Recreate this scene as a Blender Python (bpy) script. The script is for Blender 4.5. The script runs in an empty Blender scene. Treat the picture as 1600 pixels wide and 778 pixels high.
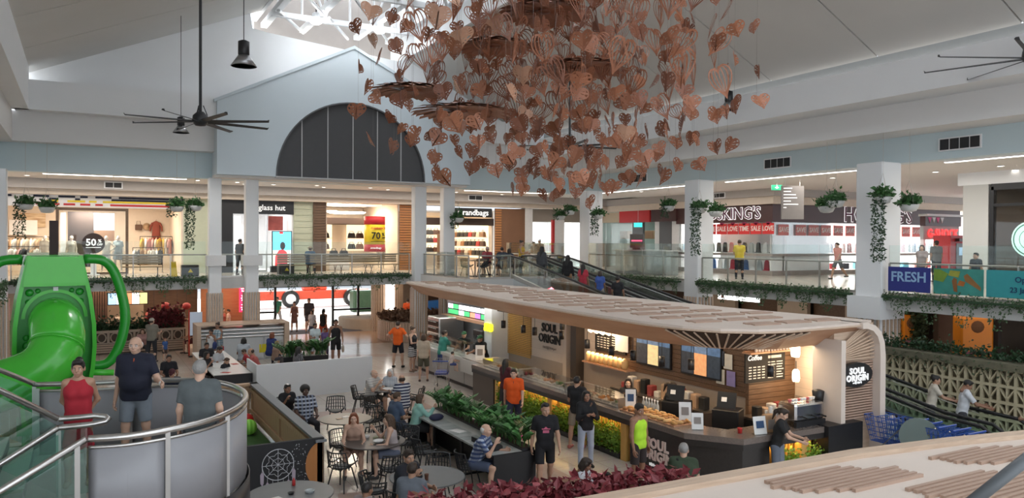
import bpy,math,random,re
import numpy as np
from mathutils import Vector,Matrix,Euler
random.seed(7)
R=math.radians
SC=bpy.context.scene
COL=SC.collection
# ---------------------------------------------------------------- camera
def setup_camera():
    yaw,pitch,roll,eye,fpx=R(29),R(-0.57),R(0.27),5.0,1210.0
    f=Vector((math.sin(yaw)*math.cos(pitch),math.cos(yaw)*math.cos(pitch),math.sin(pitch)))
    r=Vector((math.cos(yaw),-math.sin(yaw),0));u=r.cross(f)
    r2=r*math.cos(roll)+u*math.sin(roll);u2=u*math.cos(roll)-r*math.sin(roll)
    cd=bpy.data.cameras.new('camera');co=bpy.data.objects.new('camera',cd);COL.objects.link(co)
    cd.sensor_width=36;cd.lens=fpx/1600*36;cd.clip_start=.05;cd.clip_end=400
    m=Matrix((r2,u2,-f)).transposed().to_4x4();m.translation=(0,0,eye)
    co.matrix_world=m;SC.camera=co
setup_camera()
# ---------------------------------------------------------------- world, exposure, large lights
w=bpy.data.worlds.new('World');SC.world=w;w.use_nodes=True
w.node_tree.nodes['Background'].inputs[0].default_value=(.86,.93,1,1)
w.node_tree.nodes['Background'].inputs[1].default_value=1.75
SC.view_settings.view_transform='Standard';SC.view_settings.look='None'
SC.view_settings.gamma=1;SC.view_settings.exposure=.36;SC.view_settings.use_curve_mapping=False
def area(name,loc,size,power,color=(1,1,1),rot=(0,0,0),sy=None):
    l=bpy.data.lights.new(name,'AREA');l.energy=power;l.color=color
    l.shape='RECTANGLE';l.size=size;l.size_y=sy or size
    o=bpy.data.objects.new(name,l);o.location=loc;o.rotation_euler=rot;COL.objects.link(o);return o
def spot(name,loc,power,color=(1,1,1),deg=110,rad=.12,rot=(0,0,0)):
    l=bpy.data.lights.new(name,'SPOT');l.energy=power;l.color=color
    l.spot_size=R(deg);l.spot_blend=.5;l.shadow_soft_size=rad
    o=bpy.data.objects.new(name,l);o.location=loc;o.rotation_euler=rot;COL.objects.link(o);return o
def point(name,loc,power,color=(1,1,1),rad=.1):
    l=bpy.data.lights.new(name,'POINT');l.energy=power;l.color=color;l.shadow_soft_size=rad
    o=bpy.data.objects.new(name,l);o.location=loc;COL.objects.link(o);return o
# daylight entering through the roof lantern, and the ceiling lighting of the galleries
area('gallery_light_back',(9,37.4,7.55),26,420,(1,.93,.84),(0,0,0),1.2)
area('gallery_light_side',(25.6,18,7.45),1.2,520,(1,.95,.88),(0,0,0),26)
area('ground_light_back',(9,39.5,2.88),24,190,(1,.86,.7),(0,0,0),2)
area('ground_light_side',(25,18,2.88),1.4,70,(1,.85,.7),(0,0,0),24)
# ---------------------------------------------------------------- materials
MATS={}
def mat(name,col,rough=.6,metal=0.,emit=0.,var=.06,scale=6.,alpha=1.,trans=0.,bump=0.,ecol=None,sample=True,spec=None):
    if name in MATS:return MATS[name]
    m=bpy.data.materials.new(name);m.use_nodes=True;nt=m.node_tree;b=nt.nodes['Principled BSDF']
    c=(*col,1)
    b.inputs['Roughness'].default_value=rough;b.inputs['Metallic'].default_value=metal
    if spec is not None:b.inputs['Specular IOR Level'].default_value=spec
    tc=nt.nodes.new('ShaderNodeTexCoord');n=nt.nodes.new('ShaderNodeTexNoise')
    n.inputs['Scale'].default_value=scale;n.inputs['Detail'].default_value=4
    nt.links.new(tc.outputs['Object'],n.inputs['Vector'])
    if var:
        mx=nt.nodes.new('ShaderNodeMix');mx.data_type='RGBA'
        mx.inputs['A'].default_value=(*[max(0,x*(1-var)) for x in col],1)
        mx.inputs['B'].default_value=(*[min(1,x*(1+var)) for x in col],1)
        nt.links.new(n.outputs['Fac'],mx.inputs['Factor']);nt.links.new(mx.outputs['Result'],b.inputs['Base Color'])
    else:b.inputs['Base Color'].default_value=c
    if bump:
        bp=nt.nodes.new('ShaderNodeBump');bp.inputs['Strength'].default_value=bump;bp.inputs['Distance'].default_value=.02
        nt.links.new(n.outputs['Fac'],bp.inputs['Height']);nt.links.new(bp.outputs['Normal'],b.inputs['Normal'])
    if emit:
        b.inputs['Emission Color'].default_value=(*(ecol or col),1);b.inputs['Emission Strength'].default_value=emit
        if not sample:m.cycles.emission_sampling='NONE'
    if trans:b.inputs['Transmission Weight'].default_value=trans
    if alpha<1:b.inputs['Alpha'].default_value=alpha
    MATS[name]=m;return m
def glass_mat(name,tint,amount=.12,rough=.02):
    """thin sheet glass: mostly clear, tinted, with a glossy film"""
    m=bpy.data.materials.new(name);m.use_nodes=True;nt=m.node_tree;nt.nodes.clear()
    out=nt.nodes.new('ShaderNodeOutputMaterial');tr=nt.nodes.new('ShaderNodeBsdfTransparent');gl=nt.nodes.new('ShaderNodeBsdfGlossy')
    mx=nt.nodes.new('ShaderNodeMixShader');tr.inputs[0].default_value=(*tint,1);gl.inputs['Roughness'].default_value=rough
    fr=nt.nodes.new('ShaderNodeLayerWeight');fr.inputs['Blend'].default_value=.25
    ml=nt.nodes.new('ShaderNodeMath');ml.operation='MULTIPLY_ADD';ml.inputs[1].default_value=.6;ml.inputs[2].default_value=amount*.3
    nt.links.new(fr.outputs['Fresnel'],ml.inputs[0]);nt.links.new(ml.outputs[0],mx.inputs[0])
    nt.links.new(tr.outputs[0],mx.inputs[1]);nt.links.new(gl.outputs[0],mx.inputs[2]);nt.links.new(mx.outputs[0],out.inputs[0])
    MATS[name]=m;return m
def nodes_mat(name,rough=.6):
    m=bpy.data.materials.new(name);m.use_nodes=True;MATS[name]=m
    b=m.node_tree.nodes['Principled BSDF'];b.inputs['Roughness'].default_value=rough
    return m,m.node_tree,b
def wood_mat(name,c1,c2,scale=3.,stretch=(1,12,12),rough=.5):
    m,nt,b=nodes_mat(name,rough)
    tc=nt.nodes.new('ShaderNodeTexCoord');mp=nt.nodes.new('ShaderNodeMapping');mp.inputs['Scale'].default_value=stretch
    n=nt.nodes.new('ShaderNodeTexNoise');n.inputs['Scale'].default_value=scale;n.inputs['Detail'].default_value=6
    cr=nt.nodes.new('ShaderNodeValToRGB');cr.color_ramp.elements[0].color=(*c1,1);cr.color_ramp.elements[1].color=(*c2,1)
    cr.color_ramp.elements[0].position=.3;cr.color_ramp.elements[1].position=.7
    nt.links.new(tc.outputs['Object'],mp.inputs[0]);nt.links.new(mp.outputs[0],n.inputs['Vector']);nt.links.new(n.outputs['Fac'],cr.inputs[0])
    nt.links.new(cr.outputs[0],b.inputs['Base Color']);return m
def stripe_mat(name,c1,c2,freq,axis=2,duty=.5,c3=None,freq2=None,axis2=0,rough=.8):
    """woven stripes (or plaid when c3 is given) along an object axis"""
    m,nt,b=nodes_mat(name,rough)
    tc=nt.nodes.new('ShaderNodeTexCoord');sp=nt.nodes.new('ShaderNodeSeparateXYZ');nt.links.new(tc.outputs['Object'],sp.inputs[0])
    def band(ax,fq):
        a=nt.nodes.new('ShaderNodeMath');a.operation='MULTIPLY';a.inputs[1].default_value=fq;nt.links.new(sp.outputs[ax],a.inputs[0])
        f=nt.nodes.new('ShaderNodeMath');f.operation='FRACT';nt.links.new(a.outputs[0],f.inputs[0])
        g=nt.nodes.new('ShaderNodeMath');g.operation='GREATER_THAN';g.inputs[1].default_value=duty;nt.links.new(f.outputs[0],g.inputs[0])
        return g
    mx=nt.nodes.new('ShaderNodeMix');mx.data_type='RGBA';mx.inputs['A'].default_value=(*c1,1);mx.inputs['B'].default_value=(*c2,1)
    nt.links.new(band(axis,freq).outputs[0],mx.inputs['Factor']);last=mx.outputs['Result']
    if c3:
        m2=nt.nodes.new('ShaderNodeMix');m2.data_type='RGBA';m2.inputs['B'].default_value=(*c3,1)
        g2=band(axis2,freq2 or freq);h=nt.nodes.new('ShaderNodeMath');h.operation='MULTIPLY';h.inputs[1].default_value=.6
        nt.links.new(g2.outputs[0],h.inputs[0]);nt.links.new(h.outputs[0],m2.inputs['Factor']);nt.links.new(last,m2.inputs['A']);last=m2.outputs['Result']
    nt.links.new(last,b.inputs['Base Color']);return m
def brick_mat(name,c1,c2,mortar,bw,bh,msize=.02,rough=.4,offset=.5,rot=None,bias=0.):
    m,nt,b=nodes_mat(name,rough)
    tc=nt.nodes.new('ShaderNodeTexCoord');mp=nt.nodes.new('ShaderNodeMapping')
    if rot:mp.inputs['Rotation'].default_value=rot
    br=nt.nodes.new('ShaderNodeTexBrick');br.offset=offset
    br.inputs['Color1'].default_value=(*c1,1);br.inputs['Color2'].default_value=(*c2,1);br.inputs['Mortar'].default_value=(*mortar,1)
    br.inputs['Scale'].default_value=1;br.inputs['Mortar Size'].default_value=msize;br.inputs['Bias'].default_value=bias
    br.inputs['Brick Width'].default_value=bw;br.inputs['Row Height'].default_value=bh
    nt.links.new(tc.outputs['Object'],mp.inputs[0]);nt.links.new(mp.outputs[0],br.inputs['Vector']);nt.links.new(br.outputs['Color'],b.inputs['Base Color'])
    return m
# ---------------------------------------------------------------- mesh builder
class MB:
    def __init__(s):s.v=[];s.f=[];s.m=[];s.cur=0
    def add(s,vs,fs):
        o=len(s.v);s.v.extend(vs)
        for f in fs:s.f.append([o+i for i in f]);s.m.append(s.cur)
        return s
    def bx(s,x0,x1,y0,y1,z0,z1):
        return s.add([(x0,y0,z0),(x1,y0,z0),(x1,y1,z0),(x0,y1,z0),(x0,y0,z1),(x1,y0,z1),(x1,y1,z1),(x0,y1,z1)],
                     [(0,3,2,1),(4,5,6,7),(0,1,5,4),(1,2,6,5),(2,3,7,6),(3,0,4,7)])
    def box(s,c,d,rz=0.,rx=0.,ry=0.):
        m=Euler((rx,ry,rz)).to_matrix();t=MB().bx(-d[0]/2,d[0]/2,-d[1]/2,d[1]/2,-d[2]/2,d[2]/2)
        return s.add([tuple(m@Vector(p)+Vector(c)) for p in t.v],t.f)
    def cbx(s,x0,x1,y0,y1,z0,z1,c=.02):
        """box with chamfered vertical and top edges"""
        def ring(i,z):a=[(x0+c+i,y0+i),(x1-c -i,y0+i),(x1-i,y0+c+i),(x1-i,y1-c -i),(x1-c -i,y1-i),(x0+c+i,y1-i),(x0+i,y1-c -i),(x0+i,y0+c+i)];return [(p[0],p[1],z) for p in a]
        return s.loft([ring(c*.6,z0),ring(0,z0+c),ring(0,z1-c),ring(c*.6,z1)])
    def loft(s,rings,cap=True,closed=True):
        n=len(rings[0]);vs=[p for r in rings for p in r];fs=[]
        for k in range(len(rings)-1):
            for i in range(n if closed else n -1):
                j=(i+1)%n;fs.append((k*n+i,k*n+j,(k+1)*n+j,(k+1)*n+i))
        if cap and closed:fs.append(tuple(range(n -1,-1,-1)));fs.append(tuple((len(rings)-1)*n+i for i in range(n)))
        return s.add(vs,fs)
    def tube(s,pts,r,n=8,cap=True,closed=False):
        pts=[Vector(p) for p in pts];k=len(pts);rr=r if isinstance(r,(list,tuple)) else [r]*k
        rings=[];up=None
        for i,p in enumerate(pts):
            a=pts[(i -1)%k] if (closed or i) else p;b=pts[(i+1)%k] if (closed or i<k -1) else p
            d=(b -a);d=d.normalized() if d.length>1e-9 else Vector((0,0,1))
            if up is None:up=Vector((0,0,1)) if abs(d.z)<.9 else Vector((1,0,0))
            x=d.cross(up);x=x.normalized() if x.length>1e-6 else d.orthogonal().normalized();up=x.cross(d).normalized()
            rings.append([tuple(p+(x*math.cos(t)+up*math.sin(t))*rr[i]) for t in [2*math.pi*q/n for q in range(n)]])
        if closed:rings.append(rings[0]);return s.loft(rings,cap=False)
        return s.loft(rings,cap)
    def lathe(s,prof,c=(0,0,0),n=16,cap=True):
        return s.loft([[(c[0]+r*math.cos(2*math.pi*i/n),c[1]+r*math.sin(2*math.pi*i/n),c[2]+z) for i in range(n)] for r,z in prof],cap)
    def prism(s,poly,a,b,ax='z'):
        """extrude a polygon: ax z -> (x,y) poly; ax y -> (x,z) poly; ax x -> (y,z) poly"""
        g={'z':lambda p,t:(p[0],p[1],t),'y':lambda p,t:(p[0],t,p[1]),'x':lambda p,t:(t,p[0],p[1])}[ax]
        return s.loft([[g(p,a) for p in poly],[g(p,b) for p in poly]])
    def ball(s,c,r,n=10,k=6):
        r=r if isinstance(r,(tuple,list)) else (r,r,r)
        return s.loft([[(c[0]+r[0]*math.sin(math.pi*(j+.001)/k)*math.cos(2*math.pi*i/n),c[1]+r[1]*math.sin(math.pi*(j+.001)/k)*math.sin(2*math.pi*i/n),c[2]-r[2]*math.cos(math.pi*(j+.001)/k)) for i in range(n)] for j in range(k+1)])
    def mesh(s,name,m,smooth=False):
        me=bpy.data.meshes.new(name);me.from_pydata(s.v,[],s.f)
        for x in (m if isinstance(m,(list,tuple)) else [m]):me.materials.append(x)
        if any(s.m):me.polygons.foreach_set('material_index',s.m)
        if smooth:me.polygons.foreach_set('use_smooth',[True]*len(s.f))
        me.update();return me
    def build(s,name,m,parent=None,smooth=False,loc=(0,0,0),rz=0.):
        return place(name,s.mesh(name,m,smooth),parent,loc,rz)
def place(name,me,parent=None,loc=(0,0,0),rot=0.):
    o=bpy.data.objects.new(name,me);COL.objects.link(o);o.location=loc
    o.rotation_euler=rot if isinstance(rot,(tuple,Euler)) else (0,0,rot)
    if parent:o.parent=parent
    return o
def smooth_by_angle(o,deg=40):
    me=o.data;me.polygons.foreach_set('use_smooth',[True]*len(me.polygons));me.set_sharp_from_angle(angle=R(deg));return o
def tag(o,label=None,cat=None,group=None,kind=None):
    if label:o['label']=label
    if cat:o['category']=cat
    if group:o['group']=group
    if kind:o['kind']=kind
    return o
def thing(name,label,cat,loc=(0,0,0),rz=0.,group=None):
    o=bpy.data.objects.new(name,None);COL.objects.link(o);o.location=loc;o.rotation_euler=(0,0,rz);o.empty_display_size=.2
    return tag(o,label,cat,group)
def struct(o):o['kind']='structure';return o
def dup(root,loc,rz=None,label=None,group=None):
    r=root.copy();COL.objects.link(r);r.location=loc
    if rz is not None:r.rotation_euler=(0,0,rz)
    tag(r,label,None,group)
    for ch in root.children:
        c=ch.copy();COL.objects.link(c);c.parent=r
        for g in ch.children:d=g.copy();COL.objects.link(d);d.parent=c
    return r
TXT={}
def lettering(s,size,m,parent,loc,rot=(R(90),0,0),depth=.012,bold=0.,name='lettering',align='CENTER',shear=0.,space=1.):
    """raised letters, converted to a mesh"""
    key=(s,size,depth,bold,align,shear,space,m.name)
    if key not in TXT:
        cu=bpy.data.curves.new('letters','FONT');cu.body=s;cu.size=size;cu.extrude=depth;cu.offset=bold;cu.align_x=align;cu.align_y='CENTER'
        cu.shear=shear;cu.space_character=space;cu.resolution_u=2
        t=bpy.data.objects.new('letters',cu);COL.objects.link(t);dg=bpy.context.evaluated_depsgraph_get()
        me=bpy.data.meshes.new_from_object(t.evaluated_get(dg));bpy.data.objects.remove(t);bpy.data.curves.remove(cu)
        me.materials.clear();me.materials.append(m);TXT[key]=me
    return place(name,TXT[key],parent,loc,rot)
W=mat('white_paint',(.80,.81,.82),.55,var=.02,scale=1.5)
ORD='first second third fourth fifth sixth seventh eighth ninth tenth eleventh twelfth thirteenth fourteenth fifteenth sixteenth seventeenth eighteenth nineteenth twentieth'.split()
ORD+=['twenty ' +o for o in ORD[:9]]
# ================================================================ large structure
BLUE=mat('pale_blue_paint',(.56,.66,.69),.6,var=.02,scale=1)
BLUE2=mat('gable_blue_paint',(.56,.63,.67),.6,var=.02,scale=1)
GREYW=mat('grey_white_paint',(.74,.73,.72),.6,var=.02,scale=1)
TAUPE=mat('taupe_paint',(.42,.385,.36),.6,var=.03)
ROOFM=mat('roof_lining',(.62,.605,.58),.7,var=.05,scale=.6)
DARKG=mat('dark_grey_panel',(.09,.09,.095),.4,var=.05)
BLACK=mat('black_metal',(.012,.012,.014),.4,var=.1)
STEEL=mat('brushed_steel',(.62,.60,.58),.28,metal=1.,var=.05,scale=30)
CEIL=mat('ceiling_paint',(.72,.68,.64),.7,var=.02)
GLOW=mat('strip_light',(1,.97,.92),.5,emit=5.,var=0,sample=False)
DOWN=mat('downlight_glow',(1,.93,.82),.5,emit=7.,var=0,sample=False)
WOODL=wood_mat('pale_timber',(.50,.36,.26),(.62,.47,.35),2.5)
WOODM=wood_mat('cedar_fascia',(.40,.215,.125),(.50,.285,.175),1.2,(1,.6,6))
WOODD=wood_mat('dark_timber',(.10,.055,.03),(.19,.11,.065),2.5)
WOODO=wood_mat('orange_timber',(.40,.16,.05),(.52,.23,.08),2.)
# floor: polished stone tiles
def floor_material():
    m,nt,b=nodes_mat('polished_stone_floor',.16)
    tc=nt.nodes.new('ShaderNodeTexCoord');br=nt.nodes.new('ShaderNodeTexBrick');br.offset=0
    br.inputs['Color1'].default_value=(.55,.49,.43,1);br.inputs['Color2'].default_value=(.49,.43,.38,1);br.inputs['Mortar'].default_value=(.30,.26,.23,1)
    br.inputs['Scale'].default_value=1;br.inputs['Mortar Size'].default_value=.006;br.inputs['Brick Width'].default_value=.6;br.inputs['Row Height'].default_value=.6
    n=nt.nodes.new('ShaderNodeTexNoise');n.inputs['Scale'].default_value=35;n.inputs['Detail'].default_value=5
    mx=nt.nodes.new('ShaderNodeMix');mx.data_type='RGBA';mx.blend_type='OVERLAY';mx.inputs['Factor'].default_value=.35
    nt.links.new(tc.outputs['Object'],br.inputs['Vector']);nt.links.new(tc.outputs['Object'],n.inputs['Vector'])
    nt.links.new(br.outputs['Color'],mx.inputs['A']);nt.links.new(n.outputs['Color'],mx.inputs['B']);nt.links.new(mx.outputs['Result'],b.inputs['Base Color'])
    return m
FLOORM=floor_material()
fl=struct(MB().bx(-20,50,-8,70,-.3,0).build('floor',FLOORM))
TERRA=mat('warm_stone_tile',(.36,.22,.14),.18,var=.12,scale=8)
PINKT=mat('pink_stone_tile',(.42,.31,.27),.2,var=.1,scale=8)
MATG=mat('entrance_mat',(.10,.09,.10),.9,var=.2,scale=30)
def flat(poly,z,name,m):return MB().prism(poly,.0005,z).build(name,m,fl)
flat([(6.5,37.2),(17,35.6),(17,41.4),(6.5,41.4)],.003,'stone_band',TERRA)
flat([(7.6,33.1),(12.2,31.6),(12.4,32.3),(7.8,33.9)],.003,'stone_band',PINKT)
flat([(6,28.2),(11.2,26.6),(11.3,27.3),(6,29)],.003,'stone_band',PINKT)
flat([(5,20.8),(8.5,20.6),(8.4,22.4),(5,22.4)],.003,'stone_band',PINKT)
flat([(8.4,9),(9.0,9),(9.3,26),(8.8,26)],.003,'stone_band',PINKT)
flat([(3.8,12.5),(6.2,12.5),(6.0,14.6),(4.4,15)],.003,'stone_band',PINKT)
flat([(8.2,41.5),(13.6,41.5),(13.6,43.4),(8.2,43.4)],.006,'entrance_mat',MATG)
MAGENTA=mat('magenta_floor_sticker',(.75,.06,.38),.4,var=.1)
for (x,y,r,n) in ((9.45,13.35,.42,1),(9.55,17.2,.36,2)):
    s=tag(MB().lathe([(r,.004),(r,.008)],(0,0,0),24).build('floor_sticker',MAGENTA,loc=(x,y,0)),
            ['','magenta round floor sticker near the couple at the cafe counter','magenta round floor sticker beside the man in orange work shirt'][n],'sticker')
# upper floor slabs with white edge fascia
UPF=mat('gallery_floor_tile',(.52,.46,.40),.2,var=.06)
SLABW=mat('slab_edge_white',(.60,.59,.57),.6,var=.05)
def slab(name,poly,z0=2.92,z1=3.4):
    o=MB().prism(poly,z0,z1-.02).build(name,SLABW);MB().prism(poly,z1-.02,z1).build('floor_surface',UPF,o);return struct(o)
slab('slab_back',[(-20,35),(14.2,35),(14.2,29.6),(14.6,29.2),(19,29.2),(19,35),(22,35),(50,35),(50,47.2),(-20,47.2)])
slab('slab_right',[(22,-8),(50,-8),(50,34.99),(22,34.99)])
slab('slab_left',[(-20,-8),(-3.2,-8),(-3.2,12),(-2.6,12),(-2.6,34.99),(-20,34.99)])
# upper walls of the void: blue band, stepped fascias, soffits
def fascia(name,m,*a):return struct(MB().bx(*a).build(name,m))
fascia('wall_back_upper',BLUE,-20,23.2,35,35.5,7.6,9.3)
struct(MB().bx(-3.0,4.9,34.35,35.4,8.68,9.8).bx(16.2,22,34.35,35.4,8.68,9.8).build('trim_1',GREYW))
struct(MB().bx(-2.2,4.9,33.7,35.4,9.8,10.9).bx(16.2,21.5,33.7,35.4,9.8,10.9).build('trim_2',W))
fascia('wall_right_upper',BLUE,22.8,23.3,-8,35.2,7.55,9.2)
fascia('trim_3',GREYW,21.45,23.2,-8,34.6,8.38,9.2)
fascia('trim_4',W,20.25,23.2,-8,34.0,9.2,10.18)
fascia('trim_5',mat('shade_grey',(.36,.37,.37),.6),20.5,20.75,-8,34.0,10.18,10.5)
fascia('wall_left_upper',BLUE,-3.3,-2.85,-8,35.2,7.6,9.3)
fascia('trim_6',GREYW,-3.2,-2.3,-8,34.4,8.68,9.8)
fascia('trim_7',W,-3.2,-1.75,-8,34.0,9.8,11.4)
# gallery ceilings
for nm,a in (('ceiling_back',(-20,50,35.5,47.2,7.62,7.8)),('ceiling_right',(23.3,50,-8,35.5,7.55,7.7)),('ceiling_left',(-20,-3.3,-8,35.5,7.62,7.8))):
    struct(MB().bx(*a).build(nm,CEIL))
# end wall under the roof, gable with arched window
struct(MB().prism([(-3.2,9.3),(23,9.3),(23,10.2),(20.3,10.5),(13.6,13.75),(13.2,13.6),(7.2,14.15),(6.5,14.25),(6.4,14.9),(-1.8,11.45),(-3.2,11.2)],35.2,35.5,'y').build('wall_back_end',W))
def gable():
    cx,zb,r,hw=10.55,7.72,3.4,5.75
    n=24;arc=[(cx+r*math.cos(math.pi*i/n),zb+r*math.sin(math.pi*i/n)) for i in range(n+1)]
    out=[(cx+hw,zb),(cx+hw,10.7),(cx,13.55),(cx -hw,10.7),(cx -hw,zb)]
    # ring between the arch and the outline
    def onout(a):
        x,z=math.cos(a),math.sin(a);best=99
        for i in range(4):
            (x1,z1),(x2,z2)=out[i],out[i+1];ex,ez=x2-x1,z2-z1;den=x*ez -z*ex
            if abs(den)<1e-9:continue
            t=((x1-cx)*ez -(z1-zb)*ex)/den;s=((x1-cx)*z -(z1-zb)*x)/den
            if t>0 and -1e-6<=s<=1+1e-6:best=min(best,t)
        return (cx+best*x,zb+best*z)
    angs=sorted(set([math.pi*i/n for i in range(n+1)]+[math.atan2(10.7-zb,hw),math.pi -math.atan2(10.7-zb,hw)]))
    inn=[(cx+r*math.cos(a),zb+r*math.sin(a)) for a in angs];ou=[onout(a) for a in angs]
    b=MB();y0,y1=33.55,33.95
    for i in range(len(angs)-1):
        A,B,C,D=inn[i],ou[i],ou[i+1],inn[i+1]
        q=[A,B,C,D];b.add([(p[0],y0,p[1]) for p in q]+[(p[0],y1,p[1]) for p in q],[(0,1,2,3),(7,6,5,4),(0,3,7,4),(1,5,6,2)])
    b.bx(cx -hw,cx -r,y0,y1,zb -.02,zb);b.bx(cx+r,cx+hw,y0,y1,zb -.02,zb)
    b.bx(cx -hw,cx -hw+.02,y1,35.1,zb,10.7);b.bx(cx+hw -.02,cx+hw,y1,35.1,zb,10.7)
    g=struct(b.build('wall_gable_front',BLUE2))
    MB().prism([(cx -hw -.12,10.62),(cx,13.5),(cx+hw+.12,10.62),(cx+hw+.12,10.75),(cx,13.64),(cx -hw -.12,10.75)],33.5,35.2,'y').build('coping',BLUE2,g)
    MB().bx(cx -hw,cx+hw,33.95,35.1,7.6,7.72).build('soffit',CEIL,g)
    w=thing('window_1','large half round window with dark grey vertical panels','window');w['kind']='structure';del w['category']
    xs=[cx -r+2*r*k/6 for k in range(7)]
    PG=mat('dark_window_panel',(.085,.085,.088),.75,var=.04,spec=.2);ML=mat('mullion_grey',(.45,.45,.45),.5)
    for k in range(6):
        pts=[(xs[k]+.02,zb)];m=8
        for i in range(m+1):
            x=xs[k]+.02+(xs[k+1]-xs[k]-.04)*i/m;pts.append((x,zb+math.sqrt(max(0,r*r -(x -cx)**2))))
        pts.append((xs[k+1]-.02,zb));MB().prism(pts[::-1],33.72,33.78,'y').build('pane',PG,w)
        if k:
            x=xs[k];MB().bx(x -.02,x+.02,33.7,33.76,zb,zb+math.sqrt(r*r -(x -cx)**2)).build('mullion',ML,w)
    b=MB();b.loft([[(cx+rr*math.cos(math.pi*i/32),y,zb+rr*math.sin(math.pi*i/32)) for i in range(33)] for rr,y in ((r -.06,33.53),(r+.0,33.53),(r,33.8),(r -.06,33.8),(r -.06,33.53))],False,False)
    b.build('frame',DARKG,w);MB().bx(cx -r,cx+r,33.52,33.8,zb -.06,zb).build('sill',ML,w)
gable()
# roof slopes made of wide panels with recessed joints, open lantern along the ridge
def roof(name,x0,z0,x1,z1,joints):
    g=thing(name,None,None);g['kind']='structure'
    dx,dz=x1-x0,z1-z0;L=math.hypot(dx,dz);nx,nz=-dz/L,dx/L
    if nz<0:nx,nz=-nx,-nz
    def strip(a,b,t0,t1):return MB().prism([(x0+nx*t0,z0+nz*t0),(x1+nx*t0,z1+nz*t0),(x1+nx*t1,z1+nz*t1),(x0+nx*t1,z0+nz*t1)],a,b,'y')
    for a,b in zip(joints,joints[1:]):strip(a+.025,b -.025,0,.06).build('roof_panel',ROOFM,g)
    strip(joints[0],joints[-1],.06,.16).build('roof_deck',mat('roof_joint',(.16,.15,.14),.8),g)
    return g
JL=[-6.5,-2.4,1.7,5.8,9.9,14.1,18.4,22.6,26.8,31.0,35.3]
roof('roof_left',-1.8,11.42,6.9,15.1,JL)
roof('roof_right',20.35,10.45,13.6,13.75,[-6.5,-1.5,2.6,6.6,10.7,14.7,18.7,22.7,26.7,30.7,35.3])
# lantern: upstands, ribbed deck with translucent strips, white steel trusses
WST=mat('white_steel',(.72,.73,.74),.45,var=.04)
DECK=mat('lantern_deck',(.34,.31,.29),.7,var=.1,scale=2)
SKY=mat('translucent_skylight',(.9,.95,1),.5,emit=5.5,var=0)
def lantern():
    g=thing('roof_lantern',None,None);g['kind']='structure'
    MB().bx(6.85,7.0,-6,37,15.05,17.1).build('upstand',W,g);MB().bx(13.5,13.65,-6,37,13.7,17.1).build('upstand',W,g)
    MB().bx(6.9,13.6,37,37.15,13.5,19).build('end_panel',DECK,g)
    zr=lambda x:18.4-abs(x -10.3)*.38
    for k in range(11):
        y=-6+k*4.1
        for sx in (-1,1):
            for j in range(4):
                xa,xb=10.3+sx*j*.86,10.3+sx*(j+1)*.86;m=SKY if (k%2==0 and j in (1,2)) else DECK
                MB().prism([(xa,zr(xa)),(xb,zr(xb)),(xb,zr(xb)+.06),(xa,zr(xa)+.06)][::sx],y,y+4.06,'y').build('skylight_sheet' if m is SKY else 'roof_sheet',m,g)
    return g
lantern()
def truss(y,label):
    t=thing('roof_truss',label,'truss',(0,y,0),0,'white steel trusses in the roof lantern')
    zr=lambda x:18.2-abs(x -10.3)*.38
    def bar(a,b,r=.05,nm='web_bar'):MB().tube([(a[0],0,a[1]),(b[0],0,b[1])],r,6).build(nm,WST,t)
    bar((7,zr(7)),(10.3,zr(10.3)),.09,'top_chord');bar((10.3,zr(10.3)),(13.5,zr(13.5)),.09,'top_chord')
    MB().bx(6.95,13.55,-.09,.09,14.4,14.62).build('bottom_chord',WST,t)
    xs=[7.2,8.2,9.2,10.3,11.4,12.4,13.3]
    for i,x in enumerate(xs):
        bar((x,14.6),(x,zr(x)),.055,'post')
        if i<6:a,b=(x,xs[i+1]) if i%2==0 else (xs[i+1],x);bar((a,14.6),(b,zr(b)),.055)
    return t
TL=['first','second','third','fourth','fifth','sixth','seventh','eighth']
for k,y in enumerate((33.4,29.2,25.0,20.8,16.6,12.4)):truss(y,'white steel roof truss in the lantern, %s from the arched window' %TL[k])
for x,z in ((7.25,14.7),(9.0,14.7),(11.6,14.7),(13.2,14.7)):
    tag(MB().bx(x -.14,x+.14,8,36.6,z,z+.22).build('lantern_beam',WST),'long white steel beam running along the lantern, %s from the gable slope' %{7.25:'outermost',9.0:'second',11.6:'third',13.2:'last'}[x],'beam')['kind']='structure'
for i,x in enumerate((8.0,10.1,12.2)):
    for j in range(3):
        b=MB().tube([(x -.9,26.0+3.4*j,14.5),(x+.9,29.2+3.4*j,14.55)],.07,6).build('wind_brace',WST);b['kind']='structure'
# flood lamps in the lantern
FLOOD=mat('flood_glow',(1,1,1),.5,emit=30,var=0,sample=False)
for (x,y,z,lb) in ((8.7,33.0,14.35,'bright floodlight hanging at the lantern corner above the gable'),(11.6,33.2,14.4,'bright floodlight behind the hanging leaf sculpture')):
    t=thing('flood_lamp',lb,'lamp',(x,y,z));MB().tube([(0,0,.3),(0,0,.75)],.025,6).build('stem',BLACK,t)
    MB().lathe([(.1,.34),(.17,.3),(.2,.1),(.3,-.02),(.28,-.02),(.12,.1)],n=16).build('housing',WST,t,True);MB().ball((0,0,0),(.27,.27,.16),14,8).build('lens',FLOOD,t,True)
    point('flood',(x,y -.3,z -.35),40,(.95,.98,1),.25)
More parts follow.
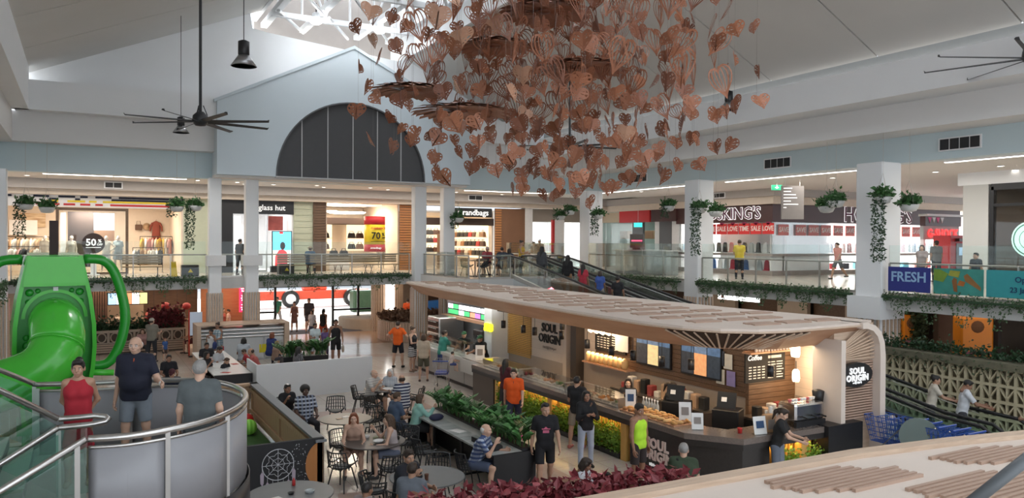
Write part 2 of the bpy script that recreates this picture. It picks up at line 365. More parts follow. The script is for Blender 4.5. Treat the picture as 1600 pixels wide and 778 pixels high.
# ---------------------------------------------------------------- columns
def column(x,y,sx,sy,n,z1=7.62,battens=True):
    c=MB().cbx(x -sx/2,x+sx/2,y -sy/2,y+sy/2,0,z1,.03).build('column',W);struct(c);c['label']=n
    if battens:
        m=MB().bx(-.03,.03,-.03,.03,0,2.75).mesh('batten',WOODL);k=5
        for i in range(k):
            t=(i+.5)/k -.5
            for px,py in ((x+t*sx,y -sy/2-.03),(x -sx/2-.03,y+t*sy),(x+sx/2+.03,y+t*sy)):place('batten',m,c,(px,py,0))
    return c
column(-2.75,34.6,.55,.55,'white column at the corner behind the green slide')
column(4.9,34.9,.5,.5,'white column beside the trailing basket over the planter');column(6.4,34.9,.54,.5,'white column in front of the black eyewear shop')
column(14.2,34.9,.6,.5,'white column beside the clearance sign shop');column(15.7,34.9,.6,.5,'white column by the gallery seats')
column(22.6,32.5,.85,.85,'white column at the far gallery corner',7.56);column(22.4,24.4,.85,.85,'white column beside the jewellery shop windows',7.56)
column(22.4,16.1,.95,.95,'broad white column beside the blue banner',7.56)
MB().bx(21.7,22.9,15.5,16.7,2.6,3.3).build('collar',W,bpy.data.objects['column.007'])
for x0,x1 in ((4.55,5.3),(6.0,6.8)):struct(MB().bx(x0,x1,34.5,35.1,3.9,4.35).build('trim_8',GREYW))
# ---------------------------------------------------------------- balustrades
GLASS=glass_mat('balustrade_glass',(.93,.97,.96),.03)
RAILM=mat('rail_metal',(.42,.40,.38),.35,metal=.9)
def balustrade(p,q,label,pane=1.3,top=4.93,rail=4.37,z=3.4,group='glass gallery balustrades',gm=None):
    L=math.hypot(q[0]-p[0],q[1]-p[1]);a=math.atan2(q[1]-p[1],q[0]-p[0])
    t=thing('balustrade',label,'balustrade',(p[0],p[1],z),a,group);n=max(1,round(L/pane));w_=L/n
    gme=MB().bx(.02,w_-.02,-.006,.006,.06,top -z).mesh('glass_panel',gm or GLASS)
    pme=MB().bx(-.02,.02,-.03,.03,0,rail -z).mesh('post',RAILM)
    for i in range(n):place('glass_panel',gme,t,(i*w_,0,0))
    for i in range(n+1):place('post',pme,t,(i*w_,.04,0))
    MB().tube([(0,.06,rail -z),(L,.06,rail -z)],.028,8).build('handrail',RAILM,t,True)
    MB().bx(0,L,-.02,.02,0,.06).build('base_channel',RAILM,t)
    return t
balustrade((-2.4,35.1),(4.6,35.1),'glass balustrade in front of the clothing shop');balustrade((5.2,35.1),(6.1,35.1),'short glass balustrade between the paired columns')
balustrade((6.7,35.1),(13.8,35.1),'glass balustrade in front of the eyewear and bag shops');balustrade((14.4,29.7),(14.4,34.6),'glass balustrade beside the gallery tables',top=4.5)
balustrade((14.7,29.35),(16.2,29.35),'glass balustrade at the travelator landing',.8,top=4.5)
balustrade((19.0,29.4),(19.0,34.9),'glass balustrade on the far edge of the travelator landing')
balustrade((19.1,35.1),(22.1,35.1),'glass balustrade beside the far corner column');balustrade((22.1,32),(22.1,24.9),'glass balustrade between the corner column and the jewellery shop column')
balustrade((22.1,23.9),(22.1,16.7),'glass balustrade in front of the jewellery shop windows',1.45);balustrade((22.1,15.5),(22.1,4),'glass balustrade that carries the blue banners',1.9)
balustrade((-2.75,33),(-2.75,18),'glass balustrade on the near side gallery behind the slide')
# ---------------------------------------------------------------- strip lights, downlights, vents
def strip(x0,y0,x1,y1,z,label):
    t=thing('strip_light',label,'light',((x0+x1)/2,(y0+y1)/2,z),math.atan2(y1-y0,x1-x0),'ceiling strip lights');L=math.hypot(x1-x0,y1-y0)
    MB().bx(-L/2,L/2,-.07,.07,-.015,.02).build('housing',W,t);MB().bx(-L/2+.02,L/2-.02,-.055,.055,-.03,-.015).build('diffuser',GLOW,t)
for i,(a,b) in enumerate(((-1.4,1.1),(1.12,3.9))):strip(a,35.72,b,35.72,7.6,'white strip light over the clothing shop gallery, %s section' %('corner','column')[i])
strip(17,35.72,22,35.72,7.6,'white strip light over the travelator landing')
for i,(a,b) in enumerate(((33,25.6),(24,17.3),(14.6,4))):strip(23.5,a,23.5,b,7.53,'white strip light on the side gallery, %s' %('beside the corner column','in front of the jewellery shop','above the hanging banners')[i])
DRING=MB().lathe([(.11,0),(.13,-.012),(.12,-.02),(.1,-.008)],n=14).mesh('trim_ring',W);DLENS=MB().lathe([(.1,-.012),(.02,-.02)],n=14).mesh('lens',DOWN)
def downlight(x,y,z,lb):
    t=thing('downlight',lb,'light',(x,y,z),0,'recessed downlights');place('trim_ring',DRING,t);place('lens',DLENS,t)
for i,(x,y) in enumerate([(-2,37.3),(2.6,36.6),(4.4,36.3),(6.1,36.6),(6.6,37.6),(7.8,37.1),(9.7,36.6),(10.3,37.6),(12.4,36.8),(13.6,37.6),(15,37.0),(17.4,37.5),(20.4,38.0),(14.9,36.2)]):downlight(x,y,7.61,'round white downlight in the back gallery ceiling, %s along the row' %ORD[i])
for i,(x,y) in enumerate([(24.6,31),(25.6,28),(24,25.6),(25.6,20.4),(26.5,16.8),(26.2,14.4),(25.4,13.0),(29.4,17.4),(28,14.9)]):downlight(x,y,7.54,'round white downlight in the side gallery ceiling, %s from the far corner' %ORD[i])
VENT=mat('vent_dark',(.02,.02,.022),.6)
def vent(loc,rz,label,w_=1.1,h=.34,n=4):
    t=thing('air_vent',label,'vent',loc,rz,'dark air vents with white frames')
    MB().bx(-w_/2,w_/2,-.03,0,-h/2,h/2).build('frame',W,t)
    for i in range(n):
        x=-w_/2+.04+i*(w_-.08)/n;MB().bx(x+.015,x+(w_-.08)/n -.015,-.04,-.028,-h/2+.04,h/2-.04).build('grille',VENT,t)
for y,nm in ((28.9,'first'),(20.6,'second'),(13.7,'third'),(24.6,'hidden')):
    if nm !='hidden':vent((22.79,y,7.98),-R(90),'dark four part air vent on the blue band, %s from the far corner' %nm,1.3,.4)
# ================================================================ upper level shops
def cmat(name,c,rough=.7,**k):return mat(name,c,rough,**k)
WARMW=cmat('warm_shop_wall',(.70,.60,.50));WHITEW=cmat('white_shop_wall',(.82,.82,.82));SHOPF=cmat('shop_floor',(.45,.36,.28),.25)
PGREEN=cmat('pale_green_wall',(.52,.55,.42));MAROON=cmat('maroon_fascia',(.055,.018,.018),.4);REDP=cmat('red_print',(.55,.02,.025),.5);YELP=cmat('yellow_print',(.80,.60,.02),.5)
NAVY=cmat('navy_print',(.012,.016,.04));WHT=mat('white_letters',(.85,.85,.85),.5,emit=.4,var=0,sample=False);INK=cmat('black_ink',(.01,.01,.01))
SHOPLT=mat('shop_light_panel',(1,.92,.8),.5,emit=6,var=0,sample=False);SHOPLW=mat('shop_light_white',(1,1,1),.5,emit=7,var=0,sample=False)
SHOPGL=glass_mat('shop_window_glass',(.96,.97,.97),.06)
def shop_shell(n,x0,x1,y0,y1,z1,wallm,side='y',light=(1,.86,.68),power=120,floor_m=None):
    """a shop interior: back wall, side walls, ceiling and floor finish behind an open front"""
    s=thing('wall_shop_%d' %n,None,None);s['kind']='structure'
    if side=='y':
        MB().bx(x0,x1,y1-.1,y1,3.4,z1).build('back_wall',wallm,s)
        MB().bx(x0,x0+.08,y0,y1-.1,3.4,z1).build('side_wall',wallm,s);MB().bx(x1-.08,x1,y0,y1-.1,3.4,z1).build('side_wall',wallm,s)
        area('shop_light',((x0+x1)/2,(y0+y1)/2-.6,z1-.12),(x1-x0)*.7,power,light,(0,0,0),(y1-y0)*.4)
    else:
        MB().bx(x1-.1,x1,y0,y1,3.4,z1).build('back_wall',wallm,s)
        MB().bx(x0,x1-.1,y0,y0+.08,3.4,z1).build('side_wall',wallm,s);MB().bx(x0,x1-.1,y1-.08,y1,3.4,z1).build('side_wall',wallm,s)
        area('shop_light',((x0+x1)/2-.5,(y0+y1)/2,z1-.12),(x1-x0)*.4,power,light,(0,0,0),(y1-y0)*.7)
    MB().bx(x0,x1,y0,y1,z1,z1+.1).build('shop_ceiling',CEIL,s);MB().bx(x0+.08,x1-.1,y0,y1-.1,3.4,3.41).build('shop_floor',floor_m or SHOPF,s)
    return s
# drop bulkhead above the back shops
struct(MB().bx(-20,29,38.9,40.2,7.2,7.62).build('wall_back_drop',TAUPE));struct(MB().bx(-20,29,39.4,40.2,6.97,7.2).build('trim_9',WARMW))
struct(MB().bx(28.2,29.2,26.7,47,7.2,7.55).build('wall_right_drop',TAUPE));struct(MB().bx(28.6,29.2,26.7,47,6.85,7.2).build('trim_10',WARMW))
struct(MB().bx(28.2,50,25.7,26.7,7.2,7.55).build('wall_right_drop_side',TAUPE));struct(MB().bx(28.6,50,26.1,26.7,6.85,7.2).build('trim_11',WARMW))
vent((1.2,38.89,7.42),0,'dark air vent over the clothing shop',.75,.3,2);vent((19.2,38.89,7.42),0,'dark air vent over the bag shop sign',.9,.3,2);vent((28.19,29.2,7.37),-R(90),'dark air vent above the jewellery sign',.8,.28,2)
# --- clothing shop
shop_shell(1,-3.6,4.2,40,46,6.97,WARMW,power=330)
struct(MB().bx(-3.6,4.2,39.95,40.1,6.45,6.97).build('wall_shop_band',WHITEW))
cs=thing('shop_sign','checkered white navy yellow and red stripe sign over the clothing shop','sign',(0,39.95,0))
for z,c,segs in ((6.86,NAVY,[(-3.2,-2.7),(-1.9,-1.3),(-.95,-.3),(-.1,.2),(.5,1.15),(1.45,4.2)]),(6.75,NAVY,[(-1.3,-.95),(-.3,-.1),(1.15,4.2)]),(6.66,YELP,[(-1.4,-.95),(-.6,.1),(.25,.55),(.8,4.2)]),(6.52,REDP,[(-1.8,-1.5),(-1.3,-.9),(-.75,-.3),(-.1,.3),(.5,.8),(1.1,4.2)])):
    for a,b in segs:MB().bx(a,b,-.03,0,z,z+.085).build('stripe',c,cs)
FRAMEB=wood_mat('brown_window_frame',(.10,.06,.035),(.15,.09,.055))
def frame(name,label,cat,x0,x1,z0,z1,y,m,w_=.12,glass=True):
    t=thing(name,label,cat,(0,y,0))
    MB().bx(x0,x0+w_,-.06,.06,z0,z1).build('jamb',m,t);MB().bx(x1-w_,x1,-.06,.06,z0,z1).build('jamb',m,t);MB().bx(x0+w_,x1-w_,-.06,.06,z1-w_,z1).build('head',m,t)
    MB().bx(x0+w_,x1-w_,-.06,.06,z0,z0+.08).build('sill',m,t)
    if glass:MB().bx(x0+w_,x1-w_,-.01,.01,z0+.08,z1-w_).build('glass',SHOPGL,t)
    return t
frame('window_2','brown framed display window of the clothing shop','window',-1.05,1.85,3.42,6.42,40.0,FRAMEB)['kind']='structure'
# window posters: dark panel and sunlit panel
ps=thing('window_poster','dark poster panel with white model figures in the clothing shop window','poster',(-.05,40.9,3.42))
MB().bx(-.55,.5,0,.04,.3,2.85).build('panel',cmat('poster_dark',(.06,.04,.035)),ps)
MB().bx(.5,1.35,0,.04,1.5,2.8).build('panel',cmat('poster_sky',(.35,.5,.62)),ps);MB().bx(.5,1.35,-.005,.04,1.5,2.0).build('panel',cmat('poster_timber',(.25,.14,.08)),ps)
MB().bx(-.85,-.62,0,.03,.4,2.8).build('panel',WHITEW,ps)
area('window_spot',(.4,40.5,6.3),1.6,90,(1,.9,.75),(R(12),0,0),.3)
def round_sign(loc,label):
    t=thing('sale_disc',label,'sign',loc);DK=cmat('sign_brown',(.035,.022,.02))
    b=MB();n=28;b.loft([[(.46*math.cos(2*math.pi*i/n),y,.46*math.sin(2*math.pi*i/n)) for i in range(n)] for y in (-.02,.02)]);b.build('disc',DK,t)
    lettering('50',.42,WHT,t,(-.1,-.03,.03),bold=.012);lettering('%',.2,WHT,t,(.25,-.03,.1),bold=.006);lettering('OFF',.13,WHT,t,(.25,-.03,-.06),bold=.004)
    MB().bx(-.3,.3,-.03,-.02,-.2,-.17).build('rule',WHT,t);MB().bx(-.12,.12,-.02,.02,-1.4,-.44).build('stand',WHITEW,t);MB().bx(-.25,.25,-.15,.15,-1.42,-1.38).build('foot',WHITEW,t)
round_sign((.42,39.5,4.82),'round dark fifty percent off sign on a stand')
GC={'cream':(.62,.52,.42),'white':(.75,.73,.7),'rust red':(.28,.07,.05),'mustard yellow':(.55,.36,.08),'tan':(.42,.28,.17),'charcoal':(.05,.05,.055),'dusty pink':(.55,.30,.28),'olive':(.16,.16,.09)}
for k,c in GC.items():cmat('cloth_' +k.replace(' ','_'),c,.9,bump=.3,scale=12)
def garment_mesh(k):
    b=MB();n=9
    def ring(z,w_,d):return [(w_*math.cos(2*math.pi*i/n),d*math.sin(2*math.pi*i/n)*(1+.25*math.sin(3*i)),z) for i in range(n)]
    b.loft([ring(-1.0,.24,.07),ring(-.6,.2,.06),ring(-.25,.2,.05),ring(-.1,.21,.045),ring(-.03,.1,.03),ring(0,.03,.02)])
    for s in (-1,1):b.tube([(s*.17,0,-.1),(s*.27,.01,-.3),(s*.29,.02,-.55)],[.06,.055,.045],6)
    b.tube([(0,0,-.02),(0,0,.05),(.02,0,.08)],.008,5)
    return b.mesh('garment',MATS['cloth_' +k.replace(' ','_')],True)
GM={k:garment_mesh(k) for k in GC}
def clothes_rack(loc,L,h,label,cols,rz=0.):
    t=thing('clothes_rack',label,'clothes rack',loc,rz);b=MB()
    MB().tube([(-L/2,0,0),(-L/2,0,h)],.018,6).build('upright',BLACK,t);MB().tube([(L/2,0,0),(L/2,0,h)],.018,6).build('upright',BLACK,t)
    MB().tube([(-L/2,0,h),(L/2,0,h)],.018,6).build('rail',BLACK,t)
    for s in (-1,1):MB().bx(s*L/2-.02,s*L/2+.02,-.25,.25,0,.03).build('foot',BLACK,t)
    n=int(L/.16)
    for i in range(n):
        c=cols[(i*7+i//3)%len(cols)];x=-L/2+.1+i*(L -.2)/max(1,n -1);px=x*math.cos(rz);py=x*math.sin(rz)
        g=place('garment',GM[c],None,(loc[0]+px,loc[1]+py,loc[2]+h -.09),rz+R(70+20*math.sin(i*2.3)));g.scale=(.9,.9,.9 if h>1.3 else .75)
        tag(g,'%s garment on the %s, %s along the rail' %(c,label,ORD[i]),'garment','garments hanging in the clothing shop')
clothes_rack((-2.4,41.2,3.41),1.7,1.25,'low clothes rack by the corner column',['charcoal','dusty pink','white','tan'])
clothes_rack((-2.3,43.0,3.41),1.8,1.7,'tall clothes rack in the shop corner',['cream','tan','white'])
clothes_rack((2.75,41.3,3.41),1.3,1.2,'low clothes rack at the shop entrance',['white','cream','tan','charcoal'])
clothes_rack((3.3,43.6,3.41),1.5,1.75,'tall clothes rack along the shop side',['mustard yellow','cream','dusty pink','white'])
for (x,z,c,n) in ((2.6,5.7,'tan','brown bag'),(3.0,5.7,'tan','straw hat'),(3.45,5.6,'rust red','rust top')):
    if n=='straw hat':tag(MB().lathe([(.2,0),(.19,.02),(.1,.03),(.1,.11),(.03,.14)],n=14).build('straw_hat',MATS['cloth_tan'],None,True,(x,45.8,z)),'straw hat on the clothing shop back wall','hat').rotation_euler=(R(75),0,0)
    elif c=='rust red':tag(place('garment',GM[c],None,(x,45.75,z+.4)),'rust red top hung on the clothing shop back wall','garment')
    else:tag(MB().cbx(-.17,.17,-.06,.06,-.2,.1,.03).tube([(-.1,0,.08),(-.08,0,.28),(.08,0,.28),(.1,0,.08)],.012,5).build('shoulder_bag',cmat('brown_leather',(.11,.05,.025),.45),None,False,(x,45.7,z)),'brown shoulder bag on the clothing shop back wall','bag')
tag(MB().bx(-.6,.6,-.2,.2,0,.03).bx(-.6,.6,.18,.2,0,.75).build('display_shelf',WHITEW,None,False,(-2.6,45.6,5.2)),'white wall shelf in the clothing shop corner','shelf')
tag(MB().bx(-.55,.55,0,.05,0,.7).build('wall_picture',wood_mat('picture_print',(.35,.2,.1),(.75,.6,.4),1.5),None,False,(-2.2,45.8,5.6)),'warm toned landscape picture in the clothing shop','picture')
struct(MB().bx(4.2,5.7,40,40.3,3.4,6.97).build('wall_shop_pale',PGREEN))
# --- eyewear shop: black fascia, glass front, screen
shop_shell(2,5.7,9.4,40,46,6.9,WHITEW,light=(1,.97,.95),power=130,floor_m=WHITEW)
es=thing('shop_fascia','black shop fascia with white eyewear shop lettering','sign',(0,39.9,0))
MB().bx(5.75,9.4,0,.12,6.3,6.97).build('panel',BLACK,es);MB().bx(5.75,6.45,0,.12,3.4,6.3).build('side_panel',BLACK,es)
lettering('sunglass hut',.38,WHT,es,(8.05,-.02,6.62),bold=.004)
frame('window_3','glass shopfront under the black fascia','window',6.45,8.1,3.42,6.3,40.0,STEEL,.05)['kind']='structure'
def screen(name,label,x0,x1,z0,z1,y,rz=0,mats=None):
    t=thing(name,label,'screen',(0,y,0),rz);MB().bx(x0-.04,x1+.04,0,.1,z0-.04,z1+.04).build('bezel',BLACK,t);return t
sky=mat('screen_blue',(.12,.55,.85),.4,emit=1.3,var=.2,scale=2,sample=False);scr=mat('screen_red',(.65,.05,.06),.4,emit=.8,var=.15,sample=False);scs=mat('screen_sand',(.75,.7,.62),.4,emit=1,sample=False);scd=mat('screen_dark',(.03,.02,.02),.4,emit=.1,sample=False)
t=screen('advert_screen','tall advertising screen showing a man in red against blue sky',8.3,9.2,3.72,5.42,39.6)
MB().bx(8.3,9.2,-.006,0,4.5,5.42).build('picture',sky,t);MB().bx(8.3,9.2,-.006,0,3.72,4.5).build('picture',scs,t)
MB().prism([(8.4,3.72),(9.0,3.72),(9.02,4.2),(8.98,4.4),(8.8,4.55),(8.6,4.5),(8.42,4.2)],-.012,-.006,'y').build('figure',scr,t)
MB().prism([(8.78+.13*math.cos(a*.628),4.72+.2*math.sin(a*.628)) for a in range(10)],-.014,-.006,'y').build('figure',scd,t);MB().bx(8.62,8.8,-.014,-.006,5.32,5.42).build('logo',scr,t);MB().bx(8.2,9.3,-.1,.2,3.4,3.7).build('plinth',BLACK,t)
pp=thing('wall_poster','pink and red portrait poster inside the eyewear shop','poster',(8.75,41.2,5.9));MB().bx(-.35,.4,0,.03,-.4,.35).build('panel',cmat('poster_pink',(.5,.12,.1),var=.5,scale=3),pp)
tag(MB().bx(-.6,.6,0,.06,0,1.9).build('eyewear_display',mat('eyewear_panel',(.8,.82,.85),.4,emit=.8,var=.25,scale=9,sample=False),None,False,(6.9,44,4.4)),'white lit eyewear display panel','display')
struct(MB().bx(9.4,10.4,40,40.3,3.4,6.97).build('wall_shop_green',PGREEN))
b=MB()
gp=thing('wall_shop_cladding',None,None);gp['kind']='structure'
for i in range(11):MB().bx(9.42,10.36,39.96,40,3.5+i*.31,3.79+i*.31).build('plank',PGREEN,gp)
def slat_panel(x0,x1,y,z0,z1,m,n,label,nm='slat_screen'):
    t=thing(nm,label,'panel',(0,y,0));MB().bx(x0,x1,.03,.12,z0,z1).build('backing',WOODD,t);h=(z1-z0)/n
    me=MB().bx(x0,x1,0,.03,0,h*.72).mesh('slat',m)
    for i in range(n):place('slat',me,t,(0,0,z0+i*h))
    return t
slat_panel(10.4,11.05,39.85,3.4,6.97,WOODD,26,'dark timber slat panel at the bag shop entrance');slat_panel(15.1,15.95,39.85,3.4,6.97,WOODO,26,'orange timber slat panel beside the clearance shop')
# --- bag shop
shop_shell(3,11.05,15.1,40,46,6.97,WARMW,power=250);
DKB=cmat('dark_brown_band',(.06,.035,.025));LEA={'black':(.015,.014,.014),'tan':(.25,.12,.05),'brown':(.08,.035,.02),'red':(.3,.02,.02),'cream':(.5,.42,.33)}
def bag_mesh(k,s=1.):
    b=MB();w_,h,d=.2*s,.26*s,.08*s
    b.loft([[(x*w_*f,y*d*f,z) for x,y in ((-1,-1),(-.5,-1.15),(.5,-1.15),(1,-1),(1,1),(.5,1.15),(-.5,1.15),(-1,1))] for z,f in ((0,.95),(.03,1.02),(h*.7,.9),(h,.75))])
    for y in (-.4,.4):b.tube([(-w_*.5,y*d,h*.9),(-w_*.4,y*d,h*1.35),(w_*.4,y*d,h*1.35),(w_*.5,y*d,h*.9)],.011*s,5)
    return b.mesh('handbag',cmat('leather_' +k,LEA[k],.4))
BAGM={k:bag_mesh(k,1.15) for k in LEA}
def bag_wall(x0,x1,y,rows,where,seq,step=.5):
    t=thing('display_shelf','lit wall shelving in the %s' %where,'shelf',(0,y,0));MB().bx(x0,x1,.02,.06,rows[0]-.1,rows[-1]+.9).build('back_panel',mat('lit_shelf_back',(1,.86,.62),.6,emit=.9,sample=False),t)
    k=0
    for z in rows:
        MB().bx(x0,x1,-.3,.02,z -.03,z).build('shelf_board',WARMW,t);n=int((x1-x0)/step)
        for i in range(n):
            c=seq[k%len(seq)];k+=1
            tag(place('handbag',BAGM[c],None,(x0+step*(i+.5),y -.15,z),R(random.uniform(-15,15))),'%s handbag in the %s, %s on the %s shelf' %(c,where,ORD[i],['lowest','second','top'][rows.index(z)]),'handbag','handbags in the %s' %where)
bag_wall(11.3,13.0,45.6,(4.5,5.15),'clearance bag shop',['black','black','brown','black','cream']);bag_wall(13.9,15.0,45.6,(4.5,5.15),'clearance bag shop corner',['black','tan','black','brown'])
struct(MB().bx(11.05,15.1,43.4,45.9,5.95,6.3).build('trim_12',DKB))
for (x,y,w_,lb) in ((11.7,41.2,.5,'round'),(13.0,42.6,1.9,'long')):tag(MB().lathe([(.1+w_*.5,0),(w_*.5,-.08),(w_*.35,-.1)],n=20).build('ceiling_lamp',SHOPLT,None,False,(x,y,6.6)),'%s glowing ceiling lamp in the clearance bag shop' %lb,'lamp')
cl=thing('clearance_sign','red and yellow clearance drum sign hanging in the bag shop','sign',(13.45,39.2,4.42))
def drum(r,z0,z1,m,nm):MB().lathe([(r,z0),(r,z1)],n=24).build(nm,m,cl,True)
drum(.55,.0,.38,REDP,'band');drum(.545,.38,1.42,YELP,'drum');drum(.55,1.42,1.85,REDP,'band')
lettering('70',.5,INK,cl,(-.12,-.56,.82),bold=.008);lettering('%',.22,INK,cl,(.3,-.48,.9),bold=.005);lettering('OFF',.13,INK,cl,(.3,-.48,.72),bold=.003);lettering('CLEARANCE',.14,REDP,cl,(0,-.565,1.22),bold=.003)
MB().bx(-.4,.4,-.57,-.54,.52,.54).build('rule',INK,cl);lettering('strandbags',.14,WHT,cl,(-.12,-.57,.2))
for s in (-1,1):MB().tube([(s*.4,0,1.85),(s*.4,0,2.9)],.008,5).build('wire',STEEL,cl)
tag(MB().cbx(-.55,.55,-.35,.35,0,.75,.03).build('display_plinth',WHITEW,None,False,(12.0,41.0,3.41)),'white display plinth with black bags at the bag shop front','plinth')
for i,x in enumerate((11.75,12.3)):tag(place('handbag',BAGM['black'],None,(x,40.9,4.16)),'black handbag on the white plinth, %s' %('by the slat panel','by the clearance sign')[i],'handbag')
# --- second bag shop bay behind the paired columns
shop_shell(4,15.95,20.9,40,46,6.6,WARMW,power=230)
sb=thing('shop_sign','black sign with glowing white bag shop lettering','sign',(0,39.3,0));MB().cbx(17.6,20.5,0,.12,6.36,6.86,.05).build('panel',BLACK,sb);lettering('strandbags',.46,WHT,sb,(19.25,-.02,6.6),bold=.006)
MB().bx(16,20.9,.6,.9,5.9,6.3).build('valance',DKB,sb)
bag_wall(16.2,20.6,45.4,(4.3,4.9,5.4),'strap bag shop',['black','brown','tan','black','red','brown'],.45)
ssh=thing('display_shelf','lit side wall shelving full of bags beside the orange slats','shelf',(20.78,0,0));MB().bx(0,.04,40.4,45.4,4.0,6.0).build('back_panel',MATS['lit_shelf_back'],ssh)
for r,z in enumerate((4.15,4.7,5.25)):
    MB().bx(-.32,0,40.4,45.4,z -.03,z).build('shelf_board',WARMW,ssh)
    for i in range(9):c=['black','brown','tan','black','red','cream','black'][(i*3+r)%7];tag(place('handbag',BAGM[c],None,(20.6,40.7+i*.54,z),R(90)),'%s handbag on the side wall shelving, %s on the %s shelf' %(c,ORD[i],('lowest','middle','top')[r]),'handbag','handbags on the side wall shelving')
st=thing('display_shelf','open shelf tower with bags near the shop sign','shelf',(18.4,41.2,3.41))
for z in (.5,1.0,1.5,1.95):MB().bx(-.4,.4,-.2,.2,z,z+.03).build('shelf_board',WOODD,st)
for s in (-1,1):MB().bx(s*.4-.02,s*.4+.02,-.2,.2,0,2.0).build('side',WOODD,st)
for i,(z,c) in enumerate(((.53,'red'),(1.03,'black'),(1.53,'brown'))):tag(place('handbag',BAGM[c],None,(18.4,41.1,3.41+z)),'%s handbag on the open shelf tower' %c,'handbag')
slat_panel(20.9,21.3,39.7,3.4,6.9,WOODO,24,'narrow orange slat panel by the travelator landing');struct(MB().bx(21.3,22.9,39.75,40.2,3.4,6.9).build('wall_shop_brown',cmat('brown_panel',(.22,.11,.06))))
struct(MB().bx(22.9,23.4,39.7,40.2,3.4,6.97).build('wall_shop_white',WHITEW))
# --- white lit corner shop
shop_shell(5,23.4,29,41,47,6.9,WHITEW,light=(.95,1,1),power=260,floor_m=WHITEW)
struct(MB().bx(23.4,29,40.6,41,6.2,6.97).build('wall_shop_header',cmat('shop_header',(.30,.26,.22))));
for i,(x,c) in enumerate(((24.3,'white'),(25.2,'charcoal'),(26.6,'white'),(27.6,'cream'))):tag(place('garment',GM[c],None,(x,44,5.3)),'%s garment displayed in the white corner shop, %s along' %(c,ORD[i]),'garment')
rs=thing('pylon_sign','tall narrow white sign with a red edge beside the far column','sign',(25.1,39.4,3.4));MB().bx(-.35,.35,0,.15,0,2.9).build('board',WHITEW,rs);MB().bx(-.5,-.35,-.02,.16,0,2.9).build('red_edge',REDP,rs)
# --- side gallery far end: pharmacy style front and red sign
shop_shell(6,29.3,35,35.2,42.4,6.9,cmat('cool_shop_wall',(.45,.52,.5)),'x',(.85,1,.95),100)
ph=thing('shop_sign','white header sign with dark letters by the far column','sign',(28.95,41.9,6.5));MB().bx(0,.1,-1.3,.9,-.3,.3).build('panel',WHITEW,ph);lettering('CY',.42,INK,ph,(-.01,-.75,0),(R(90),0,-R(90)))
tb=thing('timber_header','woven twig panel above the far shop front','panel',(28.95,40,6.5));MB().bx(0,.1,-1.4,.9,-.3,.3).build('panel',wood_mat('twig',(.3,.22,.14),(.6,.5,.38),8),tb)
rr=thing('shop_sign','plain red shop sign on the side gallery','sign',(28.8,37.0,6.56));MB().bx(0,.12,-1.5,1.4,-.4,.4).build('panel',REDP,rr);mr=thing('shop_sign','plain maroon shop sign beside the red one','sign',(28.8,34.3,6.56));MB().bx(0,.12,-1.1,1.05,-.4,.4).build('panel',MAROON,mr)
bp=thing('barber_pole','red and white diagonal striped pole panel by the far shop','sign',(28.9,40.6,3.4));
for i in range(12):MB().prism([(-.2,.1+i*.22),(.2,.3+i*.22),(.2,.42+i*.22),(-.2,.22+i*.22)],0,.06,'x').build('stripe',REDP if i%2 else NAVY,bp)
MB().bx(.06,.1,-.22,.22,0,2.9).build('board',WHITEW,bp)
for i,(y0,y1,m) in enumerate(((36.6,37.6,DARKG),(35.1,35.5,WHITEW),(34.0,35.1,DARKG),(33.35,34.0,WHITEW))):struct(MB().bx(29.2,29.35,y0,y1,3.4,6.2).build('wall_shop_pier',m))
struct(MB().bx(29.2,29.3,37.6,42,3.4,6.3).build('window_4',SHOPGL))
for i in range(9):
    z=3.6+(i%3)*.8;y=38+(i//3)*1.3
    tag(MB().cbx(-.2,.2,-.4,.4,0,.5,.02).build('stock_box',cmat('stock_%d' %(i%3),[(.7,.75,.75),(.1,.14,.14),(.4,.25,.15)][i%3]),None,False,(31+(i%2),y,z)),'%s stock carton in the far glazed shop, %s in the stack' %(['pale','dark','brown'][i%3],ORD[i]),'carton','cartons stacked in the far glazed shop')
kd=thing('service_desk','pale glass service desk behind the side balustrade','desk',(24.6,30.6,3.4));MB().cbx(-.4,.4,-2.0,2.0,0,1.15,.04).build('body',cmat('desk_grey',(.5,.55,.55),.3),kd);MB().bx(-.5,.5,-2.1,2.1,1.15,1.2).build('top',W,kd)
dm=thing('desk_monitor','dark monitor with a red line standing on the service desk','monitor',(24.6,31.3,4.6));MB().bx(-.03,.03,-.55,.55,.1,.8).build('screen',DARKG,dm);MB().bx(-.04,-.03,-.45,.4,.42,.5).build('caption',mat('pink_text',(.8,.1,.2),.5,emit=1,sample=False),dm);MB().bx(-.1,.1,-.15,.15,0,.1).build('foot',BLACK,dm)
# --- jewellery shop
shop_shell(7,29.2,33.4,26.75,33.3,6.85,WHITEW,'x',(1,.98,.96),800,WHITEW);shop_shell(8,30,45,26.75,31,6.85,WHITEW,'y',(1,.97,.94),1500,WHITEW)
js=thing('shop_fascia','maroon fascia with white outlined jewellery shop name facing the atrium','sign',(28.9,0,0));MB().bx(0,.3,26.7,33.3,6.0,6.85).build('panel',MAROON,js)
LWH=mat('letter_white',(.9,.88,.9),.5,emit=.5,var=0,sample=False);LPK=cmat('letter_plum',(.10,.02,.05))
def outlined(s,size,t,loc,rot,off):
    lettering(s,size,LWH,t,loc,rot,bold=.028,name='letter_outline');lettering(s,size,LPK,t,(loc[0]+off[0],loc[1]+off[1],loc[2]),rot,bold=-.004)
outlined("HOSKING'S",.84,js,(-.03,29.25,6.42),(R(90),0,-R(90)),(-.02,0))
j2=thing('shop_fascia','maroon fascia with white outlined jewellery shop name facing the side mall','sign',(0,26.4,0));MB().bx(28.9,44,0,.3,6.0,6.85).build('panel',MAROON,j2);outlined("HOSKING'S",1.1,j2,(36.75,-.03,6.42),(R(90),0,0),(0,-.02))
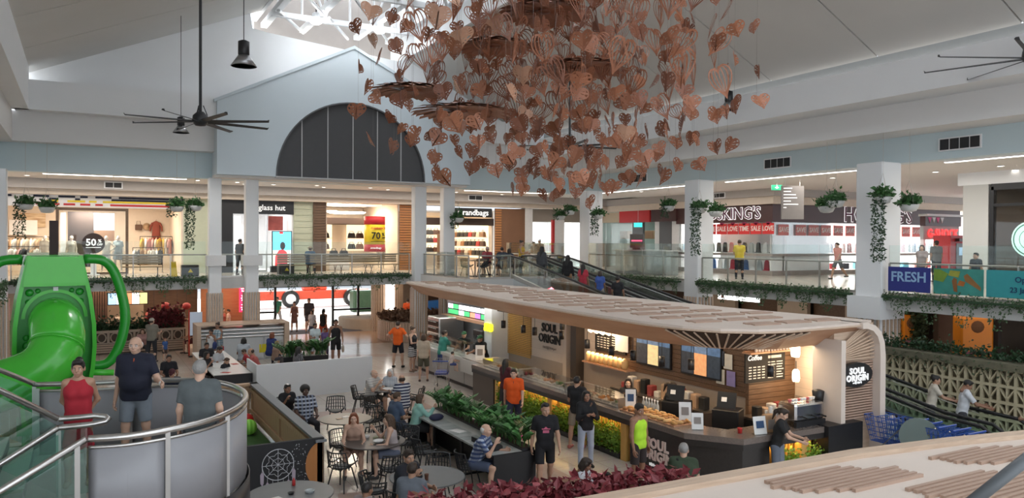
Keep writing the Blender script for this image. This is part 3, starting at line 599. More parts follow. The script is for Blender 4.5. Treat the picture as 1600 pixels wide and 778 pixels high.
SALER=mat('sale_red',(.62,.03,.03),.6,var=.05);SAVER=mat('save_red',(.68,.12,.08),.6);PINKD=mat('pink_disc',(.75,.1,.28),.6);CREAM=mat('cream_letters',(.85,.68,.62),.6,var=0)
def banner(word,m,loc,rz,label,disc):
    t=thing('sale_banner',label,'banner',loc,rz);MB().bx(-.42,.42,0,.02,-.27,.27).build('cloth',m,t);lettering(word,.34,CREAM,t,(0,-.012,0),depth=.006,bold=.008)
    t.scale=(.86,1,1)
    if disc:n=16;MB().loft([[(.17*math.cos(6.283*i/n),y,.36+.17*math.sin(6.283*i/n)) for i in range(n)] for y in (0,.02)]).build('disc',PINKD,t)
O9=['first','second','third','fourth','fifth','sixth','seventh','eighth','ninth','tenth']
for i,wd in enumerate(('LOVE','TIME','SALE','LOVE','TIME','SALE','LOVE')):banner(wd,SALER,(29.05,31.5-.78*i,5.68),-R(90),'red %s banner with pink disc, %s in the atrium window' %(wd.lower(),O9[i]),True)
for i in range(12):banner('SAVE',SAVER,(29.9+i*.92+(.0 if i==0 else .3),26.62,5.62),0,'orange red save banner, %s from the shop corner' %ORD[i],False)
struct(MB().bx(29.1,29.2,26.5,33.3,4.45,6.05).build('window_5',SHOPGL));struct(MB().bx(29.2,44,26.6,26.7,4.45,6.0).build('window_6',SHOPGL))
DKS=cmat('display_base',(.30,.25,.23));CASEW=mat('lit_case',(.9,.9,.9),.5,emit=.5,var=.1,scale=20,sample=False)
struct(MB().bx(29,29.2,26.5,33.3,3.4,3.62).bx(29,29.2,26.5,33.3,4.33,4.45).build('trim_13',DKS));struct(MB().bx(29.2,44,26.5,26.7,3.4,3.62).bx(29.2,44,26.5,26.7,4.33,4.45).build('trim_14',DKS))
def stand_mesh(k):
    m=[cmat('velvet_black',(.02,.02,.025)),WHITEW,cmat('velvet_red',(.45,.05,.08)),cmat('velvet_blue',(.05,.12,.3)),cmat('silver_case',(.45,.5,.52),.3)][k]
    b=MB();b.prism([(-.13,0),(.13,0),(.1,.42),(.05,.5),(-.05,.5),(-.1,.42)],-.05,.05,'x');b.bx(-.1,.1,-.16,.16,-.02,.02);return b.mesh('jewellery_stand',m)
STM=[stand_mesh(k) for k in range(5)];SN=['black','white','red','blue','silver']
for i in range(14):
    y=33.0-i*.46;k=[0,0,0,2,4,0,0,2,1,0,4,0,1,0][i]
    tag(place('jewellery_stand',STM[k],None,(29.6,y,4.5)),'%s jewellery stand in the atrium display window, %s from the far end' %(SN[k],ORD[i]),'display stand','jewellery stands in the atrium window')
    tag(place('jewellery_stand',STM[(i*3+1)%5],None,(29.7,y,3.62),.3),'%s jewellery stand in the low atrium case, %s from the far end' %(SN[(i*3+1)%5],ORD[i]),'display stand','jewellery stands in the low atrium case')
for i in range(26):
    x=30+i*.5;k=[4,0,3,1,0,4,2][i%7]
    tag(place('jewellery_stand',STM[k],None,(x,27.2,4.5),R(-90)),'%s jewellery stand in the side mall window, %s from the corner' %(SN[k],ORD[i]),'display stand','jewellery stands in the side mall window')
    if i%2==0:tag(MB().cbx(-.25,.25,-.12,.12,0,.32,.03).build('gift_box',cmat(['gift_red','gift_black','gift_blue','gift_pink'][(i//2)%4],[(.5,.05,.06),(.03,.03,.04),(.1,.35,.45),(.6,.3,.28)][(i//2)%4]),None,False,(x,27.1,3.62)),'%s gift box in the low side mall case, %s from the corner' %(['red','black','blue','pink'][(i//2)%4],ORD[i//2]),'box','gift boxes in the low case')
for i in range(8):tag(MB().bx(-.03,.03,-.5,.5,0,1.9).build('display_cabinet',CASEW,None,False,(33.2,27.3+.75*i,4.0)),'lit white wall cabinet deep in the jewellery shop, %s along' %ORD[i],'cabinet','lit wall cabinets in the jewellery shop')
# directory sign and exit sign
ds=thing('directory_sign','grey hanging directory board with white lines of text','sign',(25.2,22.0,6.1),R(-29));MB().bx(-.45,.45,-.05,.05,-.15,1.2).build('board',cmat('sign_grey',(.22,.2,.19)),ds)
for i,L in enumerate((.35,.3,.5,.55,.3,.6,.12)):MB().bx(-.38,-.38+L,-.058,-.05,1.08-i*.13,1.12-i*.13).build('text_line',WHT,ds)
for s in (-1,1):MB().tube([(s*.3,0,1.2),(s*.3,0,1.45)],.01,5).build('hanger',STEEL,ds)
xs_=thing('exit_sign','small green running man exit sign under the gallery ceiling','sign',(25.4,23.0,7.3),R(-29));MB().bx(-.22,.22,-.03,.03,-.11,.11).build('panel',mat('exit_green',(.0,.25,.12),.4,emit=.6,sample=False),xs_);MB().bx(-.03,.03,-.036,-.03,-.05,.05).bx(-.08,.08,-.036,-.03,-.015,.01).ball((.0,-.034,.07),.02,6,4).build('pictogram',WHT,xs_);MB().tube([(0,0,.11),(0,0,.24)],.01,5).build('hanger',STEEL,xs_)
x2=thing('exit_sign','teal lit exit sign above the far gallery door','sign',(28.6,36.3,6.0),R(-60));MB().tube([(0,0,.13),(0,0,1.55)],.01,5).build('hanger',STEEL,x2);MB().bx(-.25,.25,-.03,.03,-.13,.13).build('panel',mat('exit_teal',(.05,.6,.55),.4,emit=1.2,sample=False),x2)
# watch kiosk and white brick tenancy
wk=thing('watch_kiosk','small maroon kiosk with glowing red watch brand letters','kiosk',(39.5,24.6,3.4));MB().bx(-1.5,1.6,0,.3,2.5,3.0).build('header',MAROON,wk);MB().bx(-1.5,1.6,-.1,.4,3.0,3.12).build('canopy',WHITEW,wk);MB().bx(-1.5,1.6,.1,.3,1.8,2.5).build('backboard',cmat('kiosk_grey',(.5,.5,.5)),wk)
lettering('G-SHOCK',.6,mat('red_glow',(.8,.03,.03),.5,emit=1.6,var=0,sample=False),wk,(.1,.05,2.1),bold=.015)
for s in (-1.4,1.5):MB().bx(s -.06,s+.06,.1,.3,0,1.8).build('post',WHITEW,wk)
for i in range(4):MB().prism([(-1.3+i*.35,2.95),(-1.0+i*.35,2.95),(-1.15+i*.35,2.65)],-.02,0,'y').build('pennant',PINKD if i%2==0 else WHITEW,wk)
at=thing('teller_machine','red and grey cash machine beside the white brick wall','machine',(38.9,23.2,3.4));MB().bx(-1.0,1.0,0,.9,0,2.0).build('surround',REDP,at);MB().bx(-.55,.35,-.03,0,.2,1.6).build('fascia_panel',cmat('machine_grey',(.15,.16,.18),.4),at);MB().bx(-.35,.15,-.05,-.03,1.0,1.4).build('display',mat('machine_screen',(.3,.45,.6),.3,emit=.6,sample=False),at);MB().bx(-.6,.4,-.2,0,1.7,1.85).build('hood',MAROON,at)
WBR=brick_mat('white_glazed_brick',(.70,.70,.68),(.62,.62,.60),(.5,.5,.48),.3,.1,.008,.12,rot=(R(90),0,R(90)))
struct(MB().bx(28,34,15.8,16.7,3.4,7.1).build('wall_brick_right',WBR));struct(MB().bx(28,34,2,16.9,7.1,7.55).build('trim_15',W))
gf=thing('window_7',None,None,(28.05,0,0));gf['kind']='structure'
for y in (15.75,12.6,9.4):MB().bx(-.06,.1,y -.14,y,3.4,7.0).build('mullion',BLACK,gf)
MB().bx(-.06,.1,6,15.7,6.88,7.1).build('head',BLACK,gf);MB().bx(-.05,.08,6,15.7,6.3,6.4).build('transom',BLACK,gf);MB().bx(0,.02,6,15.6,3.4,6.88).build('pane',SHOPGL,gf)
shop_shell(9,28.2,33,4,15.7,7.0,cmat('cafe_wall',(.12,.09,.07)),'x',(1,.85,.65),90,WOODD)
lg=thing('roundel_sign','pale green round emblem hanging in the cafe window','sign',(28.3,14.55,5.15));n=28
MB().loft([[(x,.62*math.cos(6.283*i/n),.62*math.sin(6.283*i/n)) for i in range(n)] for x in (0,.04)]).build('disc',mat('mint_glow',(.55,.85,.72),.5,emit=.7,sample=False),lg)
b=MB()
for r0,r1 in ((.56,.52),(.36,.34)):b.loft([[(-.01,r*math.cos(6.283*i/n),r*math.sin(6.283*i/n)) for i in range(n)] for r in (r0,r1)],cap=False)
for k in range(7):b.tube([(-.012,.05*math.sin(k)-.18+k*.06,-.28),(-.012,-.2+k*.065,-.05),(-.012,-.12+k*.04,.25)],.012,4)
b.build('emblem',cmat('emblem_green',(.02,.22,.14)),lg)
for i in range(10):tag(MB().cbx(-.15,.15,-.5,.5,0,.3+.1*(i%3),.03).build('menu_item',wood_mat('cafe_goods%d' %(i%3),(.1,.05,.03),(.4,.25,.14),6),None,False,(31.5,9+(i%5)*1.3,4.1+(i//5)*1.1)),'dark goods on the cafe back shelves, %s along' %ORD[i],'goods','goods on the cafe shelves')
# ================================================================ food kiosk island
CTOP=mat('canopy_board',(.68,.585,.515),.6,var=.05,scale=3);SLATM=wood_mat('canopy_slat',(.40,.27,.20),(.50,.35,.27),2.)
STONE=mat('dark_stone_counter',(.028,.024,.022),.35,var=.3,scale=20);STONET=mat('counter_top_stone',(.16,.13,.115),.2,var=.2,scale=25)
TILE=brick_mat('kiosk_wall_tile',(.58,.50,.43),(.54,.46,.40),(.44,.38,.33),.3,.15,.006,.35,rot=(R(90),0,R(90)));TILEG=mat('grey_lower_wall',(.34,.29,.25),.5)
GOLD=mat('lit_timber_slats',(.62,.36,.10),.5,var=.15);WARM=(1,.72,.42)
def slat_block(t,loc,rz,n,L,stag,sep=.085,th=.035,wd=.05,me=None):
    for i in range(n):
        o=place('slat',me,t,(loc[0]+math.cos(rz)*stag(i)-math.sin(rz)*(i -n/2)*sep,loc[1]+math.sin(rz)*stag(i)+math.cos(rz)*(i -n/2)*sep,loc[2]),rz)
        o.scale=(L(i),1,1)
def canopy():
    t=thing('kiosk_canopy','long timber canopy over the food counters with raised slat blocks on top','canopy')
    top=[(12.2,31.4),(11.75,27.5),(11.4,23.5),(11.05,19.3),(10.85,16),(10.8,13.6),(10.95,12.4),(11.3,11.65),(11.9,11.2),(12.7,11.05),(14.0,11.1),(15.2,11.15),(15.65,11.4),(15.6,12.4),(15.2,15),(15.1,20),(15.0,26),(13.9,31)]
    cen=(13.0,20)
    def inset(d):return [(x+(cen[0]-x)/max(1,abs(cen[0]-x))*d*(1 if abs(cen[0]-x)>.3 else .2),y+(d if y<12.5 else (-d if y>30 else 0))) for x,y in top]
    MB().loft([[(x,y,3.17) for x,y in top],[(x,y,3.25) for x,y in top]]).build('roof_board',CTOP,t)
    lo=inset(.55);MB().loft([[(x,y,2.74) for x,y in lo],[(x,y,3.17) for x,y in inset(.02)]]).build('fascia',WOODM,t)
    MB().loft([[(x,y,3.165) for x,y in inset(-.03)],[(x,y,3.20) for x,y in inset(-.03)]],cap=True).build('edge_lip',WOODL,t)
    bm=MB()
    for i in range(4):bm.bx(-.36+.04*(i%2),.36+.04*(i%2),-.22+i*.115,-.22+i*.115+.075,0,.03)
    bme=bm.mesh('slat_block',SLATM);k=0
    for r in range(20):
        y=11.9+r*.98
        for c in range(4):
            x=11.75+c*.95+(.2 if r%2 else 0)-(.0 if y>14 else .0);e0=np.interp(y,[11.6,12.4,16,19.3,31.4],[11.5,11.0,10.9,11.1,12.25]);e1=np.interp(y,[11.4,15,26,31],[15.5,15.1,15.0,13.9])
            if x -.55<e0 or x+.55>e1 or y>30.6:continue
            place('slat_block',bme,t,(x,y,3.25),R(-4))
    # fan of slats at the rounded corner, on a dark sheet painting their gaps' shade
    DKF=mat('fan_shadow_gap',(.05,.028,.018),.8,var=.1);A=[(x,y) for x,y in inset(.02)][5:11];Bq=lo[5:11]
    def along(pl,u):
        d=[math.dist(a,b) for a,b in zip(pl,pl[1:])];q=u*sum(d)
        for (a,b),L in zip(zip(pl,pl[1:]),d):
            if q<=L:return (a[0]+(b[0]-a[0])*q/L,a[1]+(b[1]-a[1])*q/L)
            q -=L
        return pl[-1]
    def onf(u,v,out):a,b=along(A,u),along(Bq,.5+(u -.5)*.5);x,y=b[0]+(a[0]-b[0])*v,b[1]+(a[1]-b[1])*v;L=math.hypot(x -13,y -13.2);return (x+(x -13)/L*out,y+(y -13.2)/L*out,2.75+.4*v -out*.4)
    us=[.14+.72*k/24 for k in range(25)]
    MB().loft([[onf(u,.08,.012),onf(u,.08,.02),onf(u,.97,.02),onf(u,.97,.012)] for u in us]).build('fan_gap_shade',DKF,t)
    for k in range(15):u=.15+.7*k/14;MB().tube([onf(u,.06,.03),onf(u,.99,.03)],.022,4).build('fan_slat',WOODL,t)
    # end leg that turns down to the floor, with oval sign below the fan slats
    leg=MB();y0,y1=11.1,11.75;pts=[(14.25,2.75),(14.25,0),(15.65,0),(15.65,2.75)]
    leg.bx(14.3,15.55,11.32,11.75,0,3.17);leg.build('leg_core',WOODL,t)
    fr=[(15.68,0),(15.68,2.5),(15.64,2.8),(15.52,3.03),(15.32,3.18),(15.05,3.25),(14.9,3.25),(14.9,3.12),(15.05,3.12),(15.25,3.06),(15.4,2.93),(15.48,2.75),(15.5,2.5),(15.5,0)]
    for i in range(len(fr)//2-0-1):
        q=[fr[i],fr[i+1],fr[len(fr)-2-i],fr[len(fr)-1-i]];MB().prism(q,11.05,11.8,'y').build('leg_edge',CTOP,t)
    MB().bx(14.2,14.34,11.05,11.8,0,2.9).build('leg_edge',CTOP,t)
    sm=MB().bx(14.34,15.5,11.24,11.32,0,.035).mesh('slat',SLATM)
    for i in range(22):place('slat',sm,t,(0,0,1.12+i*.058))
    for i in range(11):
        f=i/10;MB().tube([(14.38,11.28,2.42+f*.25),(15.48-max(0,f -.55)*1.1,11.2,2.45+min(f,.75)*.85)],.02,4).build('fan_slat',WOODL,t)
    return t
CAN=canopy()
os_=thing('oval_sign','black oval sign with white cafe name on the timber kiosk leg','sign',(14.78,11.14,2.12));n=28
MB().loft([[(.52*math.cos(6.283*i/n),y,.27*math.sin(6.283*i/n)) for i in range(n)] for y in (-.04,.06)]).build('disc',BLACK,os_)
lettering('SOUL',.19,WHT,os_,(0,-.05,.085),bold=.006,space=1.15);lettering('ORIGIN',.19,WHT,os_,(0,-.05,-.07),bold=.006,space=1.15)
def tagline(t,loc,L,m,rz=0,h=.02):
    random.seed(int(L*100));b=MB();x=-L/2
    while x<L/2:wd=random.uniform(.02,.06)*L*2;b.bx(x,x+wd,-.004,0,-h*random.uniform(.5,1.5),h*random.uniform(.5,1.5));x+=wd+L*.03
    b.build('tagline',m,t,False,loc,rz)
tagline(os_,(0,-.045,-.17),.3,WHT)
# walls of the kiosk (real setting of the island)
def kwall(nm,m,*a):return struct(MB().bx(*a).build(nm,m))
kwall('wall_kiosk_sub',mat('steel_wall',(.28,.28,.29),.3,metal=.5),13.6,13.75,25.3,30.2,0,2.8)
kwall('wall_kiosk_white',mat('white_pier',(.68,.72,.74),.4),12.9,13.75,24.75,25.35,0,2.78)
kwall('wall_kiosk_tile',TILE,13.6,13.75,20.8,23.1,1.05,2.8);kwall('wall_kiosk_grey',TILEG,13.58,13.74,20.8,24.7,0,1.05)
kwall('wall_kiosk_return',mat('return_wall',(.5,.43,.37),.5),13.4,14.3,20.6,20.8,0,2.8);kwall('wall_kiosk_pier',mat('dark_pier',(.05,.04,.035),.4),13.3,13.75,19.9,20.2,0,2.8)
kwall('wall_kiosk_cream',TILEG,13.6,13.75,17.6,20.6,0,1.35);kwall('wall_kiosk_cream_upper',TILE,13.62,13.75,19.3,20.6,1.35,2.8)
sp=thing('timber_screen','horizontal timber slat screen between the sandwich shop and the cafe','screen',(13.6,0,0));MB().bx(0,.12,23.1,24.75,.9,2.8).build('backing',WOODD,sp);sm=MB().bx(-.05,0,23.1,24.75,0,.035).mesh('slat',GOLD)
for i in range(30):place('slat',sm,sp,(0,0,.95+i*.062))
bd=thing('wall_kiosk_boards',None,None,(13.62,0,0));bd['kind']='structure'
for i in range(12):MB().bx(0,.1,13.2,19.3,1.35+i*.12,1.462+i*.12).build('plank',WOODD,bd)
MB().bx(.02,.12,13.2,19.3,0,1.35).build('lower_panel',TILEG,bd)
be=thing('wall_kiosk_end',None,None,(0,13.1,0));be['kind']='structure'
for i in range(18):MB().bx(13.6,15.2,0,.1,.6+i*.12,.712+i*.12).build('plank',WOODD,be)
kwall('wall_kiosk_end_tile',brick_mat('end_wall_tile',(.58,.50,.43),(.54,.46,.40),(.44,.38,.33),.25,.25,.006,.35,0,rot=(R(90),0,R(90))),15.15,15.25,11.8,13.1,1.3,2.8);kwall('wall_kiosk_end_lower',TILEG,15.14,15.26,11.8,13.1,0,1.3)
# signs inside
wsn=thing('wall_lettering','black cafe name lettering on the pale tiled kiosk wall','sign',(13.57,21.9,1.9),-R(90));lettering('SOUL',.4,INK,wsn,(0,0,.2),bold=.008);lettering('ORIGIN',.4,INK,wsn,(0,0,-.16),bold=.008);tagline(wsn,(0,0,-.45),.8,cmat('grey_ink',(.2,.17,.15)),0,.035)
ss=thing('sub_sign','glowing yellow three letter sign on the white pier','sign',(12.88,25.05,1.86),-R(90));lettering('SUB',.36,mat('sub_yellow',(.95,.85,.02),.5,emit=1.2,var=0,sample=False),ss,(.1,-.02,0),bold=.022,shear=.15,depth=.03)
def menu_screen(i,y0,y1,cs,label,z0=2.0,z1=2.45,x=13.3):
    t=thing('menu_screen',label,'screen',(x,0,0));MB().bx(-.02,.05,y0,y1,z0,z1).build('bezel',BLACK,t)
    h=(z1-z0)/2
    for k,c in enumerate(cs):
        m=mat('menu_%02d%02d%02d' %tuple(int(v*99) for v in c),c,.4,emit=1.1,var=.35,scale=14,sample=False);a=y1-.02-(k%2)*(y1-y0-.04)/2
        MB().bx(-.026,-.02,a -(y1-y0-.04)/2+.005,a,z0+.02+(h if k<2 else 0),z0+(h if k>=2 else 2*h)-.02).build('menu_panel',m,t)
GR,BL,WH,OR,PU,LB=(.05,.45,.15),(.1,.35,.65),(.75,.85,.9),(.75,.25,.15),(.35,.15,.5),(.2,.55,.8)
menu_screen(0,28.4,29.4,(WH,GR,GR,GR),'green menu screen, farthest over the sandwich counter');menu_screen(1,27.35,28.38,(WH,WH,WH,GR),'white and green menu screen over the sandwich counter');menu_screen(2,26.4,27.33,(WH,WH,OR,PU),'red and purple menu screen over the sandwich counter');menu_screen(3,25.4,26.38,(WH,LB,GR,BL),'blue menu screen beside the yellow sign')
MB().bx(13.1,13.5,25.3,29.6,1.86,1.98).build('shelf_board',WOODM,bpy.data.objects['wall_kiosk_sub'])
DRK=[(.03,.05,.09),(.55,.35,.1),(.05,.08,.14)]
for j,(y0,nm) in enumerate(((17.25,'beside the chalk board'),(15.4,'beside the corner boards'))):
    t=thing('drinks_screen','triple dark drinks menu screen %s' %nm,'screen',(13.55,0,0));MB().bx(0,.06,y0-1.45,y0,1.62,2.6).build('bezel',BLACK,t)
    for k in range(3):
        a=y0-.04-k*.47;MB().bx(-.008,0,a -.44,a,2.2,2.56).build('picture',mat('scr_top%d' %(k%2),[(.12,.22,.4),(.2,.3,.48)][k%2],.4,emit=.2,var=.7,scale=9,sample=False),t)
        MB().bx(-.008,0,a -.44,a,1.66,2.2).build('picture',mat('scr_low%d%d' %(j,k),[(.06,.07,.09),[(.8,.6,.3),(.8,.35,.15)][j],(.05,.07,.1)][k],.4,emit=[.1,.55,.1][k],var=.6,scale=12,sample=False),t)
def chalk(label,loc,rz,w_,h,head):
    t=thing('chalk_board',label,'menu board',loc,rz);MB().bx(-w_/2,w_/2,0,.04,0,h).build('board',cmat('chalk_black',(.012,.012,.012)),t);MB().bx(-w_/2-.03,w_/2+.03,-.01,.05,h,h+.04).build('frame',WOODM,t)
    lettering(head,.17,WHT,t,(-w_*.28,-.006,h*.8),depth=.003,bold=.004,shear=.2);CH=cmat('chalk_white',(.7,.7,.68));random.seed(3)
    b=MB()
    for c in range(4):
        for r in range(5):
            x=-w_*.42+c*w_*.11;b.bx(x,x+w_*.07,-.005,0,h*.12+r*h*.09,h*.12+r*h*.09+.025)
    for r in range(7):
        for q in (0,1):b.bx(w_*(.06+q*.22),w_*(.06+q*.22+random.uniform(.12,.19)),-.005,0,h*.1+r*h*.085,h*.1+r*h*.085+.02)
    b.bx(w_*.06,w_*.4,-.005,0,h*.75,h*.84);b.build('chalk_text',CH,t);return t
chalk('black coffee menu chalk board above the espresso machine',(14.1,13.06,1.72),0,1.3,.72,'Coffee');chalk('black menu chalk board beside the round lamps',(13.56,18.5,1.75),-R(90),1.5,.8,'Co')
tag(MB().bx(-.3,.3,-.01,.01,0,.6).build('notice_sheet',WHITEW,None,False,(13.54,17.9,1.85),-R(90)),'white notice sheet pinned beside the chalk board','notice')
for i,(y,z,c) in enumerate(((13.75,1.95,(.7,.68,.62)),(13.65,1.55,(.3,.25,.5)),(14.0,1.55,(.6,.58,.5)),(14.0,2.0,(.06,.07,.1)))):tag(MB().bx(-.14,.14,-.005,.005,0,.36).build('notice_sheet',cmat('notice%d' %i,c,var=.3),None,False,(13.58,y,z),-R(90)),['small white notice on the dark boards','purple and white leaflet on the dark boards','cream notice on the dark boards','navy notice on the dark boards'][i],'notice')
# cup shelf
sh=thing('wall_shelf','timber shelf above the coffee board','shelf',(14.1,13.0,2.46));MB().bx(-.75,.8,-.2,.08,-.03,0).build('board',WOODM,sh)
CUP=MB().lathe([(.03,0),(.042,.11),(.044,.12),(.02,.125)],n=12).mesh('paper_cup',cmat('cup_white',(.75,.72,.68)),True)
for i in range(12):
    h=place('paper_cup',CUP,None,(13.62+i*.1,12.9,2.46));h.scale=(1,1,1.35 if i>3 else .9);tag(h,'%s white paper cup above the coffee board, %s along' %('tall' if i>3 else 'short',ORD[i]),'cup','paper cups on the coffee shelf')
BULB=mat('warm_bulb',(1,.72,.4),.4,emit=14,var=0,sample=False)
def lantern_lamp(loc,label,s=1.):
    t=thing('lantern_lamp',label,'lamp',loc);MB().lathe([(.09*s,.0),(.11*s,.1*s),(.1*s,.3*s),(.05*s,.36*s)],n=14).build('shade',mat('lamp_cream',(1,.85,.65),.5,emit=4,var=0,sample=False),t,True);MB().tube([(0,0,.36*s),(0,0,.6*s)],.01,5).build('cord',BLACK,t);point('kiosk_bulb',(loc[0],loc[1]-.15,loc[2]-.1),9,WARM,.08)
lantern_lamp((14.75,12.75,2.3),'cream glowing lantern above the espresso machine');lantern_lamp((14.6,12.6,1.75),'wide glowing lamp beside the coffee board',.8)
for i in range(5):tag(MB().lathe([(.02,0),(.1,.05),(.13,.14),(.1,.22),(.03,.26)],n=14).build('globe_lamp',BULB if i==2 else mat('dim_globe',(.9,.7,.5),.4,emit=1.6,var=0,sample=False),None,True,(13.2,18.95-i*.3,2.3)),'round globe lamp over the chalk board, %s in the row' %O9[i],'lamp')
point('globe_light',(13.0,18.4,2.25),14,WARM,.12)
bb=thing('bread_rack','lit shelf of paper bagged loaves under the chalk board','shelf',(13.35,18.4,1.36));MB().bx(-.1,.22,-1.1,1.1,0,.04).build('board',WOODM,bb);LOAF=cmat('bread_bag',(.62,.40,.18),.6)
for i in range(9):tag(MB().lathe([(.07,0),(.1,.08),(.1,.22),(.05,.3)],n=10).build('bread_bag',LOAF,None,True,(13.35,17.5+i*.22,1.4)),'paper bagged loaf on the lit bread shelf, %s along' %ORD[i],'bread','bagged loaves on the bread shelf')
area('bread_light',(13.3,18.4,1.72),.1,10,WARM,(0,0,0),1.8)
# pendant lamps
PEND=MB().lathe([(.075,0),(.075,.24),(.02,.25)],n=14).mesh('shade',BLACK,True);PGLOW=MB().lathe([(.06,.02),(.01,.02)],n=12).mesh('bulb',BULB)
for i,(x,y,z) in enumerate(((12.0,22.2,2.17),(12.0,20.9,2.15),(12.0,20.2,2.15),(12.0,18.7,2.2),(12.6,19.6,2.35),(12.0,17.4,2.1),(12.0,16.3,2.05),(12.0,15.4,2.05),(12.0,14.3,2.05),(12.1,13.4,2.1),(13.0,11.9,2.1))):
    t=thing('pendant_lamp','black cylinder pendant over the food counter, %s from the yellow sign' %(O9+['eleventh'])[i],'lamp',(x,y,z),0,'black cylinder pendants');place('shade',PEND,t);place('bulb',PGLOW,t);MB().tube([(0,0,.24),(0,0,2.72-z)],.008,5).build('cord',BLACK,t)
for k,y in enumerate((21.3,19.2,16.9,14.6,12.9)):spot('counter_spot',(11.75,y,2.68),60,WARM,120,.1)
area('kiosk_work_light',(12.7,16.5,2.7),1.2,26,(1,.78,.52),(0,0,0),7);area('sub_work_light',(12.6,26.5,2.72),1.2,42,(1,.95,.88),(0,0,0),4.5);area('coffee_light',(13.9,12.2,2.7),1.5,22,(1,.78,.52),(0,0,0),.9)
tr=thing('lamp_rail','thin black lamp rail under the canopy','rail',(12.0,0,2.69))
for a,b in ((22.6,20.8),(20.6,18.5),(17.8,15.2),(14.8,13.2)):MB().bx(-.02,.02,b,a,0,.04).build('rail',BLACK,tr)
# service counter
ct=thing('service_counter','dark stone cafe counter with planted lit niches wrapping the kiosk corner','counter')
MB().prism([(10.75,22.0),(10.75,12.1),(11.45,11.15),(14.2,11.1),(14.2,11.85),(11.75,11.9),(11.55,12.3),(11.55,22.0)],.98,1.1).build('top',STONET,ct)
MB().prism([(10.76,22.0),(10.76,12.1),(11.45,11.16),(14.19,11.11),(14.19,11.3),(11.55,11.35),(10.95,12.2),(10.95,22.0)],.86,.98).build('fascia',STONE,ct)
MB().bx(11.1,11.5,12.4,22.0,0,.98).build('body',STONE,ct);MB().bx(11.6,14.2,11.45,11.8,0,.98).build('body',STONE,ct);MB().prism([(10.8,13.9),(10.8,12.1),(11.47,11.2),(12.2,11.18),(12.2,11.5),(11.2,12.4),(11.2,13.9)],0,.86).build('corner_panel',STONE,ct)
MB().bx(10.8,11.1,20.6,22.0,0,.86).build('end_panel',mat('brown_panel_front',(.09,.065,.05),.4),ct);MB().bx(13.75,14.85,11.0,11.4,0,1.12).build('end_panel',BLACK,ct)
sme=MB().bx(0,.03,-.025,.025,.1,.86).mesh('lit_slat',GOLD)
for i in range(75):place('lit_slat',sme,ct,(11.06,13.95+i*.088,0))
sm2=MB().bx(-.025,.025,-.03,0,.1,.86).mesh('lit_slat',GOLD)
for i in range(17):place('lit_slat',sm2,ct,(12.25+i*.09,11.45,0))
for y in (14.2,15.8,17.4,19.0,20.4):MB().bx(10.8,10.98,y -.1,y+.1,0,.86).build('niche_post',GOLD,ct)
for x in (12.4,13.2):MB().bx(x -.08,x+.08,11.16,11.34,0,.86).build('niche_post',GOLD,ct)
area('niche_light',(10.93,17.3,.84),.08,14,(1,.62,.2),(0,0,0),6.4);area('niche_light',(12.9,11.28,.84),1.4,5,(1,.62,.2),(0,0,0),.08)
cf=thing('counter_lettering','white cafe name lettering on the dark counter front','sign',(10.79,13.0,.5),-R(90));lettering('SOUL',.3,CREAM,cf,(0,0,.13),bold=.012);lettering('ORIGIN',.3,CREAM,cf,(0,0,-.12),bold=.012);tagline(cf,(0,0,-.33),.5,WHT,0,.03)
# sandwich counter
sc=thing('sandwich_counter','white and stainless sandwich counter with glass guard','counter');SUBW=mat('sub_white_top',(.68,.66,.62),.25,var=.04);SUBF=mat('sub_front_panel',(.44,.41,.38),.5)
MB().bx(11.35,12.1,22.3,28.6,.9,1.0).build('top',SUBW,sc)
for k in range(4):MB().bx(11.4,11.5,22.35+k*1.56,23.88+k*1.56,.12,.9).build('front_panel',SUBF,sc)
MB().bx(11.45,12.05,22.35,28.5,0,.12).build('plinth',BLACK,sc);MB().bx(11.25,12.1,21.95,22.3,0,1.02).build('end_pier',mat('brown_panel_front',(.09,.065,.05),.4),sc);MB().bx(11.3,11.42,22.3,24.0,.55,1.0).build('till_front',SUBW,sc)
MB().bx(11.55,11.57,24.2,28.4,1.0,1.42).build('glass_guard',GLASS,sc);MB().bx(11.55,11.95,24.2,28.4,1.42,1.45).build('guard_shelf',GLASS,sc)
for y in (24.2,26.3,28.4):MB().tube([(11.56,y,1),(11.56,y,1.44)],.015,6).build('guard_post',STEEL,sc)
ov=thing('oven_rack','stainless bread oven and rack at the end of the sandwich shop','oven',(12.9,28.8,0));MB().cbx(-.55,.55,-.6,.6,0,1.95,.04).build('body',STEEL,ov)
for k in range(5):dr=MB().bx(-.57,-.55,-.5,.5,.55+k*.26,.75+k*.26).build('oven_door',mat('oven_glass',(.02,.02,.022),.15),ov);MB().tube([(-.6,-.4,.72+k*.26),(-.6,.4,.72+k*.26)],.012,6).build('handle',STEEL,dr)
fr_=thing('drinks_fridge','black fridge with lit glass doors by the white pier','fridge',(13.1,25.7,0));MB().cbx(-.3,.4,-.35,.4,0,1.7,.03).build('body',BLACK,fr_);MB().bx(-.32,-.3,-.28,-.08,.3,1.5).build('lit_edge',mat('fridge_glow',(.9,.97,1),.4,emit=4,sample=False),fr_);MB().bx(-.32,-.3,-.05,.33,.3,1.5).build('door_glass',mat('fridge_dark',(.03,.04,.05),.1),fr_)
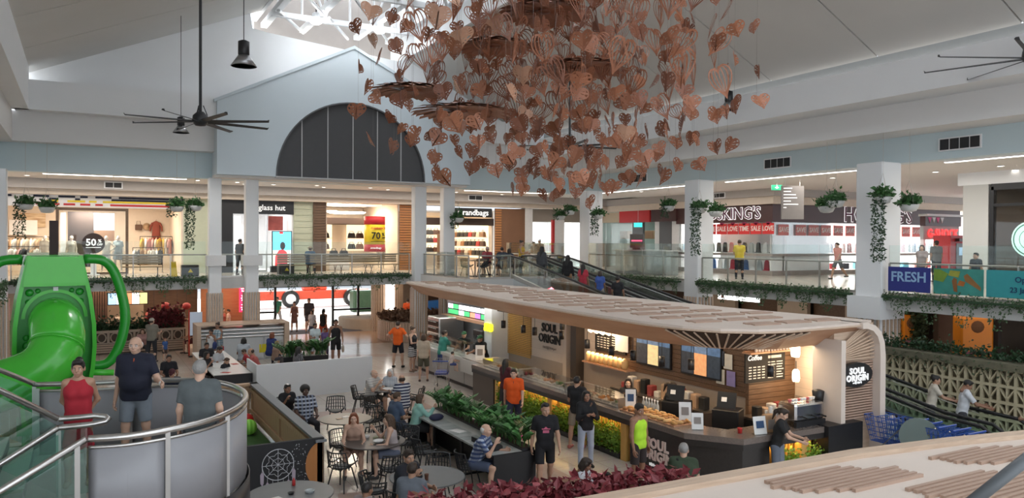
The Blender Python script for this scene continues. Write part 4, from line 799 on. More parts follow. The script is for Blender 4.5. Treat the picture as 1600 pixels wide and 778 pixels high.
# counter top things: salads, pastries, stands, bottles
gc=thing('display_case','glass salad case along the cafe counter','display case');MB().bx(10.95,10.96,14.6,21.6,1.1,1.32).build('front_glass',SHOPGL,gc);MB().bx(10.95,11.5,14.6,21.6,1.32,1.33).build('top_glass',SHOPGL,gc);MB().bx(10.97,11.5,14.6,21.6,1.1,1.12).build('tray_bed',mat('steel_bed',(.75,.73,.7),.3,metal=.3),gc)
for y in (14.6,16.9,19.3,21.6):MB().bx(10.95,11.5,y -.01,y+.01,1.1,1.34).build('divider',STEEL,gc)
FOODC={'green salad':(.10,.22,.04),'pasta salad':(.62,.42,.16),'beetroot salad':(.25,.03,.05),'coleslaw':(.66,.6,.48),'carrot salad':(.65,.25,.04),'roast chicken':(.45,.24,.09)}
TRAY=MB().bx(-.2,.2,-.14,.14,0,.02).bx(-.2,.2,-.14,-.12,.02,.05).bx(-.2,.2,.12,.14,.02,.05).bx(-.2,-.18,-.12,.12,.02,.05).bx(.18,.2,-.12,.12,.02,.05).mesh('tray',mat('tray_white',(.75,.73,.7),.3))
random.seed(11)
for i in range(20):
    k=list(FOODC)[(i*5+i//4)%6];m=cmat('food_' +k.replace(' ','_'),FOODC[k],.6,var=.5,scale=40);b=MB()
    for q in range(9):b.ball((random.uniform(-.14,.14),random.uniform(-.09,.09),.05+random.uniform(0,.03)),random.uniform(.03,.05),6,4)
    t=thing('salad_tray','white tray of %s in the glass case, %s from the pastry end' %(k,ORD[i]),'food tray',(11.24,14.85+i*.335,1.12),0,'trays in the salad case');place('tray',TRAY,t);f=b.build('food',m,t);f['kind']='stuff'
def pastry_mesh(k):
    b=MB()
    if k==0:b.tube([(-.09,-.03,.03),(-.05,.02,.04),(0,.035,.045),(.05,.02,.04),(.09,-.03,.03)],[.012,.03,.042,.03,.012],8)
    elif k==1:b.lathe([(.05,0),(.07,.03),(.055,.06),(.02,.07)],n=10)
    else:b.tube([(-.1,0,.03),(-.05,0,.04),(.05,0,.04),(.1,0,.03)],[.02,.04,.04,.02],8)
    return b.mesh('pastry',cmat('pastry_%d' %k,[(.50,.26,.08),(.30,.14,.05),(.58,.36,.15)][k],.5,var=.3,scale=30),True)
PM=[pastry_mesh(k) for k in range(3)];PN=['curved croissant','dark muffin','long roll']
bdp=thing('pastry_board','timber board of pastries on the cafe counter','board',(11.15,13.5,1.1));MB().bx(-.28,.28,-.95,.95,0,.03).build('board',WOODM,bdp)
for i in range(34):k=(i*2+i//5)%3;tag(place('pastry',PM[k],None,(10.95+(i%4)*.135,12.65+(i//4)*.21,1.13),random.uniform(0,3)),'%s on the pastry board, %s of row %s' %(PN[k],ORD[i%4],'abcdefghi'[i//4]),'pastry','pastries on the counter board')
def card(loc,rz,label,c,w_=.2,h=.34):
    t=thing('counter_card',label,'sign',loc,rz);b=MB().box((0,0,h/2),(w_,.01,h),rx=R(-12)).build('sheet',cmat('card_white',(.75,.74,.72)),t);MB().box((0,-.012,h*.55),(w_*.6,.006,h*.4),rx=R(-12)).build('print',c,t);MB().bx(-w_/2,w_/2,-.06,.08,0,.01).build('foot',GLASS,t)
NB=cmat('print_navy',(.03,.07,.16));NK=cmat('print_grey',(.25,.22,.2))
card((11.2,14.45,1.13),R(-35),'white counter card with navy emblem by the salad case',NB,.24,.42);card((11.35,12.75,1.13),R(-35),'white counter card among the pastries',NK,.26,.42);card((11.2,12.2,1.1),R(-35),'white counter card at the counter corner',NK,.24,.34);card((12.05,11.3,1.1),R(-10),'blue and white framed counter card by the paper bags',NB,.3,.36);card((11.35,22.6,1.1),R(-30),'white counter card by the timber screen',NK,.3,.5)
for i,(x,c,h,nm) in enumerate(((12.36,(.42,.25,.13),.36,'tall brown paper bag with dark print'),(12.65,(.42,.25,.13),.26,'short brown paper bag with dark print'))):
    t=thing('paper_bag',nm,'bag',(x,11.35,1.1),R(-8));MB().cbx(-.13,.13,-.08,.08,0,h,.015).build('bag',cmat('kraft',c),t);MB().bx(-.08,.08,-.084,-.08,h*.2,h*.75).build('print',NK,t)
def bottle(loc,c,label,s=1.,grp=None):
    t=thing('bottle',label,'bottle',loc,0,grp);MB().lathe([(.035*s,0),(.036*s,.12*s),(.03*s,.16*s),(.014*s,.2*s),(.014*s,.23*s)],n=10).build('body',c,t,True);MB().lathe([(.017*s,.23*s),(.017*s,.26*s)],n=8).build('cap',WHITEW,t)
CLR=mat('clear_plastic',(.6,.65,.66),.15,alpha=.55);REDC=cmat('red_plastic',(.5,.03,.03),.3)
for i in range(6):bottle((11.42+.0*i,14.3-i*.1-.05,1.1),CLR,'clear water bottle beside the till card, %s along' %ORD[i],1.15,'water bottles on the counter')
tag(MB().lathe([(.045,0),(.05,.1),(.05,.11),(.0,.1)],n=12).build('jar',REDC,None,True,(11.75,11.55,1.1)),'red jar on the counter corner','jar')
for i,(y,x) in enumerate(((14.1,12.3),(12.9,12.75))):
    t=thing('till','black till screen behind the counter, %s' %('by the server in the logo shirt','near the coffee cups')[i],'till',(x,y,.95),R(-60));MB().cbx(-.3,.3,-.25,.25,-.95,.3,.02).build('body',BLACK,t);mn=MB().box((0,-.1,.5),(.42,.04,.36),rx=R(-15)).build('monitor',BLACK,t);MB().box((-.05,-.135,.52),(.12,.01,.1),rx=R(-15)).build('receipt',WHITEW,mn)
em=thing('espresso_machine','silver and black espresso machine on the side counter','machine',(13.55,11.55,1.1));MB().cbx(-.45,.45,-.25,.25,.12,.48,.04).build('body',mat('machine_chrome',(.5,.5,.5),.2,metal=1.),em);MB().bx(-.45,.45,-.27,-.2,.0,.12).build('drip_tray',BLACK,em)
for x in (-.25,.05,.3):MB().tube([(x,-.26,.22),(x,-.4,.2)],.02,6).build('group_handle',BLACK,em)
MB().lathe([(.1,.48),(.14,.75),(.03,.78)],n=12).build('hopper',BLACK,em,True,(.6,.05,-.1))
for i in range(16):tag(place('paper_cup',CUP,None,(12.95+(i%8)*.1,11.95-(i//8)*.1,1.1+.0),0),'white takeaway cup beside the espresso machine, %s in the %s row' %(ORD[i%8],('rear','front')[i//8]),'cup','takeaway cups by the espresso machine').scale=(1,1,2.2+.4*(i%3))
CANR=cmat('red_cup',(.55,.12,.12))
for i in range(9):tag(place('saucer_cup',MB().lathe([(.03,0),(.045,.06),(.02,.062)],n=10).mesh('saucer_cup',CANR if i%3==0 else MATS['cup_white'],True),None,(13.2+i*.09,11.55,1.59)),'upturned cup warming on the espresso machine, %s along' %ORD[i],'cup','cups on top of the espresso machine')
bw=thing('back_bench','dark work bench along the kiosk rear wall','bench',(13.2,0,0));MB().bx(-.25,.38,13.9,17.6,0,.9).build('cabinet',cmat('bench_dark',(.06,.045,.04)),bw);MB().bx(-.28,.38,13.9,17.6,.9,.95).build('top',STEEL,bw)
b2=thing('coffee_bench','dark work bench below the coffee board','bench',(0,12.85,0));MB().bx(13.3,15.1,-.3,.2,0,.95).build('cabinet',BLACK,b2);MB().bx(13.3,15.1,-.32,.2,.95,1.0).build('top',STEEL,b2)
random.seed(5)
for i in range(12):
    c=[(.02,.02,.02),(.45,.3,.2),(.6,.58,.55),(.3,.05,.05)][i%4];tag(MB().cbx(-.1,.1,-.1,.1,0,random.uniform(.15,.4),.02).build('canister',cmat('canister%d' %(i%4),c,.4),None,False,(13.15,14.1+i*.28,.95)),'%s canister on the rear work bench, %s along' %(['black','tan','white','dark red'][i%4],ORD[i]),'canister','canisters on the rear bench')
for i in range(7):tag(MB().cbx(-.09,.09,-.09,.09,0,random.uniform(.15,.38),.02).build('canister',cmat('canister%d' %(i%4),(.02,.02,.02),.4),None,False,(13.5+i*.23,12.75,1.0)),'%s canister below the coffee board, %s along' %(['black','tan','white','dark red'][i%4],ORD[i]),'canister','canisters below the coffee board')
lp=thing('side_partition','low taupe partition beside the timber kiosk leg','partition',(15.95,11.25,0));MB().prism([(-.25,0),(.4,0),(.4,1.02),(.3,1.05),(-.25,.92)],-.03,.03,'y').build('panel',CTOP,lp)
# planting in the counter niches
LEAF=MB().add([(0,0,0),(.022,.03,.012),(0,.075,0),(-.022,.03,.012)],[(0,1,2,3)])
def leaf_cloud(n,fn,size,seed):
    """many small folded leaves as one mesh; fn() -> (position, direction)"""
    rnd=random.Random(seed);vs=[];fs=[]
    for i in range(n):
        p,d=fn(rnd);d=Vector(d).normalized();s=size*rnd.uniform(.65,1.35);up=Vector((rnd.uniform(-1,1),rnd.uniform(-1,1),rnd.uniform(-.3,1)));sd=d.cross(up)
        if sd.length<1e-3:continue
        sd.normalize();nn=sd.cross(d);p=Vector(p);o=len(vs)
        vs+=[tuple(p),tuple(p+d*s*.45+sd*s*.3+nn*s*.08),tuple(p+d*s),tuple(p+d*s*.45-sd*s*.3+nn*s*.08)];fs+=[(o,o+1,o+2),(o,o+2,o+3)]
    b=MB();b.v=vs;b.f=fs;b.m=[0]*len(fs);return b
def leafm(name,c,var=.45):
    m=mat(name,c,.5,var=var,scale=9);return m
G1=leafm('lime_leaf',(.16,.30,.03));G2=leafm('mid_green_leaf',(.045,.13,.035));G3=leafm('dark_green_leaf',(.022,.06,.022));G4=leafm('olive_leaf',(.06,.085,.04))
for i,y in enumerate((15.0,16.6,18.2,19.7)):
    t=thing('niche_shrub','lime green shrub in the lit counter niche, %s from the corner' %O9[i],'plant',(10.9,y,0));MB().bx(-.1,.1,-.65,.65,0,.12).build('trough',BLACK,t)
    f=leaf_cloud(1500,lambda r:((r.uniform(-.12,.12),r.uniform(-.66,.66),.1+abs(r.gauss(.28,.16))),(r.uniform(-1,.4),r.uniform(-1,1),r.uniform(-.3,1))),.075,i).build('foliage',G1,t);f['kind']='stuff'
for i,x in enumerate((12.75,13.45)):
    t=thing('niche_shrub','small lime shrub in the side counter niche, %s' %('by the barista','by the kiosk leg')[i],'plant',(x,11.2,0));MB().bx(-.3,.3,-.08,.1,0,.12).build('trough',BLACK,t)
    f=leaf_cloud(700,lambda r:((r.uniform(-.3,.3),r.uniform(-.12,.1),.1+abs(r.gauss(.28,.16))),(r.uniform(-1,1),r.uniform(-1,.4),r.uniform(-.3,1))),.075,i+9).build('foliage',G1,t);f['kind']='stuff'
# ================================================================ canopy of the nearer kiosk
def near_canopy():
    t=thing('near_canopy','pale canopy roof with raised diamond slat blocks and a timber edge','canopy',(0,-.06,-.09))
    top=[(.8,1.0),(14,1.0),(14,3.2),(12.5,3.5),(10,3.95),(8.1,4.22),(7.2,4.4),(6,4.55),(3,4.62),(1.4,4.6),(.9,4.3),(.8,3.8)]
    MB().prism(top,3.08,3.2).build('roof_board',CTOP,t);MB().prism([(x,y+(.06 if y>2 else 0)) for x,y in top],2.9,3.1).build('fascia',WOODM,t)
    e=[p for p in top if p[1]>3];MB().loft([[(x,y -.06,3.2),(x,y+.08,3.2),(x,y+.08,3.245),(x,y -.06,3.245)] for x,y in e[::-1]]).build('edge_lip',WOODL,t)
    me=MB().bx(-.5,.5,-.022,.022,0,.026).mesh('slat',SLATM);random.seed(21)
    for (cx,cy,n,L) in ((3.35,4.12,9,.95),(5.3,4.15,9,1.25),(7.1,3.98,8,1.15),(4.15,3.45,11,1.4),(6.25,3.45,11,1.45),(8.3,3.5,9,1.2),(3.0,3.0,10,1.3),(5.1,2.85,10,1.4),(7.3,2.8,10,1.4),(9.6,3.1,9,1.2),(2.0,3.7,10,1.0),(2.2,2.2,9,1.2),(4.2,2.2,9,1.2)):
        for i in range(n):
            f=(i -(n -1)/2)/n;o=place('slat',me,t,(cx+f*.55+random.uniform(-.05,.05),cy -f*n*.055*1.05,3.2),0);o.scale=(L*(1-abs(f)*.75)+random.uniform(-.05,.05),.75,1)
near_canopy()
tag(MB().tube([(2.36,1.43,4.15),(2.64,1.28,4.40)],.019,12).build('handrail_pipe',mat('dark_pipe',(.10,.11,.12),.45),None,True),'dark grey sloping pipe above the pale canopy','pipe')
# ================================================================ stair landing
FROST=mat('frosted_panel',(.30,.30,.32),.35,var=.06,scale=1.5);LAND=mat('landing_stone',(.40,.37,.34),.4,var=.08)
def stair():
    t=thing('stair_landing','curved stair landing with frosted panels and steel handrail','staircase')
    rim=[(-.6,12.78),(.1,12.55),(.6,12.42),(1.1,12.3),(1.5,12.05),(1.78,11.6),(1.9,11.0),(1.84,10.4),(1.6,9.8),(1.25,9.35),(.8,9.08),(.4,8.98),(.05,9.05)]
    poly=rim+[(-.25,9.1),(-.6,9.1)]
    MB().prism(poly[::-1],1.7,1.93).build('landing_slab',mat('landing_black',(.03,.03,.033),.35),t);MB().prism(poly[::-1],1.93,1.95).build('landing_floor',LAND,t)
    def fine(p,k=3):
        q=[]
        for i in range(len(p)-1):
            a,b,c,d=p[max(0,i -1)],p[i],p[i+1],p[min(len(p)-1,i+2)]
            for s in range(k):
                u=s/k;q.append(tuple(.5*((2*b[j])+(-a[j]+c[j])*u+(2*a[j]-5*b[j]+4*c[j]-d[j])*u*u+(-a[j]+3*b[j]-3*c[j]+d[j])*u**3) for j in (0,1)))
        return q+[p[-1]]
    fr=fine(rim)
    MB().tube([(x,y,2.95) for x,y in fr],.036,10).build('handrail',STEEL,t,True);MB().tube([(x,y,2.86) for x,y in fr],.018,8).build('lower_rail',STEEL,t,True)
    for a,b in zip((0,6,12,18,25,30),(6,12,18,25,30,36)):
        seg=fr[a:b+1];MB().loft([[(x,y,1.98),(x*1.0+.012,y,1.98),(x+.012,y,2.84),(x,y,2.84)] for x,y in seg]).build('frosted_panel',FROST,t,True)
        x,y=seg[0];MB().bx(x -.025,x+.025,y -.025,y+.025,1.95,2.93).build('post',RAILM,t)
    MB().loft([[(x,y,1.55),(x+.015,y,1.55),(x+.015,y,1.97),(x,y,1.97)] for x,y in fine([(x*1.02,y) for x,y in rim])]).build('fascia_band',mat('landing_black',(.03,.03,.033)),t,True)
    # upper flight
    TR=LAND;RI=mat('riser_dark',(.03,.035,.04),.4)
    for i in range(9):
        x=-.6-i*.29;z=1.95+(i+1)*.161
        MB().bx(x -.31,x,10.65,12.7,z -.03,z).build('tread',TR,t);MB().bx(x -.02,x,10.65,12.7,z -.161,z -.03).build('riser',RI,t)
    for i in range(11):
        x=-.3-i*.29;z=1.95-(i+1)*.17
        MB().bx(x -.31,x,9.15,10.4,z -.03,z).build('tread',TR,t);MB().bx(x -.02,x,9.15,10.4,z,z+.14).build('riser',RI,t)
    GG=glass_mat('stair_glass',(.72,.86,.82),.2)
    def flight(x0,z0,dx,dz,y,nm):
        MB().tube([(x0,y,z0),(x0+dx,y,z0+dz)],.034,10).build('handrail',STEEL,t,True)
        MB().prism([(x0,z0-.9),(x0,z0-.08),(x0+dx,z0+dz -.08),(x0+dx,z0+dz -.9)],y -.006,y+.006,'y').build('glass_panel',GG,t)
    flight(-.58,2.95,-2.6,1.45,12.78,'far');flight(-.25,2.88,-2.6,1.75,10.55,'mid');flight(-.25,2.8,-2.6,-1.6,10.45,'mid');flight(.03,2.95,-3.0,-1.7,9.05,'near')
    MB().tube([(-.25,10.55,2.88),(.12,10.55,2.88),(.24,10.53,2.86),(.27,10.5,2.84),(.24,10.47,2.81),(.12,10.45,2.8),(-.25,10.45,2.8)],.034,10).build('rail_return',STEEL,t,True)
    MB().bx(-.25,.1,10.49,10.51,1.98,2.78).build('glass_panel',GG,t)
    for x,y,z in ((-.05,9.05,2.9),(-.25,10.5,2.8),(-.56,12.75,2.9)):MB().bx(x -.025,x+.025,y -.025,y+.025,1.95,z).build('post',RAILM,t)
    MB().cbx(-1.2,1.3,9.9,11.9,0,1.7,.05).build('support',mat('landing_black',(.03,.03,.033)),t)
stair()
# ================================================================ green play slide
GRN=mat('slide_green',(.07,.50,.045),.2,var=.04);GRD=mat('slide_dark_green',(.022,.30,.03),.28,var=.06)
def slide():
    t=thing('play_slide','big bright green enclosed tube slide with barrel shaped tower','slide',(-.45,16.6,0));t.rotation_euler=(0,0,R(4))
    # tower barrel: front panel with rim
    prof=[(.42,4.70),(.50,4.3),(.58,3.9),(.64,3.4),(.65,3.0),(.62,2.6),(.55,2.2),(.5,1.6)]
    outline=[(-x,z) for x,z in prof]+[(x,z) for x,z in prof[::-1]]
    MB().prism(outline,.0,.1,'y').build('tower_panel',GRD,t)
    for s in (-1,1):
        MB().loft([[(s*(x -.05),-.16,z),(s*(x+.02),-.16,z),(s*(x+.05),.9,z),(s*(x -.02),.9,z)] for x,z in prof]).build('side_rim',GRN,t)
    MB().loft([[(-.42,-.18,4.68),(.42,-.18,4.68),(.42,.9,4.74),(-.42,.9,4.74)],[(-.5,-.2,4.2),(.5,-.2,4.2),(.5,.9,4.2),(-.5,.9,4.2)]]).build('hood',GRN,t);MB().bx(-.5,.5,-.2,-.12,4.14,4.2).build('hood_lip',GRN,t)
    for x,z,r in ((-.4,4.02,.07),(-.27,4.05,.045),(-.42,3.85,.05),(.4,4.02,.07),(.27,4.05,.045),(.42,3.85,.05),(-.45,3.2,.06),(-.44,3.05,.08)):MB().ball((x,0,z),(r,.05,r),12,6).build('boss',GRD,t,True)
    MB().loft([[(.53*math.cos(math.pi*i/16),-.05,3.55+.53*math.sin(math.pi*i/16)) for i in range(17)],[(.47*math.cos(math.pi*i/16),-.05,3.55+.47*math.sin(math.pi*i/16)) for i in range(17)]],False,False).build('tube_collar',GRN,t)
    path=[(.0,.1,3.5),(.0,-.25,3.48),(.01,-.6,3.38),(.0,-.88,3.18),(-.1,-1.05,2.92),(-.35,-1.1,2.7),(-.75,-1.05,2.55),(-1.2,-.95,2.42),(-1.8,-.8,2.2),(-2.4,-.5,1.8),(-2.8,.1,1.3),(-2.8,.8,.8)]
    def cr(p,k=4):
        q=[]
        for i in range(len(p)-1):
            a,b,c,d=(Vector(p[max(0,i -1)]),Vector(p[i]),Vector(p[i+1]),Vector(p[min(len(p)-1,i+2)]))
            for s in range(k):u=s/k;q.append(.5*((2*b)+(-a+c)*u+(2*a -5*b+4*c -d)*u*u+(-a+3*b -3*c+d)*u**3))
        return q+[Vector(p[-1])]
    q=cr(path);c1=13;c2=27
    for a,b in ((0,c1),(c1,c2),(c2,len(q)-1)):
        MB().tube(q[a:b+1],.43,24).build('tube_section',GRN,t,True)
        if a:MB().tube([q[a]-(q[a+1]-q[a])*.12,q[a]+(q[a+1]-q[a])*.12],.445,24).build('joint_flange',GRN,t,True)
    for s in (1,-1):
        arm=[(s*.5,.5,4.62),(s*.8,.5,4.6),(s*.98,.5,4.45),(s*1.12,.5,4.1),(s*1.22,.5,3.6),(s*1.2,.5,3.2),(s*1.08,.5,2.8),(s*.88,.5,2.55),(s*.55,.5,2.55)]
        MB().tube(cr(arm,3),.095,10).build('hoop',GRD,t,True)
    MB().tube([(.5,.3,2.45),(1.0,.3,2.4)],.06,8).build('cross_tube',GRN,t,True);MB().bx(-.07,.07,.4,.54,0,5.35).build('mast',cmat('dark_brown_post',(.035,.018,.015)),t)
    MB().bx(-.03,.05,-.06,0,4.05,4.12).build('name_plate',WHITEW,t)
    for s in (-.45,.45):MB().tube([(s,.4,0),(s,.4,1.7)],.07,8).build('tower_leg',GRD,t)
    MB().bx(-.6,.6,.1,.9,1.4,1.6).build('deck',GRD,t)
slide()
# ================================================================ timber fence of the play area
FEN=wood_mat('fence_timber',(.40,.25,.15),(.52,.34,.21),2.,(6,6,.7));TURF=mat('play_turf',(.035,.10,.02),.9,var=.3,scale=60)
fp=thing('play_fence','timber board fence around the play area with grey capping','fence')
brd=MB().bx(-.02,.02,-.085,.085,.08,.98).mesh('board',FEN)
for i in range(38):place('board',brd,fp,(4.12,15.35+i*.18,0))
brd2=MB().bx(-.085,.085,-.02,.02,.08,.98).mesh('board',FEN)
for i in range(34):place('board',brd2,fp,(-2.0+i*.18,22.15,0))
for z in (.3,.86):MB().bx(4.04,4.1,15.3,22.1,z -.05,z+.05).build('rail',FEN,fp);MB().bx(-2,4.1,22.07,22.13,z -.05,z+.05).build('rail',FEN,fp)
MB().bx(4.02,4.24,15.2,22.3,1.0,1.05).build('capping',mat('cap_grey',(.16,.17,.18),.5),fp);MB().bx(-2,4.24,22.04,22.26,1.0,1.05).build('capping',FEN,fp)
for x,y in ((4.12,15.3),(4.12,18.7),(4.12,22.15),(.5,22.15)):MB().bx(x -.06,x+.06,y -.06,y+.06,0,1.0).build('post',FEN,fp)
flat([(-3,15.3),(4.05,15.3),(4.05,22.05),(-3,22.05)],.012,'play_turf',TURF)
tag(MB().ball((0,0,.2),.2,18,10).build('play_ball',cmat('ball_red',(.55,.02,.02),.4),None,True,(3.78,21.3,.012)),'red play ball inside the timber fence','ball')
tag(MB().ball((0,0,.2),.2,18,10).build('play_ball',stripe_mat('ball_green',(.2,.55,.05),(.35,.75,.12),9,0),None,True,(3.72,20.55,.012)),'green striped play ball inside the timber fence','ball')
ap=thing('art_panel','black painted panel with white dream catcher and orange moon','panel',(2.35,15.25,0));MB().bx(0,1.85,0,.08,0,1.08).build('panel',cmat('chalk_paint',(.018,.018,.02)),ap)
WP=cmat('chalk_line',(.55,.55,.58));PP=cmat('chalk_mauve',(.42,.35,.42));cx,cz=.95,.66;b=MB()
b.tube([(cx+.3*math.cos(6.283*i/28),-.008,cz+.3*math.sin(6.283*i/28)) for i in range(28)],.008,4,closed=True)
for k in range(8):a=6.283*k/8;b.tube([(cx,-.008,cz),(cx+.3*math.cos(a),-.008,cz+.3*math.sin(a))],.005,4)
for r in (.12,.21):b.tube([(cx+r*(1+.12*math.cos(8*6.283*i/32))*math.cos(6.283*i/32),-.008,cz+r*(1+.12*math.cos(8*6.283*i/32))*math.sin(6.283*i/32)) for i in range(32)],.005,4,closed=True)
b.build('dream_catcher',WP,ap)
for i in range(7):
    x=cx -.3+i*.1;z0=cz -math.sqrt(max(.01,.09-(x -cx)**2)) if abs(x -cx)<.3 else cz -.02;L=.22+.06*(i%3==0)
    MB().tube([(x,-.008,z0),(x,-.008,z0-.08)],.004,4).build('string',WP,ap);MB().prism([(x,z0-.08),(x+.035,z0-.14),(x+.03,z0-.08-L*.8),(x,z0-.08-L),(x -.03,z0-.08-L*.8),(x -.035,z0-.14)],-.012,-.002,'y').build('feather',PP,ap)
mo=[];n=22
for i in range(n+1):a=R(90+180*i/n);mo.append((1.82+.34*math.cos(a),.56+.46*math.sin(a)))
MB().prism(mo,-.01,-.002,'y').build('moon',cmat('moon_orange',(.42,.17,.05)),ap);random.seed(2);b=MB()
for i in range(60):b.ball((random.uniform(1.2,1.5),-.004,random.uniform(.2,1.02)),random.uniform(.005,.011),5,3)
b.build('stars',WP,ap)['kind']='stuff'
# ================================================================ cafe furniture
CHB=mat('black_wire',(.02,.021,.023),.45,var=.1)
def chair_meshes():
    seat=MB()
    def surf(u,v):  # bucket shell: u across -1..1, v 0..1 from seat front to back top
        if v<.5:y=-.2+v*.8;z=.45-.03*math.sin(v*6.283)+.05*u*u
        else:y=.2+(v -.5)*.16-.1*u*u;z=.45+(v -.5)*.7
        return ((.22+.03*math.sin(v*3.14))*u,y -(.0 if v<.5 else .0),z+(.06*u*u if v<.5 else 0))
    back=MB()
    for i in range(9):
        u=-1+i/4;seat.tube([surf(u,v/10) for v in range(0,6)],.011,4);back.tube([surf(u,v/10) for v in range(5,11)],.011,4)
    for v in (0,.12,.25,.38):seat.tube([surf(-1+i/5,v) for i in range(11)],.007,4)
    for v in (.62,.74,.87):back.tube([surf(-1+i/5,v) for i in range(11)],.007,4)
    rim=[surf(-1,v/8) for v in range(0,9)]+[surf(-1+i/4,1) for i in range(1,8)]+[surf(1,v/8) for v in range(8,-1,-1)]+[surf(1-i/4,0) for i in range(1,8)]
    rm=MB().tube(rim,.015,6,closed=True)
    legs=[MB().tube([(sx*.14,sy*.12,.44),(sx*.22,sy*.22,0)],.014,6) for sx in (-1,1) for sy in (-1,1)]
    pad=MB().prism([(.19*math.cos(6.283*i/14),.18*math.sin(6.283*i/14)) for i in range(14)],.455,.475)
    return seat.mesh('seat',CHB),back.mesh('backrest',CHB),rm.mesh('rim',CHB),[l.mesh('leg',CHB) for l in legs],pad.mesh('seat_pad',CHB)
CM=chair_meshes()
def chair(x,y,rz,label,z=0):
    t=thing('wire_chair',label,'chair',(x,y,z),rz,'black wire cafe chairs');place('seat',CM[0],t);place('backrest',CM[1],t);place('rim',CM[2],t);place('seat_pad',CM[4],t)
    for l in CM[3]:place('leg',l,t)
    return t
TTOP=mat('table_top_dark',(.10,.085,.078),.35,var=.12,scale=10);TGREY=mat('table_top_grey',(.13,.135,.14),.4,var=.1)
def round_table(x,y,r,label,m=None):
    t=thing('round_table',label,'table',(x,y,0));MB().lathe([(r -.02,.715),(r,.725),(r,.74),(r -.01,.745),(.01,.745)],n=40).build('top',m or TTOP,t)
    MB().tube([(0,0,.03),(0,0,.72)],.035,10).build('pedestal',CHB,t)
    for k in range(4):a=R(45+90*k);MB().tube([(0,0,.06),(.3*math.cos(a),.3*math.sin(a),.015)],[.03,.015],6).build('foot',CHB,t)
round_table(7.62,21.3,.58,'round dark table with the elderly trio');round_table(5.5,18.1,.62,'round dark table beside the timber fence');round_table(5.4,15.8,.68,'round dark table with paper rubbish and girls');round_table(5.45,12.95,.68,'round grey table with bottle and phone',TGREY);round_table(3.05,13.15,.72,'round grey table in front of the dream catcher panel',TGREY)
def face(x,y,tx,ty):return math.atan2(ty -y,tx -x)+R(90)     # chair front is local -y
for (x,y,tx,ty,lb) in ((7.0,21.6,7.62,21.3,'wire chair of the man in the pale polo'),(7.65,22.2,7.62,21.3,'wire chair of the white haired woman'),(8.35,20.75,7.62,21.3,'wire chair of the striped shirt man'),(6.9,20.4,7.62,21.3,'empty wire chair beside the trio table'),
                       (4.75,20.9,5.5,18.1,'wire chair of the woman by the fence'),(4.95,19.6,5.5,18.1,'wire chair of the plaid shirt person'),(5.9,20.3,5.5,19,'empty wire chair behind the plaid shirt person'),(5.75,17.0,5.5,18.1,'empty wire chair between the two near tables'),(6.35,18.7,5.5,18.1,'empty wire chair by the denim shirt person'),
                       (5.0,16.7,5.4,15.8,'wire chair of the girl in tan'),(6.35,16.3,5.4,15.8,'wire chair of the long haired girl'),(4.55,15.2,5.4,15.8,'empty wire chair by the art panel'),(5.35,14.55,5.4,15.8,'empty wire chair with its back to the near table'),
                       (6.75,18.2,7.4,18.2,'wire chair of the denim shirt person'),(6.6,17.0,7.4,17,'wire chair of the woman in mint'),(6.75,13.95,7.4,13.95,'wire chair of the plaid shirt man at the bench'),(6.4,15.4,7.4,15.4,'empty wire chair at the bench table'),
                       (4.6,13.4,5.45,12.95,'wire chair of the man in the black polo'),(4.75,12.35,5.45,12.95,'wire chair of the man in the grey tee'),(3.9,12.2,3.05,13.15,'wire chair of the dark haired boy'),(6.05,13.9,5.45,12.95,'empty wire chair facing the grey table')):
    chair(x,y,face(x,y,tx,ty),lb)
def item(name,label,cat,mesh_b,m,loc,rz=0,sm=False):return tag(mesh_b.build(name,m,None,sm,loc,rz),label,cat)
PAPER=cmat('paper_white',(.72,.7,.68))
item('crumpled_paper','crumpled white paper on the girls table','paper',MB().ball((0,0,.04),(.13,.09,.04),7,4),PAPER,(5.45,15.6,.745));item('paper_bowl','white paper bowl on the girls table','bowl',MB().lathe([(.05,0),(.08,.05),(.07,.05),(.04,.01)],n=14),PAPER,(5.35,16.1,.745))
item('phone','phone lying on the girls table','phone',MB().cbx(-.04,.04,-.08,.08,0,.01,.008),BLACK,(5.85,15.9,.745));item('shoulder_bag','black bag slumped on the girls table','bag',MB().ball((0,0,.07),(.16,.1,.08),10,6).tube([(-.12,0,.1),(0,.03,.2),(.12,0,.1)],.01,5),BLACK,(5.75,15.5,.745),.4,True)
item('sandwich_wrap','pale green sandwich wrapper on the girls table','wrapper',MB().tube([(-.13,0,.03),(0,.02,.04),(.13,0,.03)],[.02,.035,.02],7),cmat('wrap_green',(.5,.52,.35)),(5.55,15.85,.745),-.4,True)
item('napkin','white napkin on the table by the fence','napkin',MB().bx(-.08,.08,-.06,.06,0,.006),PAPER,(5.55,18.25,.745),.5);item('napkin','folded tan napkin on the table by the fence','napkin',MB().bx(-.07,.07,-.05,.05,0,.01),cmat('tan_paper',(.5,.38,.28)),(5.35,18.1,.745),.2)
item('newspaper','open newspaper on the trio table','newspaper',MB().bx(-.25,.25,-.18,.18,0,.008),PAPER,(7.75,21.2,.745),.6)
bottle((5.25,13.35,.745),mat('water_clear',(.6,.66,.68),.1,alpha=.5),'clear water bottle on the grey table',1.1)
item('plate','pale oval plate on the grey table','plate',MB().lathe([(.08,0),(.14,.015),(.13,.02),(.02,.012)],n=20),mat('plate_cream',(.6,.55,.42),.3),(5.15,12.95,.745));item('phone','dark phone on the grey table','phone',MB().cbx(-.04,.04,-.09,.09,0,.012,.008),BLACK,(5.1,13.15,.745),1.3)
item('cup','brown takeaway cup on the grey table','cup',MB().lathe([(.03,0),(.04,.11),(.02,.115)],n=12),cmat('cup_brown',(.12,.05,.03)),(5.35,12.75,.745));item('carton','red and white carton on the grey table','carton',MB().cbx(-.05,.05,-.04,.04,0,.05,.005),REDC,(5.2,12.6,.745))
